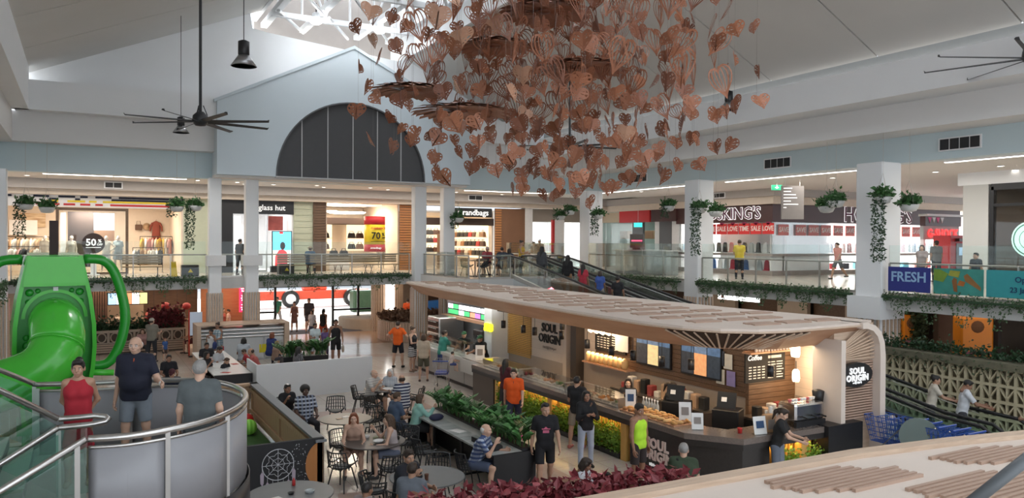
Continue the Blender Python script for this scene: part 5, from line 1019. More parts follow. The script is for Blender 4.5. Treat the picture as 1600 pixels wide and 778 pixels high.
item('sauce_bottle','small red sauce bottle near the dream catcher panel','bottle',MB().lathe([(.03,0),(.03,.08),(.012,.11),(.012,.13)],n=10),REDC,(3.2,13.55,.745),0,True);item('magazine','open magazine on the grey table by the art panel','magazine',MB().bx(-.12,.12,-.09,.09,0,.01),PAPER,(2.75,12.95,.745),.3);item('sauce_dish','small dark dish on the grey table by the art panel','dish',MB().lathe([(.04,0),(.06,.03),(.02,.01)],n=12),BLACK,(3.05,13.1,.745));item('glass_ashtray','clear glass dish on the grey table by the art panel','dish',MB().lathe([(.07,0),(.09,.04),(.07,.04),(.05,.01)],n=14),CLR,(3.35,13.05,.745))
# bench table with planter
bt=thing('bench_table','long pale bench table with black end panels beside the leafy planter','table');TOPW=mat('bench_top_pale',(.50,.50,.48),.3,var=.1)
for k in range(17):MB().bx(7.02,7.45,13.42+k*.262,13.42+k*.262+.25,.76,.8).build('top_slat',mat('bench_slat_%d' %(k%2),[(.42,.43,.42),(.34,.36,.35)][k%2],.3),bt)
MB().bx(7.45,7.7,13.42,17.87,.76,.8).build('top_strip',TOPW,bt);MB().bx(7.02,7.98,13.36,13.42,0,.8).build('end_panel',BLACK,bt);MB().bx(7.02,7.98,17.87,17.93,0,.8).build('end_panel',BLACK,bt);MB().bx(7.62,7.68,13.42,17.87,0,.76).build('modesty_panel',BLACK,bt)
for y in (14.9,16.4):MB().bx(7.05,7.1,y,y+.05,0,.76).build('leg',BLACK,bt);MB().bx(7.05,7.62,y,y+.05,0,.04).build('foot',BLACK,bt)
pl=thing('planter_box','black planter box full of glossy stems along the bench table','planter',(7.85,15.65,0));MB().bx(-.15,.13,-2.22,2.22,.1,.84).build('box',BLACK,pl);MB().bx(-.13,.11,-2.2,2.2,.8,.85).build('soil',cmat('soil',(.03,.02,.015)),pl)
def zz_stem(seed,n=10,L=.5):
    r=random.Random(seed);b=MB();lean=(r.uniform(-.85,.85),r.uniform(-.85,.85));pts=[Vector((lean[0]*u*u*L,lean[1]*u*u*L,u*L*(1-.25*u))) for u in [i/6 for i in range(7)]]
    b.tube(pts,[.012,.011,.01,.009,.008,.006,.003],5);az=r.uniform(0,3.14)
    for i in range(n):
        u=.25+.75*i/n;p=Vector((lean[0]*u*u*L,lean[1]*u*u*L,u*L*(1-.25*u)))
        for s in (0,math.pi):
            d=Vector((math.cos(az+s),math.sin(az+s),.7)).normalized();sd=d.cross(Vector((0,0,1))).normalized();ln=.14*(1-.4*abs(u -.6));q=len(b.v)
            b.add([tuple(p),tuple(p+d*ln*.45+sd*.038+Vector((0,0,.008))),tuple(p+d*ln),tuple(p+d*ln*.45-sd*.038+Vector((0,0,.008)))],[(0,1,2),(0,2,3)])
    return b.mesh('leafy_stem',mat('glossy_leaf',(.06,.19,.045),.35,var=.4,scale=9) if seed%3 else G2)
ZZ=[zz_stem(s) for s in range(8)];random.seed(31)
for i in range(150):o=place('leafy_stem',ZZ[i%8],pl,(random.uniform(-.13,.12),random.uniform(-2.15,2.15),.84),random.uniform(0,6.28));o.scale=[random.uniform(.75,1.25)]*3
item('bag','navy cloth bag lying on the bench table','bag',MB().ball((0,0,.07),(.2,.14,.08),10,6),cmat('navy_cloth',(.02,.022,.06)),(7.25,16.7,.8),.3,True);item('bag','black satchel lying on the bench table near its end','bag',MB().cbx(-.2,.2,-.12,.12,0,.1,.04),BLACK,(7.2,13.75,.8),.2);item('papers','loose white papers on the bench table','paper',MB().bx(-.12,.12,-.16,.16,0,.008),PAPER,(7.25,15.5,.8),.3)
item('tray','black tray stand on the bench table','tray',MB().bx(-.15,.15,-.2,.2,0,.02).bx(-.15,-.13,-.2,.2,.02,.1),BLACK,(7.3,14.4,.8),.1)
# white partition and second bench table
pw=thing('white_partition','long plain white partition wall beside the tables','partition',(0,24.8,0),R(0));MB().prism([(4.75,-.05),(8.5,.18),(8.5,.3),(4.75,.07)],0,1.12).build('panel',mat('partition_white',(.62,.64,.66),.5,var=.02),pw);MB().bx(4.7,4.76,-.05,1.6,0,1.12).build('side_panel',mat('partition_white',(.6,.6,.6)),pw)
t2=thing('bench_table','long white topped bench table with black front among the crowd','table');MB().bx(3.55,4.68,25.4,31.0,.76,.8).build('top',mat('table_white',(.7,.69,.67),.3),t2);MB().bx(3.55,4.68,25.3,25.4,0,.8).build('front_panel',BLACK,t2);MB().bx(3.8,4.4,25.4,31,0,.1).build('foot',BLACK,t2);MB().bx(4.05,4.15,25.4,31,.1,.76).build('support',BLACK,t2)
t3=thing('bench_table','white topped bench table behind the partition','table');MB().bx(5.4,8.2,25.4,26.2,.76,.8).build('top',mat('table_white',(.7,.69,.67)),t3);MB().bx(5.5,8.1,25.7,25.8,0,.76).build('support',BLACK,t3)
p2_=thing('planter_box','black planter with bushy green plants behind the partition','planter',(7.0,28.0,0));MB().bx(-.8,.8,-.2,.2,0,.85).build('box',BLACK,p2_)
for i in range(50):o=place('leafy_stem',ZZ[i%8],p2_,(random.uniform(-.75,.75),random.uniform(-.18,.18),.83),random.uniform(0,6.28));o.scale=[random.uniform(.9,1.5)]*3
random.seed(8)
for i in range(9):item('paper','sheet of paper on the crowded white table, %s from its front' %O9[i],'paper',MB().bx(-.1,.1,-.14,.14,0,.006),PAPER if i%3 else cmat('paper_red',(.5,.1,.08)),(3.8+random.uniform(0,.7),25.8+i*.55,.8),random.uniform(0,1))
# cold cabinet island
cc=thing('cold_cabinet','timber framed cold display island with steel rails and white panels','cabinet',(0,33.2,0));MB().bx(4.1,7.6,.25,1.3,0,1.36).build('core',mat('cabinet_white',(.55,.57,.58),.4),cc);MB().bx(4.0,4.15,0,1.4,0,1.5).build('timber_end',WOODL,cc);MB().bx(7.45,7.65,0,1.4,0,1.5).build('timber_end',WOODL,cc);MB().bx(4.0,7.65,0,1.4,1.5,1.55).build('timber_top',WOODL,cc)
for k in range(4):dr=MB().bx(4.2+k*.82,4.98+k*.82,.18,.25,.1,.95).build('door',mat('cabinet_door',(.60,.62,.63),.35),cc);MB().tube([(4.9+k*.82,.16,.5),(4.9+k*.82,.16,.8)],.012,6).build('handle',STEEL,dr)
for z in (1.02,1.15,1.3):MB().tube([(4.15,.15,z),(7.45,.15,z)],.035,8).build('steel_rail',STEEL,cc)
for x,c in ((4.75,(.5,.04,.05)),(5.65,(.7,.6,.02)),(6.45,(.7,.6,.02))):MB().bx(x,x+.3,.17,.18,.3,.65).build('sticker',cmat('st%d' %int(x),c),cc)
# ================================================================ red leafed planter
rp=thing('red_leaf_planter','long timber planter crowded with dark red leaves','planter',(6.4,10.05,0),R(-8));MB().bx(-2.3,2.3,-.28,.28,0,1.0).build('box',WOODL,rp);MB().bx(-2.26,2.26,-.24,.24,.98,1.02).build('soil',cmat('soil',(.03,.02,.015)),rp)
REDL=[mat('red_leaf_%d' %i,c,.45,var=.35,scale=8) for i,c in enumerate(((.30,.05,.06),(.42,.10,.11),(.20,.032,.042),(.20,.085,.05)))]
def big_leaf(m,s):
    b=MB();pts=[]
    for u in (0,.15,.4,.7,1.0):w_=[.0,.07,.1,.065,0][(0,.15,.4,.7,1.0).index(u)];pts.append((u*.2,w_,.03*math.sin(u*3)-.02*u))
    L=[(x,-w_,z+.2*w_) for x,w_,z in pts];Rr=[(x,w_,z+.2*w_) for x,w_,z in pts];C=[(x,0,z) for x,w_,z in pts]
    b.loft([L,C,Rr],False,False);return b.mesh('leaf',m,True)
BLF=[big_leaf(m,1) for m in REDL];random.seed(77)
for i in range(300):
    x,y=random.uniform(-2.3,2.3),random.gauss(0,.2);z=1.02+random.uniform(0,.28)*(1-min(1,abs(y)/.6))+.06*math.sin(x*5)
    o=place('leaf',BLF[random.choice((0,0,1,1,2,3))],rp,(x,y,z),(random.uniform(-.5,.5),random.uniform(-.7,.35),random.uniform(0,6.28)));o.scale=[random.uniform(.55,.92)]*3
f=leaf_cloud(900,lambda r:((r.uniform(-2.3,2.3),r.gauss(0,.18),1.0+r.uniform(0,.25)),(r.uniform(-1,1),r.uniform(-1,1),r.uniform(-.2,1))),.16,4).build('undergrowth',REDL[2],rp);f['kind']='stuff'
# ================================================================ travelators
RUB=mat('black_rubber',(.012,.012,.013),.35);TGL=glass_mat('travelator_glass',(.88,.96,.94),.15);BELT=mat('belt_steel',(.34,.35,.35),.45,metal=.2,var=.2,scale=40)
def travelator(x0,x1,label):
    t=thing('travelator',label,'travelator');ya,za,yb,zb=29.3,3.4,10.8,.0;zf=lambda y:za+(zb -za)*(ya -y)/(ya -yb) if yb<=y<=ya else (za if y>ya else zb)
    MB().loft([[(x0,ya,za -.02),(x1,ya,za -.02),(x1,ya,za -.5),(x0,ya,za -.5)],[(x0,yb,zb+.02),(x1,yb,zb+.02),(x1,yb,zb -.1),(x0,yb,zb -.1)]]).build('truss_cladding',mat('truss_grey',(.60,.62,.62),.35),t)
    n=60
    for k in range(n):
        a,b_=ya -(ya -yb)*k/n,ya -(ya -yb)*(k+.93)/n;MB().loft([[(x0+.16,a,zf(a)),(x1-.16,a,zf(a)),(x1-.16,a,zf(a)+.03),(x0+.16,a,zf(a)+.03)],[(x0+.16,b_,zf(b_)),(x1-.16,b_,zf(b_)),(x1-.16,b_,zf(b_)+.03),(x0+.16,b_,zf(b_)+.03)]]).build('pallet',BELT,t)
    for x in (x0+.07,x1-.07):
        path=[(x,ya+1.1,za+.35),(x,ya+1.28,za+.55),(x,ya+1.28,za+.78),(x,ya+1.1,za+.95),(x,ya+.3,za+.97),(x,ya -.8,zf(ya -.8)+.98)]+[(x,y,zf(y)+.98) for y in np.linspace(ya -2,yb+1.2,8)]+[(x,yb+.2,zb+1.0),(x,yb -.9,zb+.95),(x,yb -1.18,zb+.78),(x,yb -1.2,zb+.55),(x,yb -1.0,zb+.35)]
        MB().tube(path,.045,8).build('handrail',RUB,t,True)
        g=[(y_+0,z_) for _,y_,z_ in path];lo=[(ya+1.1,za+.02),(ya,za+.02),(yb,zb+.02),(yb -1.0,zb+.02)]
        MB().prism(lo+[(yb -1.0,zb+.35)]+[p for p in g[::-1]],x -.008,x+.008,'x').build('glass_balustrade',TGL,t)
        MB().loft([[(x -.05,y,zf(y)+.0),(x+.05,y,zf(y)+.0),(x+.05,y,zf(y)+.16),(x -.05,y,zf(y)+.16)] for y in (ya+1.1,ya,yb,yb -1.0)]).build('skirt',STEEL,t)
        MB().tube([(x,ya,za+.9),(x,yb,zb+.9)],.012,6).build('silver_rail',STEEL,t)  # plain silver steel rail line along the glass, not a lamp
travelator(16.25,17.45,'glass sided travelator nearer the food kiosk');travelator(17.75,18.95,'glass sided travelator nearer the side gallery')
tg=thing('guard_rail','steel pipe guard rail with glass beside the travelator foot','rail',(15.98,0,0));MB().tube([(0,9.2,0),(0,9.2,.85),(0,9.35,.98),(0,9.55,1.02),(0,12.4,1.02),(0,12.5,1.0),(0,12.5,0)],.022,8).build('pipe',STEEL,tg,True);MB().bx(-.006,.006,9.3,12.45,.08,.95).build('glass',TGL,tg)
# parked blue trolleys
def trolley(x,y,rz,label,basket,grp=None):
    t=thing('shopping_trolley',label,'trolley',(x,y,0),rz,grp);b=MB()
    def wire(a,c,r=.006):b.tube([a,c],r,4)
    w0,w1,l0,l1,z0,z1=.19,.26,-.32,.42,.52,.98
    for k in range(6):
        u=k/5;z=z0+(z1-z0)*u;w_=w0+(w1-w0)*u;la=l0-.1*u;lb=l1+.12*u;b.tube([(-w_,la,z),(w_,la,z),(w_,lb,z),(-w_,lb,z)],.007,4,closed=True)
    for k in range(9):f=-1+k/4;wire((f*w0,l0,z0),(f*w1,l0-.1,z1));wire((f*w0,l1,z0),(f*w1,l1+.12,z1));wire((f*w0,l0,z0),(f*w0,l1,z0))
    for k in range(11):f=l0+(l1-l0)*k/10;g=l0-.1+(l1-l0+.22)*k/10;wire((-w0,f,z0),(-w1,g,z1));wire((w0,f,z0),(w1,g,z1))
    bk=b.build('basket',basket,t)
    for s in (-1,1):MB().tube([(s*.2,l1,z0+.05),(s*.22,.35,.2),(s*.2,-.42,.13),(s*.24,.48,1.0)],.012,6).build('frame',STEEL,t)
    MB().tube([(-.26,.55,1.02),(.26,.55,1.02)],.018,8).build('handle',cmat('handle_blue',(.03,.08,.35),.3),bk)
    for sx in (-1,1):
        for y_ in (-.42,.36):MB().tube([(sx*.2-.012,y_,.06),(sx*.2+.012,y_,.06)],.06,12).build('wheel',RUB,t)
    return t
TB=mat('trolley_blue',(.03,.10,.40),.35)
for i in range(8):trolley(15.5,10.75-i*.3,R(180),'blue shopping trolley in the parked row, %s from the kiosk leg' %O9[i],TB,'parked blue shopping trolleys').scale=(1.15,1.15,1.22)
mirror=item('round_sign_board','grey green round board behind the guard rail glass','board',MB().loft([[(.38*math.cos(6.283*i/24),y,.38*math.sin(6.283*i/24)) for i in range(24)] for y in (-.02,.02)]).bx(-.02,.02,-.01,.01,-.75,-.3),cmat('board_sage',(.12,.16,.15),.4),(15.15,9.9,1.0),R(-55))
item('white_figurine','white curled ornament beside the low partition','ornament',MB().tube([(0,0,.02),(.05,0,.15),(-.04,0,.28),(.06,0,.4),(0,0,.5)],[.1,.08,.07,.06,.04],8),WHITEW,(15.75,10.6,.0),0,True)
# ================================================================ breeze block wall by the travelator
BRZ=mat('breeze_block',(.56,.50,.34),.8,var=.1,scale=10);bz=thing('breeze_wall','sand coloured patterned breeze block wall beside the travelator','wall',(20.4,0,0));b=MB()
h=.42
def blk():
    b=MB();e=.035
    b.bx(0,.1,0,h,0,e).bx(0,.1,0,h,h -e,h).bx(0,.1,0,e,e,h -e).bx(0,.1,h -e,h,e,h -e).bx(0,.1,h/2-.02,h/2+.02,e,h -e)
    for s in (-1,1):b.prism([(h/2,h*.15),(h/2+s*h*.45,h*.82),(h/2+s*h*.45,h*.95),(h/2,h*.3)][::s],0,.1,'x')
    return b.mesh('breeze_block',BRZ)
bm_=blk()
for r in range(4):
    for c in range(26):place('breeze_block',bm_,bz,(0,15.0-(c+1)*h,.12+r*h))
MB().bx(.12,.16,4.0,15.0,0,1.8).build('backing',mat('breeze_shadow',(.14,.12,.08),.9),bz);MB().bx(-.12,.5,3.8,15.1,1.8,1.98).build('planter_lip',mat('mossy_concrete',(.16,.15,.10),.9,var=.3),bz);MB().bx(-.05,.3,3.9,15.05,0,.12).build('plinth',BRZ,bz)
f=leaf_cloud(2600,lambda r:((20.7-20.4+r.uniform(-.15,.2),r.uniform(4,15),1.98+abs(r.gauss(0,.14))),(r.uniform(-1,1),r.uniform(-1,1),r.uniform(0,1))),.11,3).build('planting',G3,bz);f['kind']='stuff'
f=leaf_cloud(700,lambda r:((-.1+r.uniform(-.05,.05),r.uniform(4,15),1.98-abs(r.gauss(0,.2))),(r.uniform(-1,0),r.uniform(-1,1),r.uniform(-1,.2))),.08,13).build('trailing_leaves',G4,bz);f['kind']='stuff'
# ================================================================ ground level surroundings
SUNL=bpy.data.lights.new('sun','SUN');SUNL.energy=9;SUNL.color=(1,.96,.9);SUNL.angle=R(.6);so=bpy.data.objects.new('sun',SUNL);so.rotation_euler=(R(-48),R(8),0);COL.objects.link(so)
GW1=wood_mat('ground_brown_wall',(.09,.045,.025),(.14,.07,.04),2.);GW2=cmat('ground_beige_wall',(.46,.36,.27));GW3=wood_mat('ground_cedar_wall',(.28,.11,.05),(.36,.16,.075),2.)
gwl=thing('wall_ground_back',None,None);gwl['kind']='structure'
for (x0,x1,m,y) in ((-20,-4.0,GW2,42),(-4.0,-1.6,GW2,41.8),(-1.6,1.0,GW1,40.6),(1.0,2.6,GW2,41.8),(2.6,5.2,WOODD,43),(5.2,8.0,GW3,41.6)):MB().bx(x0,x1,y,y+.2,0,2.92).build('wall_panel',m,gwl)
for i in range(26):MB().bx(-1.6+i*.1,-1.54+i*.1,40.52,40.6,0,2.9).build('batten',GW1,gwl)
area('noodle_light',(2.2,40.6,2.85),5,60,(1,.7,.45),(0,0,0),1.5);area('noodle_light',(6.4,40.4,2.85),2,30,(1,.6,.35),(0,0,0),1.5)
def strokes(t,loc,s,m,pat):
    b=MB()
    for x0,z0,x1,z1 in pat:b.tube([(x0*s,0,z0*s),(x1*s,0,z1*s)],.05*s,4)
    b.build('neon_strokes',m,t,False,loc)
NEON=mat('neon_pink',(1,.45,.55),.4,emit=4,var=0,sample=False);NEONB=mat('neon_red',(.8,.02,.08),.4,emit=1.6,var=.1,sample=False)
PAT=[(-.4,.4,.4,.4),(-.3,.2,.3,.2),(0,.5,0,-.1),(-.45,0,.45,0),(-.3,-.2,-.1,-.5),(.3,-.2,.1,-.5),(-.35,-.35,.35,-.35)]
def neon(loc,n,label,w_=.55):
    t=thing('neon_sign',label,'sign',loc);MB().bx(-w_/2,w_/2,0,.08,0,n*w_*1.05).build('panel',NEONB,t)
    for k in range(n):strokes(t,(0,-.02,(n -k -.5)*w_*1.05),w_*.75,NEON,PAT[k%3:]+PAT[:1])
neon((-.9,40.43,1.0),2,'glowing red neon sign on the brown wall behind the slide',.72);neon((7.15,40.9,1.35),3,'glowing red vertical neon sign between the paired columns',.45)
wl=thing('light_box_sign','white lit header sign above the vertical neon','sign',(7.2,40.8,2.7));MB().bx(-.45,.45,0,.1,0,.2).build('box',mat('white_lightbox',(1,1,1),.4,emit=2.5,sample=False),wl)
fsn=thing('menu_screen','food photo menu screen over the noodle counter','screen',(1.0,40.9,1.9));MB().bx(0,1.75,0,.1,0,.6).build('bezel',BLACK,fsn)
for i,c in enumerate(((.3,.5,.75),(.55,.68,.8),(.6,.2,.1),(.7,.72,.7),(.6,.5,.2))):MB().bx(.04+i*.335,.36+i*.335,-.01,0,.04,.56).build('menu_panel',mat('noodle_menu%d' %i,c,.4,emit=1.2,var=.5,scale=9,sample=False),fsn)
hl=thing('hanging_lantern','cluster of red lanterns over the noodle counter','lantern',(3.2,39.6,1.6))
for x,z in ((-.3,0),(.2,.3),(.7,-.1),(1.1,.25)):MB().ball((x,0,z),(.2,.2,.17),12,8).build('lantern',cmat('lantern_red',(.35,.02,.02),.5),hl,True);MB().tube([(x,0,z+.15),(x,0,1.3)],.006,4).build('cord',BLACK,hl)
nc=thing('noodle_counter','beige noodle counter with dark fittings behind the planter','counter',(0,40,0));MB().bx(.2,4.6,0,.7,0,1.1).build('body',GW2,nc);MB().bx(.1,4.7,-.1,.8,1.1,1.16).build('top',WOODD,nc)
for i,(x,c,hh) in enumerate(((2.7,(.3,.03,.02),.4),(3.0,(.02,.02,.02),.5),(3.4,(.35,.15,.08),.3),(3.8,(.3,.04,.03),.45),(4.2,(.03,.03,.03),.35),(1.4,(.5,.4,.3),.25))):item('counter_pot','%s pot on the noodle counter' %['tall red','black','copper','round red','small black','cream'][i],'pot',MB().lathe([(.1,0),(.15,hh*.4),(.1,hh),(.05,hh)],n=10),cmat('pot%d' %i,c,.4),(x,40.3,1.16),0,True)
ab=thing('advert_stand','white poster stand with red edge by the column','sign',(4.25,35.6,0));MB().bx(-.25,.25,0,.06,.9,1.9).build('poster',mat('pale_blue_poster',(.45,.52,.62),.4,emit=.25,sample=False),ab);MB().bx(-.3,-.25,-.01,.07,0,2.0).build('edge',cmat('edge_red',(.6,.05,.03)),ab);MB().bx(-.3,.3,-.2,.25,0,.05).build('foot',BLACK,ab)
# planter wall with breeze blocks
pb=thing('breeze_planter','pale breeze block planter wall with leafy plants near the noodle counter','planter',(0,38.0,0));DKP=cmat('planter_dark',(.10,.07,.05));BRW=mat('breeze_pale',(.52,.42,.33),.8);MB().bx(-3.2,4.1,.12,.5,0,.95).build('box',DKP,pb);MB().bx(-3.2,4.1,-.02,.55,.95,1.02).build('capping',BRW,pb)
def blk2():
    b=MB();e=.04;q=.5
    b.bx(0,q,0,.1,0,e).bx(0,q,0,.1,q -e,q).bx(0,e,0,.1,e,q -e).bx(q -e,q,0,.1,e,q -e)
    b.tube([(q/2+.17*math.cos(6.283*i/10),.05,q/2+.2*math.sin(6.283*i/10)) for i in range(10)],.03,4,closed=True);return b.mesh('breeze_block',BRW)
m2=blk2()
for i in range(14):place('breeze_block',m2,pb,(-3.1+i*.51,0,.45))
sl=MB().bx(-3.2,4.1,0,.04,0,.07).mesh('slat',WOODL)
for i in range(4):place('slat',sl,pb,(0,.02,.05+i*.1))
f=leaf_cloud(3000,lambda r:((r.uniform(-3.1,4.0),r.uniform(.1,.5),1.0+abs(r.gauss(0,.2))*(1+.6*math.sin(r.uniform(0,7)))),(r.uniform(-1,1),r.uniform(-1,.5),r.uniform(0,1))),.16,8).build('planting',G3,pb);f['kind']='stuff'
f=leaf_cloud(1300,lambda r:((r.uniform(2.6,4.0),r.uniform(.1,.5),1.0+abs(r.gauss(.3,.25))),(r.uniform(-1,1),r.uniform(-1,.5),r.uniform(0,1))),.2,18).build('planting',cmat('burgundy_leaf',(.16,.025,.03),var=.5),pb);f['kind']='stuff'
# entrance: glazed doors, bright forecourt, vehicle
er=thing('door_1',None,None,(0,44,0));er['kind']='structure'
for x in (8.05,9.35,12.6,14.1,15.2):MB().bx(x -.06,x+.06,-.06,.06,0,2.9).build('frame_post',BLACK,er)
MB().bx(8,16,-.06,.06,2.35,2.5).build('frame_head',BLACK,er)
for a,b_ in ((8.1,9.3),(12.65,14.05),(14.15,15.15)):MB().bx(a,b_,-.01,.01,.12,2.35).build('pane',SHOPGL,er);MB().bx(a,b_,-.04,.04,0,.12).build('bottom_rail',BLACK,er);MB().bx(a,b_,-.04,.04,.95,1.05).build('push_rail',BLACK,er)
struct(MB().bx(8,50,43.9,44.1,2.5,2.92).build('wall_entrance_header',GW2));struct(MB().bx(16,17.6,43.9,44.1,0,2.92).build('wall_entrance_side',GW2))
PAVE=mat('forecourt_paving',(.62,.60,.57),.8,var=.05);struct(MB().bx(-20,50,47.3,110,0,.01).build('pavement',PAVE));struct(MB().bx(-20,50,80,81,0,9).build('wall_far_building',cmat('far_wall',(.55,.57,.6))))
tk=thing('monster_truck','orange red display truck with a big tyre outside the entrance','truck',(15.4,58.5,0));tk.scale=(.78,.78,.78);MB().cbx(-5.6,5.2,-.7,.7,.75,1.6,.08).build('body',mat('truck_red',(.62,.07,.03),.35),tk);MB().cbx(-1.2,1.0,-.6,.6,1.6,2.6,.1).build('cab',mat('truck_red',(.62,.07,.03)),tk);MB().bx(-.9,.7,-.62,-.6,2.05,2.45).build('window',BLACK,tk)
for x in (-2.55,3.4):
    w_=MB();w_.loft([[(x+r*math.cos(6.283*i/20),y,.85+r*math.sin(6.283*i/20)) for i in range(20)] for r,y in ((.5,-.98),(.82,-.95),(.85,-.6),(.5,-.55))]);w_.build('tyre',RUB,tk);MB().loft([[(x+r*math.cos(6.283*i/16),y,.85+r*math.sin(6.283*i/16)) for i in range(16)] for r,y in ((.3,-1.0),(.48,-.99),(.5,-.9))]).build('rim',cmat('rim_white',(.6,.6,.6)),tk)
item('hedge_block','dark green hedge on the forecourt','hedge',MB().cbx(-2,2,-.5,.5,0,1.5,.1),G3,(18.5,53,0))
ec=thing('round_kiosk','rounded timber batten column with a tall lit panel','column',(15.0,41.6,0));ec['kind']='structure';del ec['category'];MB().lathe([(.85,0),(.85,2.92)],n=28).build('core',GW2,ec)
bt_=MB().bx(-.03,.03,-.05,.02,0,2.9).mesh('batten',WOODL)
for i in range(22):a=R(180+i*8.5);place('batten',bt_,ec,(.87*math.cos(a),.87*math.sin(a),0),a+R(90))
MB().cbx(-.42,.1,-.98,-.9,1.2,2.75,.04).build('lit_panel',mat('lit_panel',(1,.98,.95),.4,emit=3.2,var=0),ec)
struct(MB().lathe([(2.3,0),(2.3,.55),(2.2,.6)],(15.2,43.6,0),40).build('trim_16',GW2))
# back ground area between entrance and kiosk
struct(MB().bx(17.6,30,45,45.2,0,2.92).build('wall_ground_far',GW1));struct(MB().bx(16.2,18.6,44.5,44.7,2.2,2.8).build('wall_ground_header',WOODD))
bs=thing('news_stand','blue curved stand with white letters near the far queue','stand',(17.4,41.2,0),R(-8));MB().prism([(-.9,1.05),(1.2,1.15),(1.25,1.45),(.9,1.6),(-.9,1.5)],-.5,.3,'y').build('blue_top',mat('stand_blue',(.02,.13,.42),.4),bs);MB().bx(-.9,-.3,-.4,.3,0,1.05).build('leg',cmat('stand_grey',(.3,.36,.42)),bs);lettering('JB',.22,WHT,bs,(-.65,-.52,1.3))
cp=thing('round_planter','curved timber slat planter with bronze foliage behind the queue','planter',(15.2,37.2,0));MB().lathe([(2.1,0),(2.1,.95),(2.0,1.0),(.1,1.0)],n=40).build('drum',GW2,cp)
bt2=MB().bx(-.05,.05,-.03,.04,.05,.98).mesh('batten',WOODL)
for i in range(60):a=R(150+i*4);place('batten',bt2,cp,(2.11*math.cos(a),2.11*math.sin(a),0),a+R(90))
f=leaf_cloud(2600,lambda r:((lambda a,q:(q*math.cos(a),q*math.sin(a),1.0+abs(r.gauss(.1,.12))))(r.uniform(0,6.28),r.uniform(1.0,2.1)),(r.uniform(-1,1),r.uniform(-1,1),r.uniform(0,1))),.2,6).build('foliage',cmat('bronze_leaf',(.16,.085,.05),var=.5),cp);f['kind']='stuff'
for x,w_ in ((15.9,.3),(16.5,.25),(18.4,.4)):struct(MB().bx(x,x+w_,39.8,40.0,0,2.92).build('column_slim',WOODL))
# right ground: dark walls, green wall, machines
rg=thing('wall_ground_right',None,None);rg['kind']='structure'
for (y0,y1,m,x) in ((30,36,GW1,27),(26.5,30,GW2,26.6),(24,26.5,WOODD,27),(22.4,24,GW2,26.6),(20.4,22.4,WOODD,27),(19.4,20.4,GW2,26.4),(17.2,19.4,G3,26.4),(15.4,17.2,cmat('rose_panel',(.36,.24,.19)),27.4)):MB().bx(x,x+.2,y0,y1,0,2.92).build('wall_panel',m,rg)
MB().bx(27.8,28.0,15.3,47,0,2.92).build('wall_panel',cmat('back_dark',(.10,.08,.07)),rg);MB().bx(27.4,36.2,17.2,17.4,0,2.92).build('wall_panel',cmat('market_back',(.22,.16,.12)),rg);MB().bx(36,36.2,-8,17.2,0,2.92).build('wall_panel',cmat('back_dark',(.10,.08,.07)),rg)
gwv=tag(leaf_cloud(5200,lambda r:((26.35+r.uniform(-.12,.05),r.uniform(16.9,19.6),r.uniform(.6,2.92)),(-1,r.uniform(-1,1),r.uniform(-1,.3))),.14,44).build('green_wall',G4),'living green wall panel under the side gallery','green wall',kind='stuff')
ws=thing('hanging_sign','white lit hanging sign with small red mark under the side gallery','sign',(23.4,23.2,2.62));MB().bx(0,.12,-1.1,1.1,0,.26).build('box',mat('white_lightbox',(1,1,1)),ws);lettering('<  T|',.2,INK,ws,(-.012,.1,.13),(R(90),0,-R(90)));MB().bx(-.012,0,.75,.9,.06,.2).build('mark',REDP,ws)
for s in (-.8,.8):MB().tube([(.06,s,.26),(.06,s,.32)],.012,5).build('hanger',STEEL,ws)
ORM=mat('machine_orange',(.75,.24,.01),.35,var=.04)
for i,(x,y,w_,h_,z0,lb) in enumerate(((25.6,14.9,.48,2.6,0,'tall orange vending machine with round white badge'),(26.5,17.75,.3,2.4,0,'narrow orange panel machine near the batten column'))):
    t=thing('vending_machine',lb,'machine',(x,y,z0),R(-40));MB().cbx(-w_,w_,-.4,.4,0,h_,.05).build('body',ORM,t);MB().bx(-w_*.7,w_*.3,-.42,-.4,.9,1.3).build('print',WHITEW,t);MB().bx(-w_*.6,w_*.6,-.42,-.4,.3,.75).build('slot',BLACK,t);MB().ball((0,-.4,h_-.3),(.2,.03,.2),14,6).build('badge',cmat('badge_dark',(.15,.06,.02)),t);MB().bx(-w_*.8,w_*.8,-.43,-.41,1.4,1.5).build('stripe',cmat('stripe_purple',(.25,.08,.12)),t)
for i in range(10):
    x,y=(27.5+(i%3)*1.8,10+i*.6);item('market_crate','%s crate in the market under the side gallery, %s along' %(['brown','silver','dark red','blue'][i%4],ORD[i]),'crate',MB().cbx(-.5,.5,-.35,.35,0,.7+.2*(i%3),.04),cmat('crate%d' %(i%4),[(.25,.15,.09),(.35,.36,.38),(.16,.04,.04),(.06,.1,.18)][i%4]),(x,y,0),.2*i)
fcs=thing('chain_sign','row of white rings on a dark shop header under the gallery','sign',(28.4,11.2,2.25),-R(70));MB().bx(-1.6,1.6,0,.1,-.2,.35).build('header',cmat('dark_header',(.03,.025,.02)),fcs)
for k in range(8):MB().tube([(-1.3+k*.36+.14*math.cos(6.283*i/12),-.03,.08+.14*math.sin(6.283*i/12)) for i in range(12)],.025,5,closed=True).build('ring',WHITEW,fcs)
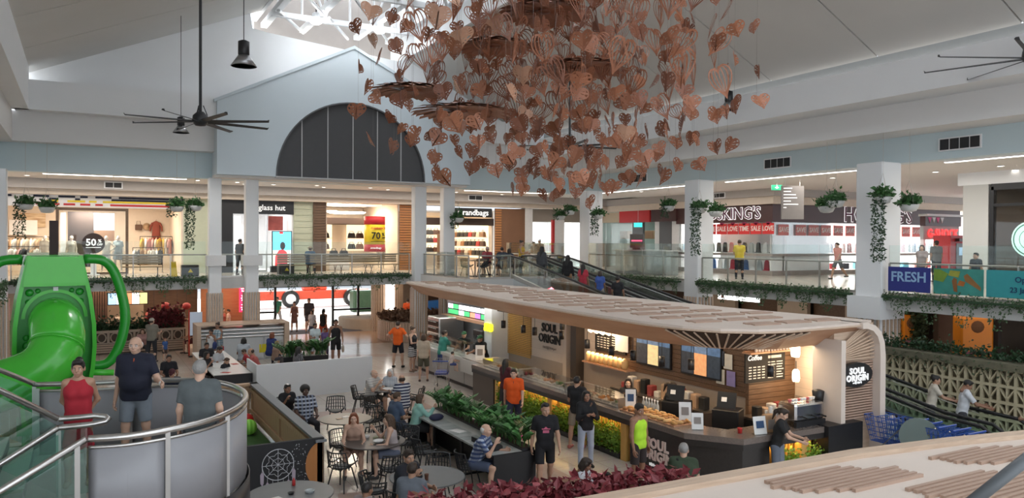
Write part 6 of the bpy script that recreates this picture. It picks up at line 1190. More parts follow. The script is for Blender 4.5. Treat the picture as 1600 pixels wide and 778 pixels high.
# ================================================================ ivy along the gallery edges
IVY=leafm('ivy_leaf',(.075,.12,.055))
def ivy(p,q,n,label,seed,drop=.42,nrm=(0,-1)):
    t=thing('ivy_planter',label,'planter',(p[0],p[1],3.4));L=math.hypot(q[0]-p[0],q[1]-p[1]);dx,dy=(q[0]-p[0])/L,(q[1]-p[1])/L
    MB().box((dx*L/2+nrm[0]*.1,dy*L/2+nrm[1]*.1,-.06),(L if abs(dx)>.5 else .2,L if abs(dy)>.5 else .2,.06)).build('trough',G3,t)
    def fn(r):
        s=r.uniform(0,L);top_=r.random()<.4
        if top_:d=r.gauss(-.02,.06)
        else:k=int(r.random()*L/.13);s=k*.13+r.gauss(0,.025);d=r.random()*drop*(.25+1.5*abs(math.sin(k*12.9898+seed*3.1))**2)
        o=.1+r.uniform(-.02,.08)
        return ((dx*s+nrm[0]*o,dy*s+nrm[1]*o,-max(-.15,min(d,.75))),(nrm[0]*.5+r.uniform(-.6,.6),nrm[1]*.5+r.uniform(-.6,.6),r.uniform(-1.2,.3)))
    f=leaf_cloud(n*2//3,fn,.075,seed).build('ivy',IVY,t);f['kind']='stuff';f=leaf_cloud(n//3,fn,.07,seed+50).build('ivy',G2,t);f['kind']='stuff'
ivy((-2.4,35),(4.6,35),4200,'ivy trailing from the gallery edge behind the slide',1);ivy((6.7,35),(13.8,35),3600,'ivy trailing from the gallery edge above the entrance',2)
ivy((22,31.5),(22,25),2600,'ivy trailing beside the travelators',4,.4,(-1,0));ivy((22,23.9),(22,16.7),4400,'ivy trailing below the jewellery shop gallery',3,.42,(-1,0));ivy((22,15.5),(22,4),4600,'ivy trailing below the blue banners',5,.5,(-1,0));ivy((-2.6,34),(-2.6,18),3000,'ivy trailing from the side gallery behind the slide',6,.4,(1,0))
# ================================================================ hanging baskets
def basket(loc,label,seed,trail=0.,ceil=8.38,r=.27,lush=320):
    t=thing('hanging_basket',label,'plant',loc,0,'white hanging plant bowls');MB().lathe([(.1,-.2),(.2,-.17),(r,-.04),(r+.01,.02),(r -.03,.0),(.05,-.02)],n=18).build('bowl',mat('bowl_white',(.62,.62,.6),.5),t,True)
    for k in range(3):a=k*2.09;MB().tube([(r*math.cos(a),r*math.sin(a),0),(0,0,.75)],.005,4).build('cord',cmat('cord_cream',(.5,.45,.4)),t)
    MB().tube([(0,0,.75),(0,0,ceil -loc[2])],.005,4).build('cord',cmat('cord_cream',(.5,.45,.4)),t)
    f=leaf_cloud(lush,lambda q:((q.gauss(0,.13),q.gauss(0,.13),abs(q.gauss(.08,.1))),(q.uniform(-1,1),q.uniform(-1,1),q.uniform(-.4,1))),.15,seed).build('foliage',G2,t);f['kind']='stuff'
    if trail:f=leaf_cloud(int(300*trail),lambda q:((lambda a,d:(-.2+.16*math.cos(a),.16*math.sin(a),.12-d))(q.uniform(0,6.28),q.random()**1.3*trail),(q.uniform(-1,1),q.uniform(-1,1),q.uniform(-1,.2))),.09,seed+3).build('trailing_vine',G3,t);f['kind']='stuff'
basket((-1.9,34.7,6.3),'hanging bowl with long vine by the corner column',1,1.4,8.68);basket((-1.2,34.7,6.2),'hanging bowl beside the long vine near the corner',2,0,8.68);basket((3.4,34.7,6.35),'hanging bowl with bushy plant over the ivy planter',3,.5,8.68);basket((4.1,34.7,6.4),'hanging bowl with long vine next to the white column',4,1.9,8.68)
basket((15.95,34.2,6.1),'hanging bowl in front of the bag shop sign',5,.6,7.6);basket((21.5,33.7,6.3),'hanging bowl on the landing side of the corner column',6,.3);basket((21.6,32.9,6.55),'small hanging bowl in front of the corner column',7,.3,8.38,.22,220);basket((22.1,31.2,6.3),'hanging bowl with vine beyond the corner column',8,1.1)
basket((21.7,25.5,6.5),'hanging bowl before the jewellery shop column',9,.6);basket((21.7,23.6,6.35),'hanging bowl with long vine on the jewellery column',10,2.0);basket((21.9,22.9,6.2),'hanging bowl in front of the jewellery sign',11);basket((21.8,17.6,6.2),'hanging bowl between directory board and broad column',12);basket((21.5,17.0,6.35),'hanging bowl close to the broad column',13,.3)
basket((21.5,15.3,6.4),'hanging bowl with long vine beyond the broad column',14,2.1,8.38,.24);basket((21.9,14.7,6.15),'hanging bowl beside the watch kiosk',15)
# ================================================================ balcony banners
def bann(y0,y1,m,label):t=thing('balcony_banner',label,'banner',(21.96,y0,3.52));MB().bx(0,.02,y1-y0,0,0,.75).build('cloth',m,t);return t
t=bann(15.42,14.05,mat('banner_blue',(.02,.03,.22),.5,var=.08),'royal blue balcony banner with pale blue word');lettering('FRESH',.42,mat('pale_blue_ink',(.30,.48,.72),.5,var=0),t,(-.012,-.68,.44),(R(90),0,-R(90)),.006,.008);lettering('IN',.07,MATS['pale_blue_ink'],t,(-.02,-.25,.58),(R(90),0,-R(90)),.004)
t=bann(13.95,12.5,mat('banner_sea',(.04,.26,.22),.5,var=.4,scale=3),'teal and green photo balcony banner of hands and fruit')
for c,pts in (((.18,.30,.04),[(-.02,.4),(-.3,.35),(-.45,.6),(-.2,.72),(-.02,.72)]),((.32,.33,.05),[(-.45,.55),(-.75,.5),(-.8,.68),(-.5,.7)]),((.25,.10,.03),[(-.62,.1),(-.72,.08),(-.7,.45),(-.62,.5),(-.56,.4)]),((.42,.14,.03),[(-.72,.28),(-.9,.25),(-.95,.38),(-.78,.42)]),((.28,.13,.04),[(-.95,.4),(-1.38,.15),(-1.38,.25),(-1.0,.62),(-.9,.55)])):MB().prism(pts,-.012,-.002,'x').build('print',cmat('bp%d' %int(c[0]*1000+c[1]*100),c,var=.3),t)
t=bann(12.42,9.6,mat('banner_teal',(.03,.30,.32),.5,var=.08),'teal balcony banner with dark opening date lettering');NVI=cmat('navy_ink',(.01,.05,.12));lettering('Opens',.22,NVI,t,(-.012,-1.05,.5),(R(90),0,-R(90)),.004,.004);lettering('23 January 2020',.2,NVI,t,(-.012,-1.28,.22),(R(90),0,-R(90)),.004,.004)
# ================================================================ ceiling fans and high bay lamps
FANM=mat('fan_charcoal',(.03,.031,.034),.45)
def fan(loc,top,rad,label,ph=0):
    t=thing('ceiling_fan',label,'fan',loc);MB().tube([(0,0,.1),(0,0,top -loc[2])],.045,10).build('down_rod',FANM,t);MB().lathe([(.1,.3),(.22,.18),(.24,.0),(.15,-.12),(.02,-.14)],n=18).build('motor',FANM,t,True)
    bl=MB().loft([[(.2,-.07,.03),(.2,.07,-.03),(.2,.07,-.015),(.2,-.07,.045)],[(rad -.02,-.06,.0),(rad -.02,.05,-.04),(rad -.02,.05,-.03),(rad -.02,-.06,.012)],[(rad,-.03,.03),(rad,.03,.03),(rad,.03,.036),(rad,-.03,.036)]]).mesh('blade',FANM)
    for k in range(8):place('blade',bl,t,(0,0,0),ph+k*6.283/8)
    for k in range(3):a=k*2.09;MB().tube([(.08*math.cos(a),.08*math.sin(a),.5),(.2*math.cos(a),.2*math.sin(a),.2)],.015,5).build('stay',FANM,t)
fan((3.14,25.3,8.6),13.4,2.15,'large eight blade ceiling fan in front of the gable',.2);fan((17.05,26.04,8.8),12.1,2.0,'large eight blade ceiling fan near the far corner',.5);fan((19.3,9.9,9.3),10.9,2.3,'large eight blade ceiling fan above the banners',.35)
HBW=mat('lamp_reflector',(.35,.35,.36),.3,metal=.8);HBG=mat('lamp_glow',(1,1,.98),.4,emit=6,var=0,sample=False)
def highbay(loc,top,s,label,hook=False):
    t=thing('high_bay_lamp',label,'lamp',loc);MB().lathe([(.12*s,.28*s),(.14*s,.3*s),(.14*s,.62*s),(.05*s,.66*s)],n=18).build('housing',BLACK,t,True);MB().lathe([(.32*s,0),(.13*s,.28*s),(.12*s,.28*s),(.3*s,.0)],n=22).build('reflector',HBW,t,True);MB().lathe([(.3*s,.015),(.02,.02)],n=20).build('lens',HBG,t)
    MB().tube([(0,0,.66*s),(0,0,top -loc[2])],.012,6).build('cable',BLACK,t);spot('high_bay',(loc[0],loc[1],loc[2]-.05),260,(1,.97,.92),130,.25)
highbay((3.57,20.5,9.4),13.69,1.0,'black high bay lamp hanging highest beside the gable');highbay((3.3,32.2,9.1),13.58,.95,'black high bay lamp on a long cable behind the fan');highbay((19.6,19.9,9.6),10.83,1.0,'black high bay lamp hanging by the side fascia')
# ================================================================ hanging copper leaf sculpture
COP=[mat('copper_leaf_%d' %i,c,.42,metal=.12,var=.15,scale=3) for i,c in enumerate(((.27,.098,.048),(.34,.13,.066),(.20,.07,.036),(.46,.25,.16)))]
def heart_curve(n):
    out=[]
    for i in range(n+1):
        t=math.pi*i/n;x=16*math.sin(t)**3;z=13*math.cos(t)-5*math.cos(2*t)-2*math.cos(3*t)-math.cos(4*t)
        out.append((x/17,(z -5)/17))
    return out
def heart_mesh(kind,m):
    b=MB();hc=heart_curve(16);th=.012
    def ribbon(pts,w_):
        n=len(pts)
        for s in (1,-1):
            rings=[]
            for i,(x,z) in enumerate(pts):
                a=pts[max(0,i -1)];c=pts[min(n -1,i+1)];dx,dz=c[0]-a[0],c[1]-a[1];L=math.hypot(dx,dz) or 1;nx,nz=-dz/L*w_,dx/L*w_;y=abs(x)*.22
                rings.append([(s*(x+nx),y,z+nz),(s*(x -nx),y,z -nz),(s*(x -nx),y+th,z -nz),(s*(x+nx),y+th,z+nz)])
            b.loft(rings)
    tip=hc[-1]
    if kind==0:      # open cage leaf
        ribbon([(x,z) for x,z in hc],.045)
        for k in (.33,.68):ribbon([(x*k,z+(0 if i>8 else -.02)) for i,(x,z) in enumerate(hc)],.04)
        ribbon([(0,hc[0][1]),(0,tip[1])],.035);f=1.35
        b.v=[(x*.85,y,z*f) for x,y,z in b.v]
    else:              # solid leaf pierced by slots between veins
        ribbon(hc,.06);N=9 if kind==1 else 7
        for k in range(N):
            u=(k+.5)/N;i0=2+int(u*11);hx,hz=hc[i0];base=(0,.25-u*1.05);w_=.092 if kind==1 else .115
            ribbon([base,((base[0]+hx)/2,(base[1]+hz)/2+.02),(hx*.97,hz)],w_*(1-.35*u))
        ribbon([(.0,hc[0][1]),(.0,tip[1])],.05);ribbon([(x*.62,z*.75-.05) for x,z in hc],.07)
    return b.mesh('heart_leaf',m)
def sculpture():
    cx,cy=9.1,14.5;t=thing('leaf_sculpture','huge hanging cloud of pierced copper heart leaves with leaf discs','sculpture',(cx,cy,5.6));HM=[heart_mesh(k,COP[j]) for k in range(3) for j in (0,1,2)]+[heart_mesh(1,COP[3])]
    random.seed(99);pos=[];wires=MB();stuff=MB();strands=[]
    f,r=Vector((math.sin(R(29)),math.cos(R(29)))),Vector((math.cos(R(29)),-math.sin(R(29))))
    for k in range(78):
        a=k*2.39996;q=4.4*((k+.5)/78)**.58;strands.append((q*math.cos(a),q*math.sin(a),q))
    for sx,sy,q in strands:
        lo=.15+(q/4.5)**2*1.7+random.uniform(0,.9);hi=6.2-random.uniform(0,.8);z=lo;wires.tube([(sx,sy,lo),(sx,sy,6.6)],.0022,3)
        while z<hi:
            pos.append((sx+random.uniform(-.1,.1),sy+random.uniform(-.1,.1),z,q));z+=random.uniform(.55,.95) if q>2.6 else random.uniform(.4,.62)
    pos.sort(key=lambda p:-((p[0]+0)*-f[0]+p[1]*-f[1])+(p[2]-2)*.02)
    print('hearts',len(pos));n=0
    for i,(x,y,z,q) in enumerate(pos):
        up=z>2.2+.5*(q/4.5);kind=random.choice((0,0,0,1,2)) if up and q<3.9 else random.choice((1,1,2,2,2,0) if up else (1,2,2));me=HM[kind*3+random.choice((0,0,1,1,2))] if random.random()>.06 else HM[9]
        s=random.uniform(.22,.31) if kind==0 else random.uniform(.16,.225);rot=(random.uniform(-.5,.5),random.uniform(-.6,.6),random.uniform(0,6.28))
        if i<300:o=place('heart_leaf',me,t,(x,y,z),rot);o.scale=(s,s,s)
        else:
            mm=Euler(rot).to_matrix()*s;stuff.add([tuple(mm@v.co+Vector((x,y,z))) for v in me.vertices],[tuple(p.vertices) for p in me.polygons])
    if stuff.v:stuff.build('heart_leaf_mass',COP[0],t)['kind']='stuff'
    wires.build('wire',cmat('fine_wire',(.18,.16,.15)),t)['kind']='stuff'
    for (dx,dy,dz,rr) in ((6.28-cx,16.0-cy,2.72,.85),(7.3-cx,15.5-cy,2.27,1.1),(8.86-cx,14.58-cy,4.45,1.0),(9.6-cx,14.2-cy,3.23,1.0),(7.9-cx,15.1-cy,3.7,.8)):
        b=MB();m=44
        for k in range(m):
            a=6.283*k/m;c,s=math.cos(a),math.sin(a);z0=.035*(k%3-1)
            def P(rad,off,z):off*=1.3;return (c*rad -s*off,s*rad+c*off,z)
            b.add([P(.12,-.02,.02),P(rr*.6,-.12,.04+z0),P(rr*.95,-.07,-.03+z0),P(rr*1.03,.0,-.07+z0),P(rr*.95,.07,-.03+z0),P(rr*.6,.12,.02+z0),P(.12,.02,0)],[(0,1,5,6),(1,2,4,5),(2,3,4)])
        b.build('leaf_disc',COP[1],t,False,(dx,dy,dz));MB().lathe([(.03,.1),(.14,.03),(.14,-.03),(.03,-.05)],(0,0,0),14).build('disc_hub',COP[2],t,True,(dx,dy,dz))
    MB().tube([(-4.6,0,6.6),(4.6,0,6.6)],.03,6).build('hanging_frame',WST,t);MB().tube([(0,-4.6,6.6),(0,4.6,6.6)],.03,6).build('hanging_frame',WST,t)
    for rr in (2.0,4.5):MB().tube([(rr*math.cos(6.283*i/32),rr*math.sin(6.283*i/32),6.6) for i in range(32)],.03,6,closed=True).build('hanging_frame',WST,t)
    for x,y in ((2,0),(-2,0),(0,2),(0,-2)):MB().tube([(x,y,6.6),(x,y,9.0 if abs(x)<1 else 8.6)],.01,5).build('suspension_cable',STEEL,t)
sculpture()
# ================================================================ gallery seating
GT=wood_mat('gallery_bench_wood',(.28,.20,.12),(.38,.28,.17),2.)
def bench_set(x,y,label):
    t=thing('gallery_bench',label,'bench',(x,y,3.4));MB().bx(-.75,.75,-.2,.2,.42,.46).build('seat',GT,t)
    for k in range(4):MB().bx(-.75,.75,.2,.23,.55+k*.11,.64+k*.11).build('back_slat',GT,t)
    for s in (-.6,.6):MB().tube([(s,-.18,0),(s,.18,.42)],.015,5).build('leg',BLACK,t);MB().tube([(s,.18,0),(s,-.18,.42)],.015,5).build('leg',BLACK,t)
for i,x in enumerate((2.2,8.6,9.9,11.4,12.9)):bench_set(x,36.3,'slatted timber bench behind the glass, %s from the slide end' %O9[i])
cn=thing('floor_cone','yellow caution floor sign behind the gallery glass','sign',(3.45,36.6,3.4));
for s in (-1,1):MB().loft([[(-.15,s*.16,0),(.15,s*.16,0),(.15,s*.13,0),(-.15,s*.13,0)],[(-.1,s*.02,.65),(.1,s*.02,.65),(.1,0,.65),(-.1,0,.65)]]).build('panel',cmat('caution_yellow',(.75,.5,.02)),cn)
for i,(x,y) in enumerate(((4.1,36.5),(8.3,36.8))):t=thing('black_crate','black crate with a gold triangle, %s' %('beside the caution sign','under the advert screen')[i],'crate',(x,y,3.4));MB().cbx(-.35,.35,-.25,.25,0,.5,.03).build('body',BLACK,t);MB().prism([(-.1,.18),(.1,.18),(0,.34)],-.26,-.25,'y').build('triangle',YELP,t)
for (x,y,lb) in ((15.6,31.6,'gallery table where the red shirted group sits'),(16.6,32.6,'gallery table close to the paired column')):
    t=thing('gallery_table',lb,'table',(x,y,3.4));MB().bx(-.4,.4,-.4,.4,.7,.74).build('top',GT,t);MB().tube([(0,0,0),(0,0,.7)],.03,8).build('pedestal',BLACK,t);MB().bx(-.25,.25,-.25,.25,0,.03).build('foot',BLACK,t)
for i,(x,y,a) in enumerate(((15.0,31.2,2),(16.2,32.0,4.5),(15.5,30.6,0),(16.9,31.7,3.4))):chair(x,y,a,'black wire chair on the travelator landing, %s' %('by the glass','by the table','nearest the glass end','by the seated backs')[i],3.4)
# ================================================================ people: one continuous body each, grown from a distance field
def seg(a,b,ra,rb=None,flat=False,sc=None):return ('c',np.array(a,float),np.array(b,float),ra,ra if rb is None else rb,flat)
def ell(c,r,M=None):return ('e',np.array(c,float),np.array(r,float),M)
def field_mesh(prims,vox,k=.04,cuts=()):
    lo=np.full(3,1e9);hi=-lo
    for p in prims:
        if p[0]=='c':m=max(p[3],p[4]);lo=np.minimum(lo,np.minimum(p[1],p[2])-m);hi=np.maximum(hi,np.maximum(p[1],p[2])+m)
        else:m=p[2].max();lo=np.minimum(lo,p[1]-m);hi=np.maximum(hi,p[1]+m)
    lo -=vox*3;hi+=vox*3;n=np.ceil((hi -lo)/vox).astype(int)+1
    F=np.full(n,9.,np.float32);ax=[lo[i]+vox*np.arange(n[i]) for i in range(3)]
    for p in prims:
        m=(max(p[3],p[4]) if p[0]=='c' else p[2].max())+k+vox*2;a=np.minimum(p[1],p[2]) if p[0]=='c' else p[1];b=np.maximum(p[1],p[2]) if p[0]=='c' else p[1]
        i0=np.maximum(0,np.floor((a -m -lo)/vox).astype(int));i1=np.minimum(n,np.ceil((b+m -lo)/vox).astype(int)+1);sl=tuple(slice(i0[i],i1[i]) for i in range(3))
        X,Y,Z=np.meshgrid(ax[0][sl[0]],ax[1][sl[1]],ax[2][sl[2]],indexing='ij',sparse=True)
        if p[0]=='c':
            ba=p[2]-p[1];L2=max(1e-9,ba@ba);t=((X -p[1][0])*ba[0]+(Y -p[1][1])*ba[1]+(Z -p[1][2])*ba[2])/L2;tc=np.clip(t,0,1)
            d=np.sqrt((X -p[1][0]-tc*ba[0])**2+(Y -p[1][1]-tc*ba[1])**2+(Z -p[1][2]-tc*ba[2])**2)-(p[3]+(p[4]-p[3])*tc)
            if p[5]:d=np.maximum(d,(t -1)*math.sqrt(L2))
        else:
            q=[X -p[1][0],Y -p[1][1],Z -p[1][2]]
            if p[3] is not None:q=[sum(p[3][j][i]*q[i] for i in range(3)) for j in range(3)]
            r=p[2];k0=np.sqrt((q[0]/r[0])**2+(q[1]/r[1])**2+(q[2]/r[2])**2);k1=np.sqrt((q[0]/r[0]**2)**2+(q[1]/r[1]**2)**2+(q[2]/r[2]**2)**2);d=k0*(k0-1)/np.maximum(k1,1e-6)
        g=F[sl];h=np.maximum(k -np.abs(g -d),0)/k;F[sl]=np.minimum(g,d)-h*h*k*.25
    for c,nrm in cuts:      # keep the side the normal points away from
        X,Y,Z=np.meshgrid(*ax,indexing='ij',sparse=True);F=np.maximum(F,(X -c[0])*nrm[0]+(Y -c[1])*nrm[1]+(Z -c[2])*nrm[2])
    S=F<0;c=S[:-1,:-1,:-1].astype(np.int8)
    corners=[(i,j,l) for i in (0,1) for j in (0,1) for l in (0,1)];nx,ny,nz=n
    cnt=sum(S[i:nx -1+i,j:ny -1+j,l:nz -1+l].astype(np.int8) for i,j,l in corners);act=(cnt>0)&(cnt<8);idx=np.argwhere(act);V=np.zeros((len(idx),3));W_=np.zeros(len(idx))
    for a in range(8):
        for b in range(a+1,8):
            ca,cb=corners[a],corners[b]
            if sum(abs(ca[q]-cb[q]) for q in range(3))!=1:continue
            fa=F[idx[:,0]+ca[0],idx[:,1]+ca[1],idx[:,2]+ca[2]];fb=F[idx[:,0]+cb[0],idx[:,1]+cb[1],idx[:,2]+cb[2]];x=(fa<0)!=(fb<0)
            t=np.where(x,fa/np.where(x,fa -fb,1),0)[:,None];V+=x[:,None]*(np.array(ca)*(1-t)+np.array(cb)*t);W_+=x
    V=lo+(idx+V/W_[:,None])*vox;num=np.full((nx -1,ny -1,nz -1),-1,np.int32);num[idx[:,0],idx[:,1],idx[:,2]]=np.arange(len(idx));Q=[]
    for d in range(3):
        e1,e2=[(1,2),(2,0),(0,1)][d];s0=[slice(1,-1)]*3;s0[d]=slice(0,n[d]-1);s1=list(s0);s1[d]=slice(1,n[d]);A=S[tuple(s0)];B=S[tuple(s1)];E=np.argwhere(A !=B)
        if not len(E):continue
        base=E.copy();base[:,e1]+=1;base[:,e2]+=1;inside=A[E[:,0],E[:,1],E[:,2]]
        def g(o1,o2):p=base.copy();p[:,e1]-=o1;p[:,e2]-=o2;return num[p[:,0],p[:,1],p[:,2]]
        q=np.stack([g(1,1),g(0,1),g(0,0),g(1,0)],1);q[~inside]=q[~inside][:,::-1];Q.append(q)
    Q=np.concatenate(Q) if Q else np.zeros((0,4),int);Q=Q[(Q>=0).all(1)]
    return V,Q
def np_mesh(name,parts,mats):
    """parts: list of (verts, quads, material index) -> one smooth mesh"""
    V=np.concatenate([p[0] for p in parts]);off=np.cumsum([0]+[len(p[0]) for p in parts[:-1]]);Q=np.concatenate([p[1]+o for p,o in zip(parts,off)]);mi=np.concatenate([np.full(len(p[1]),p[2]) for p in parts]).astype(np.int32)
    me=bpy.data.meshes.new(name);me.vertices.add(len(V));me.vertices.foreach_set('co',V.astype(np.float32).ravel());me.loops.add(len(Q)*4);me.polygons.add(len(Q))
    me.polygons.foreach_set('loop_start',np.arange(0,len(Q)*4,4,dtype=np.int32));me.loops.foreach_set('vertex_index',Q.astype(np.int32).ravel());me.polygons.foreach_set('material_index',mi);me.polygons.foreach_set('use_smooth',np.ones(len(Q),bool))
    for m in mats:me.materials.append(m)
    me.update(calc_edges=True);me.validate();return me
HEADS={}
def head_parts(fem,vox):
    key=(fem,vox)
    if key not in HEADS:
        j=.92 if fem else 1.
        pr=[ell((0,.014,.036),(.076,.094,.088)),ell((0,-.022,-.03),(.062*j,.066,.07)),ell((0,-.05,-.078),(.034*j,.034,.03)),seg((0,-.083,.03),(0,-.104,-.016),.009,.015),seg((-.038,-.078,.034),(.038,-.078,.034),.012),ell((-.04,-.062,-.02),(.026,.025,.026)),ell((.04,-.062,-.02),(.026,.025,.026)),seg((-.02,-.083,-.052),(.02,-.083,-.052),.009),seg((0,.02,-.06),(0,.03,-.16),.056*j,.058*j)]
        for s in (-1,1):pr.append(ell((s*.078,.016,.0),(.011,.022,.032)))
        L=[(*field_mesh(pr,vox,.022),0)]
        for s in (-1,1):
            L.append((*field_mesh([ell((s*.031,-.079,.012),(.014,.01,.008))],.005,.001),1));L.append((*field_mesh([ell((s*.031,-.087,.012),(.0065,.005,.007))],.0035,.001),2));L.append((*field_mesh([seg((s*.018,-.092,.03),(s*.045,-.083,.032),.0045)],.004,.001),2))
        L.append((*field_mesh([seg((-.02,-.091,-.053),(.02,-.091,-.053),.0055)],.004,.002),3));HEADS[key]=L
    return HEADS[key]
HANDS={}
def hand_parts(curl):
    if curl not in HANDS:
        pr=[seg((0,-.028,-.03),(0,-.026,-.085),.016,.015),seg((0,-.008,-.02),(0,-.006,-.09),.018,.015),seg((0,.014,-.02),(0,.014,-.086),.018,.014),seg((0,.026,-.03),(0,.028,-.078),.015,.013),seg((0,0,.02),(0,0,-.03),.027,.024)]
        for y,l,z in ((-.03,.07,-.086),(-.01,.078,-.092),(.011,.072,-.09),(.031,.056,-.08)):
            p=np.array([0,y,z]);a=curl*.35
            for f in (.45,.3,.25):q=p+l*f*np.array([math.sin(a),0,-math.cos(a)]);pr.append(seg(p,q,.0088,.0078));p=q;a+=curl*.55
        pr+=[seg((.004,-.026,-.025),(.014,-.055,-.055),.014,.011),seg((.014,-.055,-.055),(.024,-.062,-.09),.011,.009)]
        HANDS[curl]=field_mesh(pr,.0075,.008)
    return HANDS[curl]
SKIN=[mat('skin_%d' %i,c,.5,var=.05,scale=20) for i,c in enumerate(((.58,.36,.26),(.44,.25,.165),(.28,.14,.085),(.10,.05,.033)))]
EYEW=mat('eye_white',(.7,.68,.66),.3,var=0);EYED=mat('eye_dark',(.02,.013,.01),.3,var=0);LIPS=mat('lips',(.38,.14,.12),.5,var=0);LIPD=mat('lips_dark',(.16,.06,.05),.5,var=0)
HAIRC={'black':(.012,.01,.009),'dark':(.03,.018,.012),'brown':(.07,.038,.02),'grey':(.28,.27,.26),'white':(.62,.61,.59),'red':(.20,.06,.025),'blond':(.32,.2,.09)}
for k,c in HAIRC.items():mat('hair_' +k,c,.55,var=.35,scale=60,bump=.4)
CLO={}
def cloth(c):
    if not isinstance(c,tuple):return c
    if c not in CLO:CLO[c]=mat('fabric_%d' %len(CLO),c,.85,var=.12,scale=14,bump=.25)
    return CLO[c]
# poses: legs (hip, knee, spread) x2, arms (pitch, out, elbow, inward) x2, lean, head (yaw, pitch)
POSES={
 'stand':dict(l=((2,3,5),(-2,3,4)),a=((4,9,14,.1),(-3,9,12,.1))),'walk':dict(l=((22,8,2),(-20,22,2)),a=((-22,8,18,.1),(20,8,28,.1)),lean=4),'stride':dict(l=((14,4,3),(-12,16,3)),a=((-12,10,20,.1),(14,10,24,.15)),lean=2),
 'hold':dict(l=((2,2,4),(-3,4,5)),a=((18,8,80,.35),(14,8,72,.4))),'hips':dict(l=((3,3,8),(-2,3,7)),a=((-22,42,78,1.0),(-22,42,78,1.0))),'reach':dict(l=((2,2,5),(-2,4,4)),a=((48,6,38,.2),(40,8,50,.3)),lean=10),'behind':dict(l=((2,2,3),(-2,2,3)),a=((-28,10,30,.9),(-28,10,30,.9))),
 'rail':dict(l=((4,4,4),(-4,4,4)),a=((-4,8,10,.0),(14,22,70,-.1))),'lean':dict(l=((-8,2,4),(-10,4,6)),a=((42,12,62,.2),(42,12,62,.2)),lean=22),'cross':dict(l=((2,2,4),(-2,2,4)),a=((24,12,95,.9),(20,12,95,.9))),
 'sit':dict(l=((84,84,8),(86,88,8)),a=((30,10,68,.3),(26,12,72,.35)),lean=12,sit=1),'sitback':dict(l=((86,78,9),(86,84,9)),a=((10,10,60,.4),(14,10,55,.4)),lean=-6,sit=1),'eat':dict(l=((84,84,8),(86,88,8)),a=((52,10,105,.45),(28,12,70,.35)),lean=12,sit=1),'chin':dict(l=((86,95,10),(80,70,10)),a=((55,8,118,.4),(40,12,80,.3)),lean=20,sit=1),'sitwork':dict(l=((88,88,6),(84,80,6)),a=((48,8,60,.25),(46,8,62,.25)),lean=22,sit=1,head=(0,18)),
}
HATM={}
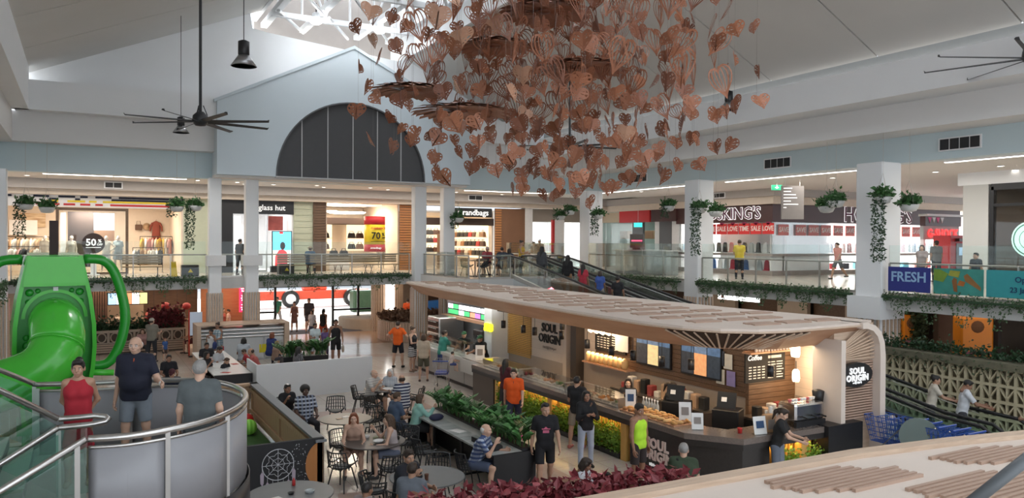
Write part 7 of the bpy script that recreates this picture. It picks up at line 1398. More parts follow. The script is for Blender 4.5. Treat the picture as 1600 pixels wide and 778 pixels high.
def person(label,x,y,z,heading,pose,H=1.72,fem=False,skin=0,hair=('short','dark'),top=('tee',(.1,.1,.1)),bot=('trousers',(.05,.05,.06)),shoes=(.05,.05,.05),head=None,build=1.,vox=None,extra=(),group=None,nm='person',cat='person'):
    ps=POSES[pose];t=thing(nm,label,cat,(x,y,z),R(heading+90),group);d=math.hypot(x,y);vox=vox or (.0125 if d<14 else .016 if d<20 else .021 if d<28 else .027);child=H<1.4
    sit=ps.get('sit');hz=(.54 if sit else .52*H+.01);s=H/1.75;lean=R(ps.get('lean',0));X_=np.array([1.,0,0]);fw=np.array([0,-math.cos(lean),-math.sin(lean)]);u=np.array([0,-math.sin(lean),math.cos(lean)]);f0=np.array([0,-1.,0]);up=np.array([0,0,1.])
    reach=max(.235*math.cos(R(h))+.245*math.cos(R(h -k)) for h,k,a in ps['l']);hz=(reach+.03)*H+(.015 if sit else 0)   # the lower foot meets the floor
    P=np.array([0,.0,hz]);B=build;sw=(.098 if fem else .112)*H*(.9 if child else 1);hw=.054*H;wr=(.082 if fem else .096)*s*B
    chest=P+u*.215*H;sh=P+u*.283*H;nk=P+u*.315*H;waist=P+u*.105*H
    pel=[seg(P -X_*.062*s*B+up*.01,P+X_*.062*s*B+up*.01,(.102 if fem else .097)*s*B)];tor=[seg(waist -X_*.056*s*B,waist+X_*.056*s*B,wr),seg(chest -X_*.066*s*B,chest+X_*.066*s*B,.098*s*B),seg(sh -X_*(sw -.045*s),sh+X_*(sw -.045*s),.052*s)]
    for q in (-1,1):tor.append(seg(P+X_*q*.052*s*B+u*.03*s,chest+X_*q*.06*s*B+u*.02*s,.09*s*B,.094*s*B));tor.append(seg(chest+X_*q*.06*s*B,sh+X_*q*(sw -.06*s),.09*s*B,.052*s));tor.append(seg(nk -u*.012*s,sh+X_*q*(sw -.03*s)+u*.008,.046*s,.04*s))
    if B>1.15:tor.append(ell(waist+fw*.05*s,(.15*s*B,.13*s*B,.14*s)))
    if fem and not child:tor+=[ell(chest+X_*q*.062*s+fw*.07*s -u*.012*s,(.058*s,)*3) for q in (-1,1)]
    limbs=[];arms=[];legs=[];feet=[];hands=[]
    for i,q in enumerate((-1,1)):
        p,a,e,inn=ps['a'][i];p,a,e=R(p),R(a),R(e);S0=sh+X_*q*(sw -.012*s)
        d1=-u*math.cos(p)*math.cos(a)+fw*math.sin(p)*math.cos(a)+X_*q*math.sin(a);E0=S0+d1*.172*H
        d2=-u*math.cos(p+e)*math.cos(a)+fw*math.sin(p+e)*math.cos(a)+X_*q*(math.sin(a)-inn*.9);d2/=np.linalg.norm(d2);W0=E0+d2*.148*H;arms.append((S0,E0,W0,d1,d2,q))
        h,kb,ab=ps['l'][i];h,kb,ab=R(h),R(kb),R(ab);H0=P+X_*q*hw;c1=-up*math.cos(h)+f0*math.sin(h)+X_*q*math.sin(ab);c1/=np.linalg.norm(c1);K0=H0+c1*.235*H;c2=-up*math.cos(h -kb)+f0*math.sin(h -kb)+X_*q*math.sin(ab)*.4;c2/=np.linalg.norm(c2);A0=K0+c2*.245*H;legs.append((H0,K0,A0,c1,c2,q))
    hy,hp=(head or ps.get('head',(0,0)));hy,hp=R(hy),R(hp);HS=H/1.75*(1.12 if child else 1.0);Rh=np.array(Euler((lean*.35+hp,0,0)).to_matrix());Rz=np.array(Euler((0,0,hy)).to_matrix());Rh=Rz@Rh;hc=nk+u*.06*s+up*.068*s+fw*.012
    body=pel+tor+[seg(nk -u*.03,hc -up*.06*HS,.056*s,.05*s)]
    for S0,E0,W0,d1,d2,q in arms:body+=[seg(S0,E0,.05*s*(B**.5)*(.85 if fem else 1),.04*s*(.88 if fem else 1)),seg(E0,W0,.038*s*(.88 if fem else 1),.026*s)]
    for H0,K0,A0,c1,c2,q in legs:
        body+=[seg(H0,K0,.082*s*B**.5,.054*s),seg(K0,A0,.053*s,.035*s),ell(K0+c2*.09*H -f0*.012,(.054*s,.054*s,.1*s))]
        heel=A0+np.array([0,.03*s,-.02*s]);toe=A0+f0*.15*s -up*.024*s;pitch=0
        body+=[seg(heel,toe,.032*s,.024*s)];feet.append((heel,toe,q))
    bm=[(*field_mesh(body,vox,.035*s),0)]
    for v,f,m in head_parts(fem,.009 if d<20 else .012):bm.append((hc+(v*HS)@Rh.T,f,m))
    for S0,E0,W0,d1,d2,q in arms:
        hv,hf=hand_parts(.9);zz=-d2;yy=(f0 if abs(d2@f0)<.75 else up);yy=-(yy -(yy@d2)*d2);yy/=np.linalg.norm(yy);xx=np.cross(yy,zz)
        v=hv.copy();flip=(xx@X_)*q>0
        if flip:v[:,0]*=-1
        M=np.stack([xx,yy,zz],1);v=W0+(v*s*(.85 if fem else .95))@M.T;bm.append((v,hf[:,::-1] if flip else hf,0))
    place('body',np_mesh('body',bm,[SKIN[skin],EYEW,EYED,LIPD if skin==3 else LIPS]),t)
    def part(nm,prims,m,k=.04,cuts=()):v,f=field_mesh(prims,vox,k*s,cuts);return place(nm,np_mesh(nm,[(v,f,0)],[m]),t)
    def grow(pr,g):return [(p[0],p[1],p[2],p[3]+g,p[4]+g,p[5]) if p[0]=='c' else ('e',p[1],p[2]+g,p[3]) for p in pr]
    # top
    tk,tc=top[:2];tm=cloth(tc);g=.014*s;pr=grow(tor+pel,g);slv={'tee':.55,'polo':.6,'long':2,'singlet':0,'dress':0,'tank':0,'shirt':.62,'jacket':2}[tk] if tk else 0
    if tk in ('singlet','tank','dress'):pr=grow(tor[:2]+[tor[3],tor[6]]+tor[9:]+pel,g)+[seg(chest+X_*q*.055*s,sh+X_*q*.075*s+u*.035*s,.06*s,.034*s,True) for q in (-1,1)]
    if tk=='dress':pr.append(seg(sh -X_*.085*s,sh+X_*.085*s,.058*s))
    if tk in ('dress','tank'):pr.append(seg(chest,nk -u*.035*s,.085*s,.07*s,True))
    if slv:
        for S0,E0,W0,d1,d2,q in arms:
            if slv>=2:pr+=[seg(S0,E0,.062*s,.054*s),seg(E0,W0,.053*s,.042*s,True)]
            else:pr+=[seg(S0,S0+d1*.172*H*slv*1.25,.062*s,.06*s,True)]
    hem=[]
    if not sit and tk not in ('dress',):pr+=[seg(P+X_*q*.05*s*B+up*.04*s,P+X_*q*.056*s*B -up*.09*s,.094*s*B,.098*s*B) for q in (-1,1)];hem=[(P -up*.06*s,-up)]
    if tk=='dress':
        if sit:pr+=[seg(l[0],l[1],.098*s,.085*s,True) for l in legs]
        else:pr+=[seg(P+X_*q*.04*s,P+X_*q*.075*s -up*.22*H,.105*s,.125*s,True) for q in (-1,1)]+[seg(P,P -up*.22*H,.1*s,.12*s,True)]
    shirt=part('dress' if tk=='dress' else 'shirt',pr,tm,.045,hem)
    if tk in ('polo','shirt'):part('collar',[seg(nk+X_*-.035*s+fw*-.01,nk+X_*.035*s+fw*-.01,.064*s)],tm if len(top)<3 else cloth(top[2]),.02,[(nk+u*.03*s,u)]).parent=shirt
    if tk in ('polo','shirt') and len(top)>2:part('placket',[seg(chest+fw*.1*s*B+u*.04*s,nk+fw*.058*s,.013*s)],cloth(top[2]),.01).parent=shirt
    # bottom
    bk,bc=bot
    if bk and tk !='dress':
        bmm=cloth(bc);pr=grow(pel,.012*s)
        for H0,K0,A0,c1,c2,q in legs:
            if bk=='shorts':pr.append(seg(H0,H0+c1*.235*H*.86,.1*s*B**.5,.088*s,True))
            elif bk=='skirt':pr.append(seg(H0,H0+c1*.235*H*.8,.105*s,.12*s,True))
            else:pr+=[seg(H0,K0,.096*s*B**.5,.068*s),seg(K0,K0+c2*.245*H*.95,.066*s,.052*s,True)]
        part({'shorts':'shorts','skirt':'skirt'}.get(bk,'trousers'),pr,bmm,.05 if bk=='skirt' else .03)
    if shoes:
        sm=cloth(shoes)
        for heel,toe,q in feet:part('shoe',[seg(heel -up*.004,toe,.042*s,.034*s),seg(heel+f0*.02,heel+f0*.01+up*.02,.042*s)],sm,.02,[(toe -up*.03*s,-up)])
    # hair and headwear
    hs,hcx=hair;hmm=MATS['hair_' +hcx] if hcx in HAIRC else None
    def tf(pr):return [seg(hc+Rh@(np.array(a[1])*HS),hc+Rh@(np.array(a[2])*HS),a[3]*HS,a[4]*HS,a[5]) if a[0]=='c' else ell(hc+Rh@(a[1]*HS),a[2]*HS,Rh.T) for a in pr]
    cutf=[(hc+Rh@(np.array([0,-.052,.03])*HS),Rh@np.array([0,-.86,-.5]))];hv=vox;vox=min(vox,.02)
    cap0=[ell((0,.02,.044),(.085,.1,.092))]
    if hs=='short':part('hair',tf(cap0+[ell((0,-.02,.105),(.06,.075,.03))]),hmm,.02,cutf+[(hc+Rh@(np.array([0,.03,-.045])*HS),Rh@np.array([0,.25,-.97]))])
    elif hs=='quiff':part('hair',tf([ell((0,.03,.05),(.081,.092,.088)),ell((0,-.03,.122),(.06,.075,.034))]),hmm,.02,cutf+[(hc+Rh@(np.array([0,.03,-.03])*HS),Rh@np.array([0,.25,-.97]))])
    elif hs=='balding':part('hair',tf([ell((0,.035,.01),(.09,.088,.072))]),hmm,.02,[(hc+Rh@(np.array([0,-.01,.03])*HS),Rh@np.array([0,-.98,.2])),(hc+Rh@(np.array([0,0,.055])*HS),Rh@np.array([0,-.1,1.]))])
    elif hs=='afro':part('hair',tf([ell((0,.03,.06),(.12,.125,.115))]),hmm,.02,cutf)
    elif hs in ('bob','long','pony','bun'):
        pr=cap0+[ell((0,-.02,.1),(.07,.08,.035))]
        if hs=='bob':pr+=[ell((0,.045,-.03),(.092,.075,.1)),seg((-.078,.0,.03),(-.08,.01,-.1),.028,.03),seg((.078,.0,.03),(.08,.01,-.1),.028,.03)]
        if hs=='long':pr+=[seg((0,.055,0),(0,.085,-.3),.085,.06),seg((-.078,.0,.03),(-.085,.03,-.2),.028,.03),seg((.078,.0,.03),(.085,.03,-.2),.028,.03)]
        if hs=='pony':pr+=[seg((0,.115,.05),(0,.15,-.02),.032,.04),seg((0,.15,-.02),(0,.135,-.19),.04,.015)]
        if hs=='bun':pr+=[ell((0,.085,.115),(.05,.05,.045))]
        part('hair',tf(pr),hmm,.02,cutf if hs in ('pony','bun') else [(hc+Rh@(np.array([0,-.056,.03])*HS),Rh@np.array([0,-.97,-.22]))])
    elif hs in ('cap','hat'):
        cm=cloth(hcx);pr=[ell((0,.018,.056),(.09,.108,.088))]
        if hs=='cap':pr.append(seg((-.03,-.1,.062),(.03,-.1,.062),.012));pr+=[seg((-.04,-.07,.062),(-.035,-.15,.05),.012),seg((.04,-.07,.062),(.035,-.15,.05),.012),seg((0,-.07,.064),(0,-.165,.05),.013)]
        else:pr+=[seg((.13*math.cos(k*.785),.02+.14*math.sin(k*.785),.045),(.13*math.cos(k*.785+.785),.02+.14*math.sin(k*.785+.785),.045),.016) for k in range(8)]+[ell((0,.018,.05),(.13,.14,.016))]
        part('cap' if hs=='cap' else 'sun_hat',tf(pr),cm,.02,[(hc+Rh@(np.array([0,0,.03])*HS),Rh@np.array([0,0,-1.]))])
        part('hair',tf([ell((0,.035,.0),(.082,.085,.055))]),MATS['hair_dark'],.02,[(hc+Rh@(np.array([0,-.005,.03])*HS),Rh@np.array([0,-.98,.2]))])
    vox=hv
    for ex in extra:
        if ex=='glasses':
            b=MB()
            for q in (-1,1):b.tube([tuple(hc+Rh@(np.array([q*.032+.021*math.cos(a),-.096,.012+.016*math.sin(a)])*HS)) for a in [i*.628 for i in range(10)]],.0022,5,closed=True);b.tube([tuple(hc+Rh@(np.array(v)*HS)) for v in ((q*.053,-.094,.014),(q*.078,-.02,.014),(q*.082,.02,.008))],.0022,5)
            b.tube([tuple(hc+Rh@(np.array(v)*HS)) for v in ((-.012,-.098,.014),(.012,-.098,.014))],.002,5);b.build('glasses',STEEL,t)
        elif ex[0]=='pack':c=chest -fw*.17*s;part('backpack',[ell(c,(.15*s,.09*s,.2*s)),ell(c -u*.06-fw*.04,(.11*s,.07*s,.12*s))],cloth(ex[1]),.04)
        elif ex[0]=='strap':part('strap',[seg(sh+X_*.1*s+fw*sg*.075*s+u*.03,waist -X_*.14*s+fw*sg*.1*s,.02*s) for sg in (-1,1)]+[seg(sh+X_*.1*s -fw*.07*s+u*.04,sh+X_*.1*s+fw*.07*s+u*.04,.02*s)],cloth(ex[1]),.02)
        elif ex[0]=='logo':b=MB();c=chest+fw*(.117*s*B)-u*.02;b.box(tuple(c),(.16*s,.012,.05*s));b.box(tuple(c -u*.07),(.12*s,.012,.05*s));b.build('shirt_print',cloth(ex[1]),shirt)
        elif ex[0]=='apron':part('apron',[seg(P+f0*.06*s -X_*.06,P+f0*.06*s+X_*.06,.075*s),seg(P+f0*.08*s -X_*.07,P+f0*.1*s -X_*.08-up*.3,.05*s,.05*s,True),seg(P+f0*.08*s+X_*.07,P+f0*.1*s+X_*.08-up*.3,.05*s,.05*s,True)],cloth(ex[1]),.05)
        elif ex[0]=='watch':S0,E0,W0,d1,d2,q=arms[1];part('watch',[seg(W0-d2*.03,W0-d2*.015,.036*s)],cloth(ex[1]),.01)
        elif ex[0]=='bag':S0,E0,W0,d1,d2,q=arms[ex[2] if len(ex)>2 else 1];c=W0+d2*.09-up*.22;bg=part('carry_bag',[ell(c,(.06,.14,.16))],cloth(ex[1]),.02);MB().tube([tuple(W0+d2*.09),tuple(c+up*.14+f0*.05)],.008,5).tube([tuple(W0+d2*.09),tuple(c+up*.14-f0*.05)],.008,5).build('bag_handle',cloth(ex[1]),bg)
    return t
# ================================================================ the people
person('woman in a sleeveless red dress on the stair landing',-0.05,11.02,1.95,261,'behind',1.60,True,1,('bun','black'),('dress',(.42,.02,.035)),('',None),(.45,.33,.25))
person('bald man in navy polo and grey shorts on the stair landing',0.64,11.87,1.95,251,'rail',1.76,False,0,('balding','white'),('polo',(.012,.014,.03),(.45,.08,.03)),('shorts',(.22,.25,.29)),(.3,.3,.3),build=1.2,extra=('glasses',('watch',(.7,.7,.68))))
person('grey haired man in a grey tee seen from behind on the stair landing',1.21,9.79,1.95,71,'stand',1.67,False,0,('short','grey'),('tee',(.10,.115,.12)),('trousers',(.04,.04,.05)),(.05,.05,.05),build=1.12)
person('man in orange and navy work shirt walking past the planter',9.74,17.44,0.00,236,'walk',1.81,False,0,('short','dark'),('polo',(.75,.10,.01),(.02,.022,.05)),('shorts',(.02,.025,.05)),(.05,.05,.05),build=1.08)
person('dark haired woman in maroon waiting at the cafe counter',10.58,19.43,0.00,21,'hold',1.68,True,2,('long','black'),('long',(.07,.012,.018)),('trousers',(.03,.025,.03)),(.05,.05,.05))
person('young man in black printed tee and black shorts striding forward',8.12,13.24,0.00,246,'stride',1.83,False,1,('quiff','black'),('tee',(.008,.008,.011)),('shorts',(.01,.01,.013)),(.05,.05,.05),extra=(('logo',(.5,.12,.2)),),head=(12,10))
person('man in a black tee with his back turned at the salad case',10.45,15.58,0.00,31,'hold',1.79,False,1,('short','black'),('tee',(.01,.01,.012)),('shorts',(.25,.2,.15)),(.4,.12,.1))
person('woman in black top and light blue jeans standing at the cafe',9.75,14.17,0.00,256,'cross',1.75,True,2,('long','black'),('long',(.01,.01,.012)),('trousers',(.38,.45,.55)),(.015,.015,.015),extra=(('strap',(.15,.08,.05)),))
person('man in a lime green singlet standing beside the counter lettering',9.77,12.34,0.00,281,'stand',1.81,False,2,('short','black'),('singlet',(.45,.78,.04)),('shorts',(.035,.025,.025)),(.1,.05,.05),head=(-10,16))
person('barista in black tee and denim apron carrying a tray',12.27,11.06,0.00,301,'reach',1.73,True,0,('pony','dark'),('tee',(.012,.012,.013)),('trousers',(.12,.14,.18)),(.05,.05,.05),extra=(('apron',(.16,.19,.24)),),head=(0,22))
person('woman in beige blouse and olive shorts with her back turned',10.61,25.60,0.00,66,'stand',1.73,True,0,('bob','brown'),('shirt',(.46,.38,.29)),('shorts',(.10,.09,.06)),(.1,.06,.05),build=1.15)
person('woman in black singlet and striped skirt holding a tan bag',11.05,27.74,0.00,301,'hold',1.75,True,0,('bun','brown'),('tank',(.012,.012,.015)),('skirt',stripe_mat('bw_stripe',(.02,.02,.03),(.6,.6,.6),14)),(.3,.2,.15),extra=(('bag',(.35,.2,.12)),))
person('man in orange work shirt and black shorts with hand on hip',10.88,28.87,0.00,46,'hips',1.87,False,0,('short','dark'),('polo',(.78,.12,.01),(.02,.02,.04)),('shorts',(.012,.012,.018)),(.02,.02,.02),build=1.1)
person('man in a teal shirt ordering at the sandwich counter',11.45,25.92,0.00,1,'reach',1.79,False,1,('short','dark'),('shirt',(.06,.30,.24)),('shorts',(.03,.06,.20)),(.05,.05,.05),build=1.1)
person('woman with dark ponytail beside the sandwich counter',12.94,28.48,0.00,341,'stand',1.68,True,1,('pony','dark'),('tee',(.40,.32,.28)),('trousers',(.05,.05,.06)),(.05,.05,.05))
person('toddler in a pale top seated in the shopping trolley',10.82,23.75,0.58,1,'sit',0.90,False,0,('short','dark'),('tee',(.6,.5,.45)),('shorts',(.05,.07,.2)),None)
person('man in black singlet and shorts carrying a bag across the floor',8.99,30.94,0.00,256,'stride',1.87,False,2,('short','black'),('singlet',(.012,.012,.014)),('shorts',(.012,.012,.014)),(.3,.3,.3),extra=(('bag',(.5,.42,.35)),))
person('child in a lavender top walking with the family',8.83,31.97,0.00,251,'stride',1.41,True,2,('pony','black'),('tee',(.16,.10,.26)),('trousers',(.06,.05,.10)),(.05,.05,.05))
person('woman in a white tee walking with the family',8.20,31.17,0.00,271,'hold',1.71,True,2,('pony','black'),('tee',(.5,.58,.6)),('shorts',(.3,.33,.36)),(.05,.05,.05))
person('woman in black top and orange shorts walking away to the doors',10.30,37.63,0.00,51,'walk',1.73,True,2,('pony','black'),('tank',(.012,.012,.014)),('shorts',(.6,.10,.04)),(.05,.05,.05))
person('man with a dark shoulder bag walking in from the doors',10.83,42.42,0.00,251,'walk',1.93,False,1,('short','brown'),('tee',(.03,.025,.03)),('shorts',(.06,.05,.06)),(.2,.2,.2),build=1.2,extra=(('bag',(.02,.02,.03)),))
person('woman in white top with a shoulder bag near the doors',9.88,38.09,0.00,221,'stand',1.61,True,1,('bob','dark'),('tee',(.6,.6,.62)),('shorts',(.08,.1,.16)),(.05,.05,.05))
person('woman in a brown sleeveless dress standing on the door mat',10.13,42.81,0.00,246,'stand',1.68,True,1,('bun','dark'),('dress',(.14,.07,.06)),('',None),(.05,.04,.04))
person('person in a green top walking outside the glass doors',9.78,45.34,0.00,231,'walk',1.85,False,1,('short','dark'),('tee',(.03,.16,.10)),('trousers',(.3,.3,.32)),(.05,.05,.05))
person('person in orange shirt at the back of the far queue',15.58,42.29,0.00,51,'stand',1.87,False,1,('short','dark'),('tee',(.7,.10,.02)),('shorts',(.04,.06,.14)),(.05,.05,.05),build=1.15)
person('person in tan top waiting in the far queue',15.20,42.62,0.00,56,'stand',1.79,True,1,('long','dark'),('tee',(.38,.27,.2)),('shorts',(.03,.03,.04)),(.05,.05,.05))
person('person in dark red in the shade of the far queue',14.69,42.61,0.00,41,'stand',1.77,True,2,('long','black'),('dress',(.12,.02,.025)),('',None),(.05,.05,.05))
person('person in orange vest beyond the slatted planter',15.90,40.70,0.00,81,'stand',1.82,False,1,('short','dark'),('tee',(.75,.10,.02)),('trousers',(.05,.04,.04)),(.05,.05,.05))
person('sandwich hand in black cap behind the counter',12.29,25.68,0.00,221,'reach',1.75,False,1,('cap',(.02,.10,.04)),('tee',(.012,.014,.014)),('trousers',(.02,.02,.02)),(.05,.05,.05))
person('sandwich hand leaning over the till counter',12.54,24.61,0.00,201,'lean',1.77,False,1,('cap',(.02,.10,.04)),('polo',(.012,.014,.014)),('trousers',(.02,.02,.02)),(.05,.05,.05))
person('cafe server in a dark logo tee behind the salad case',11.76,15.27,0.00,226,'hold',1.68,True,0,('bob','dark'),('tee',(.035,.03,.03)),('trousers',(.02,.02,.02)),(.05,.05,.05),extra=(('logo',(.5,.42,.38)),))
person('cafe server in black looking down by the pastry board',12.22,14.37,0.00,301,'reach',1.73,True,0,('pony','dark'),('tee',(.012,.012,.013)),('trousers',(.02,.02,.02)),(.05,.05,.05),head=(0,20))
person('elderly man in a pale striped polo at the round table',7.13,21.10,0.00,301,'eat',1.79,False,0,('balding','grey'),('polo',stripe_mat('pale_stripe',(.55,.53,.5),(.4,.4,.4),16)),('shorts',(.06,.05,.04)),(.05,.05,.05),build=1.15)
person('white haired woman in a patterned blouse at the round table',7.89,21.50,0.00,236,'sit',1.66,True,0,('bob','white'),('tee',stripe_mat('white_pattern',(.6,.6,.62),(.35,.4,.45),22,2,.6,(.25,.3,.35),20)),('trousers',(.2,.2,.22)),(.05,.05,.05))
person('man in navy and white striped tee seen from behind',7.62,19.77,0.00,96,'sit',1.77,False,1,('balding','dark'),('tee',stripe_mat('navy_stripe',(.012,.018,.06),(.5,.52,.56),13)),('shorts',(.05,.05,.06)),(.05,.05,.05),build=1.12)
person('person in a denim blue shirt sitting at the bench table',6.53,17.71,0.00,11,'sit',1.75,False,1,('short','brown'),('shirt',(.06,.09,.15)),('trousers',(.05,.06,.09)),(.05,.05,.05),build=1.15)
person('woman in a mint cardigan eating at the bench table',6.98,17.38,0.00,351,'eat',1.73,True,0,('bob','brown'),('long',(.28,.52,.45)),('skirt',(.03,.03,.035)),(.05,.05,.05),build=1.05)
person('young woman in a tan tank top facing forward at the table',5.09,16.15,0.00,251,'sit',1.75,True,0,('long','red'),('tank',(.38,.24,.18)),('shorts',(.5,.33,.27)),(.05,.05,.05))
person('young woman with long brown hair eating at the table',5.78,15.50,0.00,161,'eat',1.75,True,0,('long','brown'),('tank',(.42,.36,.36)),('shorts',(.12,.14,.2)),(.05,.05,.05),extra=(('watch',(.02,.02,.02)),))
person('woman in black sitting by the timber fence',4.57,20.26,0.00,281,'eat',1.73,True,2,('pony','black'),('tee',(.012,.012,.016)),('trousers',(.03,.03,.04)),(.05,.05,.05),build=1.1)
person('child in maroon leaning on the woman by the fence',4.52,20.42,0.00,301,'sit',1.35,True,2,('long','black'),('tee',(.10,.02,.04)),('trousers',(.05,.05,.06)),(.05,.05,.05))
person('person in a black and white plaid shirt by the fence',4.84,19.25,0.00,271,'sitback',1.81,False,3,('afro','black'),('shirt',stripe_mat('bw_plaid',(.02,.02,.03),(.45,.47,.52),11,2,.55,(.25,.3,.42),11)),('trousers',(.03,.03,.04)),(.05,.05,.05),build=1.1)
person('man in a blue plaid shirt resting his chin at the bench end',6.84,13.81,0.00,316,'chin',1.81,False,0,('balding','white'),('shirt',stripe_mat('blue_plaid',(.42,.48,.58),(.05,.09,.22),12,2,.5,(.02,.03,.10),12)),('shorts',(.07,.09,.15)),(.03,.03,.035),build=1.12)
person('dark haired man in a black polo turning at the grey table',4.83,12.58,0.00,296,'eat',1.87,False,1,('short','dark'),('polo',(.014,.016,.024)),('trousers',(.03,.03,.035)),(.05,.05,.05),build=1.2,head=(-20,5))
person('man in a grey blue tee with his back turned at the grey table',4.61,11.71,0.00,46,'sit',1.81,False,1,('short','dark'),('tee',(.14,.16,.19)),('shorts',(.06,.06,.08)),(.05,.05,.05),build=1.15)
person('dark haired boy sitting low by the near grey table',3.73,11.45,0.00,31,'sit',1.66,False,2,('short','black'),('tee',(.3,.25,.25)),('shorts',(.05,.05,.06)),(.05,.05,.05))
person('woman with short dark hair in white behind the red leaves',7.53,11.16,0.00,301,'sit',1.66,True,2,('bob','dark'),('shirt',(.6,.62,.66)),('trousers',(.05,.05,.07)),(.05,.05,.05),head=(20,25))
person('black haired child behind the red leaves',7.72,10.67,0.00,261,'sit',1.48,False,2,('short','black'),('tee',(.3,.2,.2)),('shorts',(.05,.05,.06)),(.05,.05,.05))
person('grey haired man in a dark green tee with a black shoulder strap',9.33,10.52,0.00,46,'sit',1.83,False,0,('short','grey'),('tee',(.035,.055,.03)),('shorts',(.05,.05,.05)),(.05,.05,.05),build=1.3,extra=(('strap',(.01,.01,.01)),))
person('young man in a white tee at the crowded white table',3.94,28.40,0.00,321,'sitwork',1.79,False,2,('short','black'),('tee',(.45,.46,.48)),('shorts',(.03,.03,.04)),(.05,.05,.05))
person('boy in black leaning over the crowded white table',3.98,26.95,0.00,321,'sitwork',1.51,False,1,('short','brown'),('tee',(.015,.015,.02)),('shorts',(.08,.06,.06)),(.05,.05,.05))
person('person with dark hair in black at the end of the crowded table',3.88,29.66,0.00,271,'sit',1.75,False,2,('short','black'),('tee',(.015,.015,.018)),('shorts',(.03,.03,.03)),(.05,.05,.05))
person('person in pale grey tee with the back turned at the white table',5.23,30.08,0.00,71,'sit',1.77,True,2,('bob','black'),('tee',(.42,.46,.5)),('trousers',(.04,.04,.05)),(.05,.05,.05),build=1.15)
person('small child in red at the crowded white table',5.34,29.41,0.00,171,'sitwork',1.35,False,1,('short','brown'),('tee',(.4,.04,.05)),('shorts',(.05,.05,.06)),(.05,.05,.05))
person('bald man in a coral shirt at the crowded white table',5.21,27.09,0.00,166,'sitwork',1.81,False,1,('balding','dark'),('tee',(.38,.09,.08)),('shorts',(.06,.05,.05)),(.05,.05,.05),build=1.2)
person('red haired woman in royal blue behind the partition',6.45,31.28,0.00,41,'sit',1.77,True,0,('bob','red'),('tee',(.015,.03,.14)),('trousers',(.03,.03,.05)),(.05,.05,.05),build=1.1)
person('blond child in tan behind the partition',6.44,30.37,0.00,31,'sit',1.48,True,0,('bob','blond'),('tank',(.3,.2,.15)),('shorts',(.06,.06,.08)),(.05,.05,.05))
person('man in a grey tee bent over behind the partition',6.50,28.65,0.00,1,'sitwork',1.79,False,1,('short','dark'),('tee',(.10,.12,.15)),('shorts',(.04,.04,.05)),(.05,.05,.05))
person('woman in black and white print behind the partition',6.48,27.20,0.00,21,'sit',1.68,True,2,('long','black'),('tee',stripe_mat('fleck_print',(.04,.04,.05),(.4,.4,.42),24,2,.6,(.02,.02,.02),22)),('trousers',(.03,.03,.04)),(.05,.05,.05))
person('person in white holding food behind the partition',6.88,28.09,0.00,181,'eat',1.66,True,2,('bob','black'),('tee',(.6,.58,.55)),('trousers',(.05,.05,.06)),(.05,.05,.05))
person('woman in a sleeveless print dress standing by the cold cabinet',4.68,32.52,0.00,231,'hold',1.77,True,2,('bun','dark'),('dress',stripe_mat('teal_print',(.25,.36,.4),(.5,.52,.55),11,2,.5,(.08,.15,.2),9)),('',None),(.2,.15,.12),build=1.2,extra=(('bag',(.03,.05,.16)),))
person('boy in a white top standing beside the print dress woman',4.43,32.45,0.00,226,'stand',1.51,False,2,('short','black'),('tank',(.6,.6,.6)),('shorts',(.1,.1,.14)),(.05,.05,.05))
person('man in a pale cap and khaki shirt standing near the planter wall',2.46,34.70,0.00,56,'hold',1.85,False,0,('cap',(.45,.42,.36)),('shirt',(.20,.185,.15)),('trousers',(.025,.025,.03)),(.05,.05,.05),build=1.12)
person('toddler in a blue top near the planter wall',2.96,34.76,0.00,301,'stand',0.98,False,0,('short','red'),('tee',(.04,.10,.28)),('shorts',(.1,.07,.06)),(.05,.05,.05))
person('woman with dark hair seated at the small white table',4.32,36.70,0.00,201,'sit',1.73,True,1,('bob','dark'),('dress',(.12,.03,.03)),('',None),(.05,.05,.05))
person('woman in pink beside the khaki shirted man',2.17,35.83,0.00,271,'sit',1.68,True,0,('bob','brown'),('tee',(.42,.24,.22)),('trousers',(.05,.05,.06)),(.05,.05,.05))
person('person in navy with a dark cap bent over by the landing rail',2.30,24.16,0.00,251,'sitwork',1.77,False,1,('cap',(.06,.01,.015)),('tee',(.015,.02,.04)),('shorts',(.04,.04,.05)),(.05,.05,.05))
person('person in black sitting behind the navy capped one',2.41,27.14,0.00,271,'sit',1.73,False,2,('short','black'),('tee',(.012,.012,.016)),('shorts',(.04,.04,.05)),(.05,.05,.05))
person('person in black eating beside the white tee young man',3.48,27.24,0.00,311,'eat',1.73,True,2,('bob','black'),('tee',(.015,.013,.015)),('trousers',(.04,.03,.03)),(.05,.05,.05))
person('child in a pale top in front of the vertical neon sign',6.49,41.47,0.00,161,'stand',1.51,False,1,('short','black'),('tee',(.55,.42,.36)),('shorts',(.02,.02,.03)),(.05,.05,.05))
person('woman with dark hair facing the child near the vertical neon sign',6.07,40.49,0.00,321,'stand',1.66,True,1,('long','black'),('dress',(.3,.06,.04)),('',None),(.05,.05,.05))
person('man in a yellow work shirt looking into the jewellery window',25.02,24.70,3.40,51,'hold',1.76,False,1,('short','dark'),('tee',(.62,.46,.03)),('trousers',(.012,.014,.025)),(.05,.05,.05),build=1.15)
person('man in an orange pink shirt walking past the jewellery shop',29.15,22.91,3.40,171,'walk',1.70,False,1,('short','dark'),('tee',(.55,.2,.16)),('shorts',(.10,.11,.12)),(.05,.05,.05))
person('child in a dark top behind the banner balustrade',23.60,13.66,3.40,181,'stand',1.35,False,1,('short','black'),('tee',(.03,.03,.04)),('shorts',(.06,.06,.08)),(.05,.05,.05))
person('man in a grey tee with a cap near the cash machine',31.00,19.58,3.40,61,'stand',1.76,False,1,('cap',(.02,.02,.02)),('tee',(.18,.17,.17)),('trousers',(.04,.04,.05)),(.05,.05,.05),build=1.15)
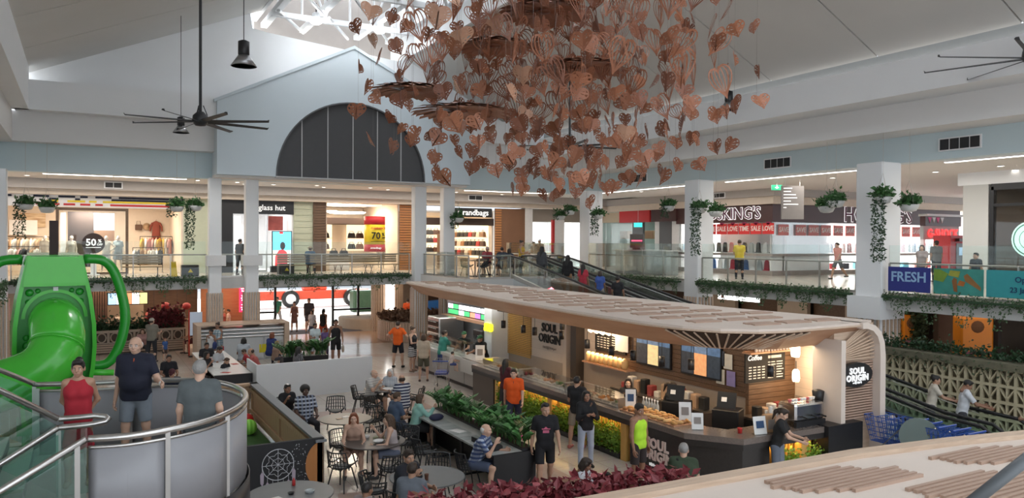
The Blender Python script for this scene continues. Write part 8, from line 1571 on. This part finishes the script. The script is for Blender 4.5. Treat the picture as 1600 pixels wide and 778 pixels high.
person('woman with long hair crossing near the broad column',27.00,17.59,3.40,201,'walk',1.62,True,1,('long','dark'),('tee',(.25,.2,.2)),('trousers',(.05,.05,.06)),(.05,.05,.05))
person('person in a blue shirt and hat sitting on the gallery bench',9.40,36.70,3.40,66,'sit',1.72,False,1,('hat',(.28,.22,.14)),('shirt',(.05,.11,.2)),('trousers',(.03,.035,.05)),(.05,.05,.05),build=1.2)
person('person in black sitting behind the paired columns',6.32,37.20,3.40,41,'stand',1.70,False,1,('short','black'),('tee',(.012,.012,.014)),('trousers',(.02,.02,.022)),(.05,.05,.05),build=1.2)
person('woman in a yellow top standing at the travelator head',17.80,31.20,3.40,301,'hold',1.68,True,1,('bun','dark'),('tank',(.6,.38,.06)),('trousers',(.05,.05,.06)),(.05,.05,.05))
person('man in a dark jacket and white cap at the travelator head',21.60,35.90,3.40,231,'stand',1.76,False,1,('cap',(.6,.6,.6)),('jacket',(.02,.02,.022)),('trousers',(.03,.03,.035)),(.05,.05,.05),build=1.1)
person('woman with a pale top behind the dark jacket man',21.18,35.80,3.40,281,'stand',1.62,True,1,('bun','dark'),('tee',(.5,.4,.34)),('trousers',(.05,.05,.06)),(.05,.05,.05))
person('man in a red shirt and pale cap seated at the gallery table',16.80,32.70,3.40,236,'sit',1.74,False,1,('cap',(.5,.4,.38)),('tee',(.35,.05,.06)),('shorts',(.04,.04,.05)),(.05,.05,.05),build=1.15)
person('man in navy with his back turned at the gallery table',16.79,31.20,3.40,71,'sit',1.74,False,1,('short','dark'),('tee',(.015,.02,.04)),('shorts',(.04,.04,.05)),(.05,.05,.05),build=1.2)
person('person in dark blue sitting beside the navy man',16.96,30.90,3.40,51,'sit',1.66,True,1,('bob','dark'),('tee',(.02,.03,.06)),('trousers',(.04,.04,.05)),(.05,.05,.05))
person('woman with long black hair riding the travelator top',16.90,27.90,3.17,31,'stand',1.66,True,2,('long','black'),('long',(.06,.06,.065)),('trousers',(.03,.03,.035)),(.05,.05,.05))
person('woman in black carrying a tan bag down the travelator',16.90,25.90,2.81,31,'stand',1.70,True,2,('long','black'),('long',(.012,.011,.012)),('trousers',(.3,.17,.09)),(.05,.05,.05),extra=(('bag',(.35,.2,.1)),))
person('woman in a red top riding down the travelator',16.75,24.60,2.57,31,'stand',1.62,True,2,('long','black'),('tee',(.4,.03,.05)),('trousers',(.3,.04,.05)),(.05,.05,.05))
person('child with a blue sleeve riding down the travelator',17.05,23.90,2.44,31,'stand',1.50,True,2,('bob','dark'),('tee',(.05,.10,.35)),('trousers',(.4,.35,.3)),(.05,.05,.05))
person('black haired person low on the travelator',16.90,22.60,2.20,31,'stand',1.60,False,2,('short','black'),('tee',(.015,.015,.018)),('trousers',(.03,.03,.035)),(.05,.05,.05))
person('red haired person near the canopy edge on the travelator',16.90,18.70,1.48,31,'stand',1.62,False,1,('short','red'),('tee',(.3,.12,.1)),('trousers',(.05,.05,.06)),(.05,.05,.05))
person('woman in black with long hair on the far travelator',18.35,13.60,0.54,301,'stand',1.66,True,1,('long','black'),('jacket',(.012,.012,.013)),('trousers',(.02,.02,.022)),(.05,.05,.05))
person('woman in cream with a hair bun on the travelator',18.20,11.60,0.18,311,'reach',1.64,True,1,('bun','black'),('tee',(.55,.5,.42)),('trousers',(.1,.1,.12)),(.05,.05,.05))
person('man in a white shirt looking down on the travelator',18.40,10.95,0.06,311,'reach',1.74,False,2,('short','black'),('shirt',(.6,.62,.66)),('trousers',(.05,.05,.06)),(.05,.05,.05),head=(0,25))
person('bald man in a black tee at the travelator foot',18.30,9.00,0.00,71,'reach',1.78,False,1,('balding','grey'),('tee',(.012,.012,.016)),('trousers',(.04,.04,.05)),(.05,.05,.05),build=1.25)
person('dark haired man in an orange vest at the travelator foot',18.90,9.30,0.00,51,'stand',1.76,False,2,('short','black'),('tee',(.75,.14,.03)),('trousers',(.02,.02,.03)),(.05,.05,.05))
person('red haired person by the parked trolleys',17.60,8.30,0.00,181,'stand',1.55,True,0,('bob','red'),('tee',(.35,.2,.15)),('trousers',(.05,.05,.06)),(.05,.05,.05))
person('person with brown hair passing the parked trolleys',16.90,8.55,0.00,161,'stand',1.50,True,1,('bob','brown'),('tee',(.3,.06,.04)),('trousers',(.05,.05,.06)),(.05,.05,.05))
person('worker in a yellow vest behind the breeze block wall',29.11,19.40,0.00,66,'hold',1.81,False,1,('short','dark'),('tee',(.7,.5,.02)),('trousers',(.05,.05,.06)),(.05,.05,.05),extra=(('strap',(.05,.05,.05)),))
trolley(10.62,24.0,R(150),'silver shopping trolley with a toddler beside the sandwich counter',STEEL)
MB().bx(-.22,.22,-.3,.35,.54,.6).build('blue_liner',cmat('liner_blue',(.02,.05,.3)),bpy.data.objects['shopping_trolley.008'])
MANQ=cmat('mannequin_cream',(.62,.55,.48),.4);SK0=SKIN[0];SKIN.append(MANQ)
for i,(x,y,c,pz) in enumerate(((-.45,40.55,(.62,.58,.52),'stand'),(.95,40.5,(.6,.55,.5),'hips'),(1.45,40.6,(.3,.34,.36),'stand'),(-1.5,41.0,(.5,.4,.3),'stand'))):
    person('mannequin in %s clothes in the clothing shop window, %s' %(['cream','white','grey','tan'][i],['by the dark poster','by the sky poster','at the frame edge','outside the frame'][i]),x,y,3.5,250,pz,1.72,True,4,('none',''),('dress' if i<2 else 'tee',c),('skirt',c),None,group='shop mannequins',nm='mannequin',cat='mannequin')
person('mannequin in a striped shirt in the clearance bag shop',14.4,40.9,3.45,250,'stand',1.7,True,4,('bob','black'),('long',(.55,.5,.45)),('skirt',(.4,.3,.22)),None,nm='mannequin',cat='mannequin')
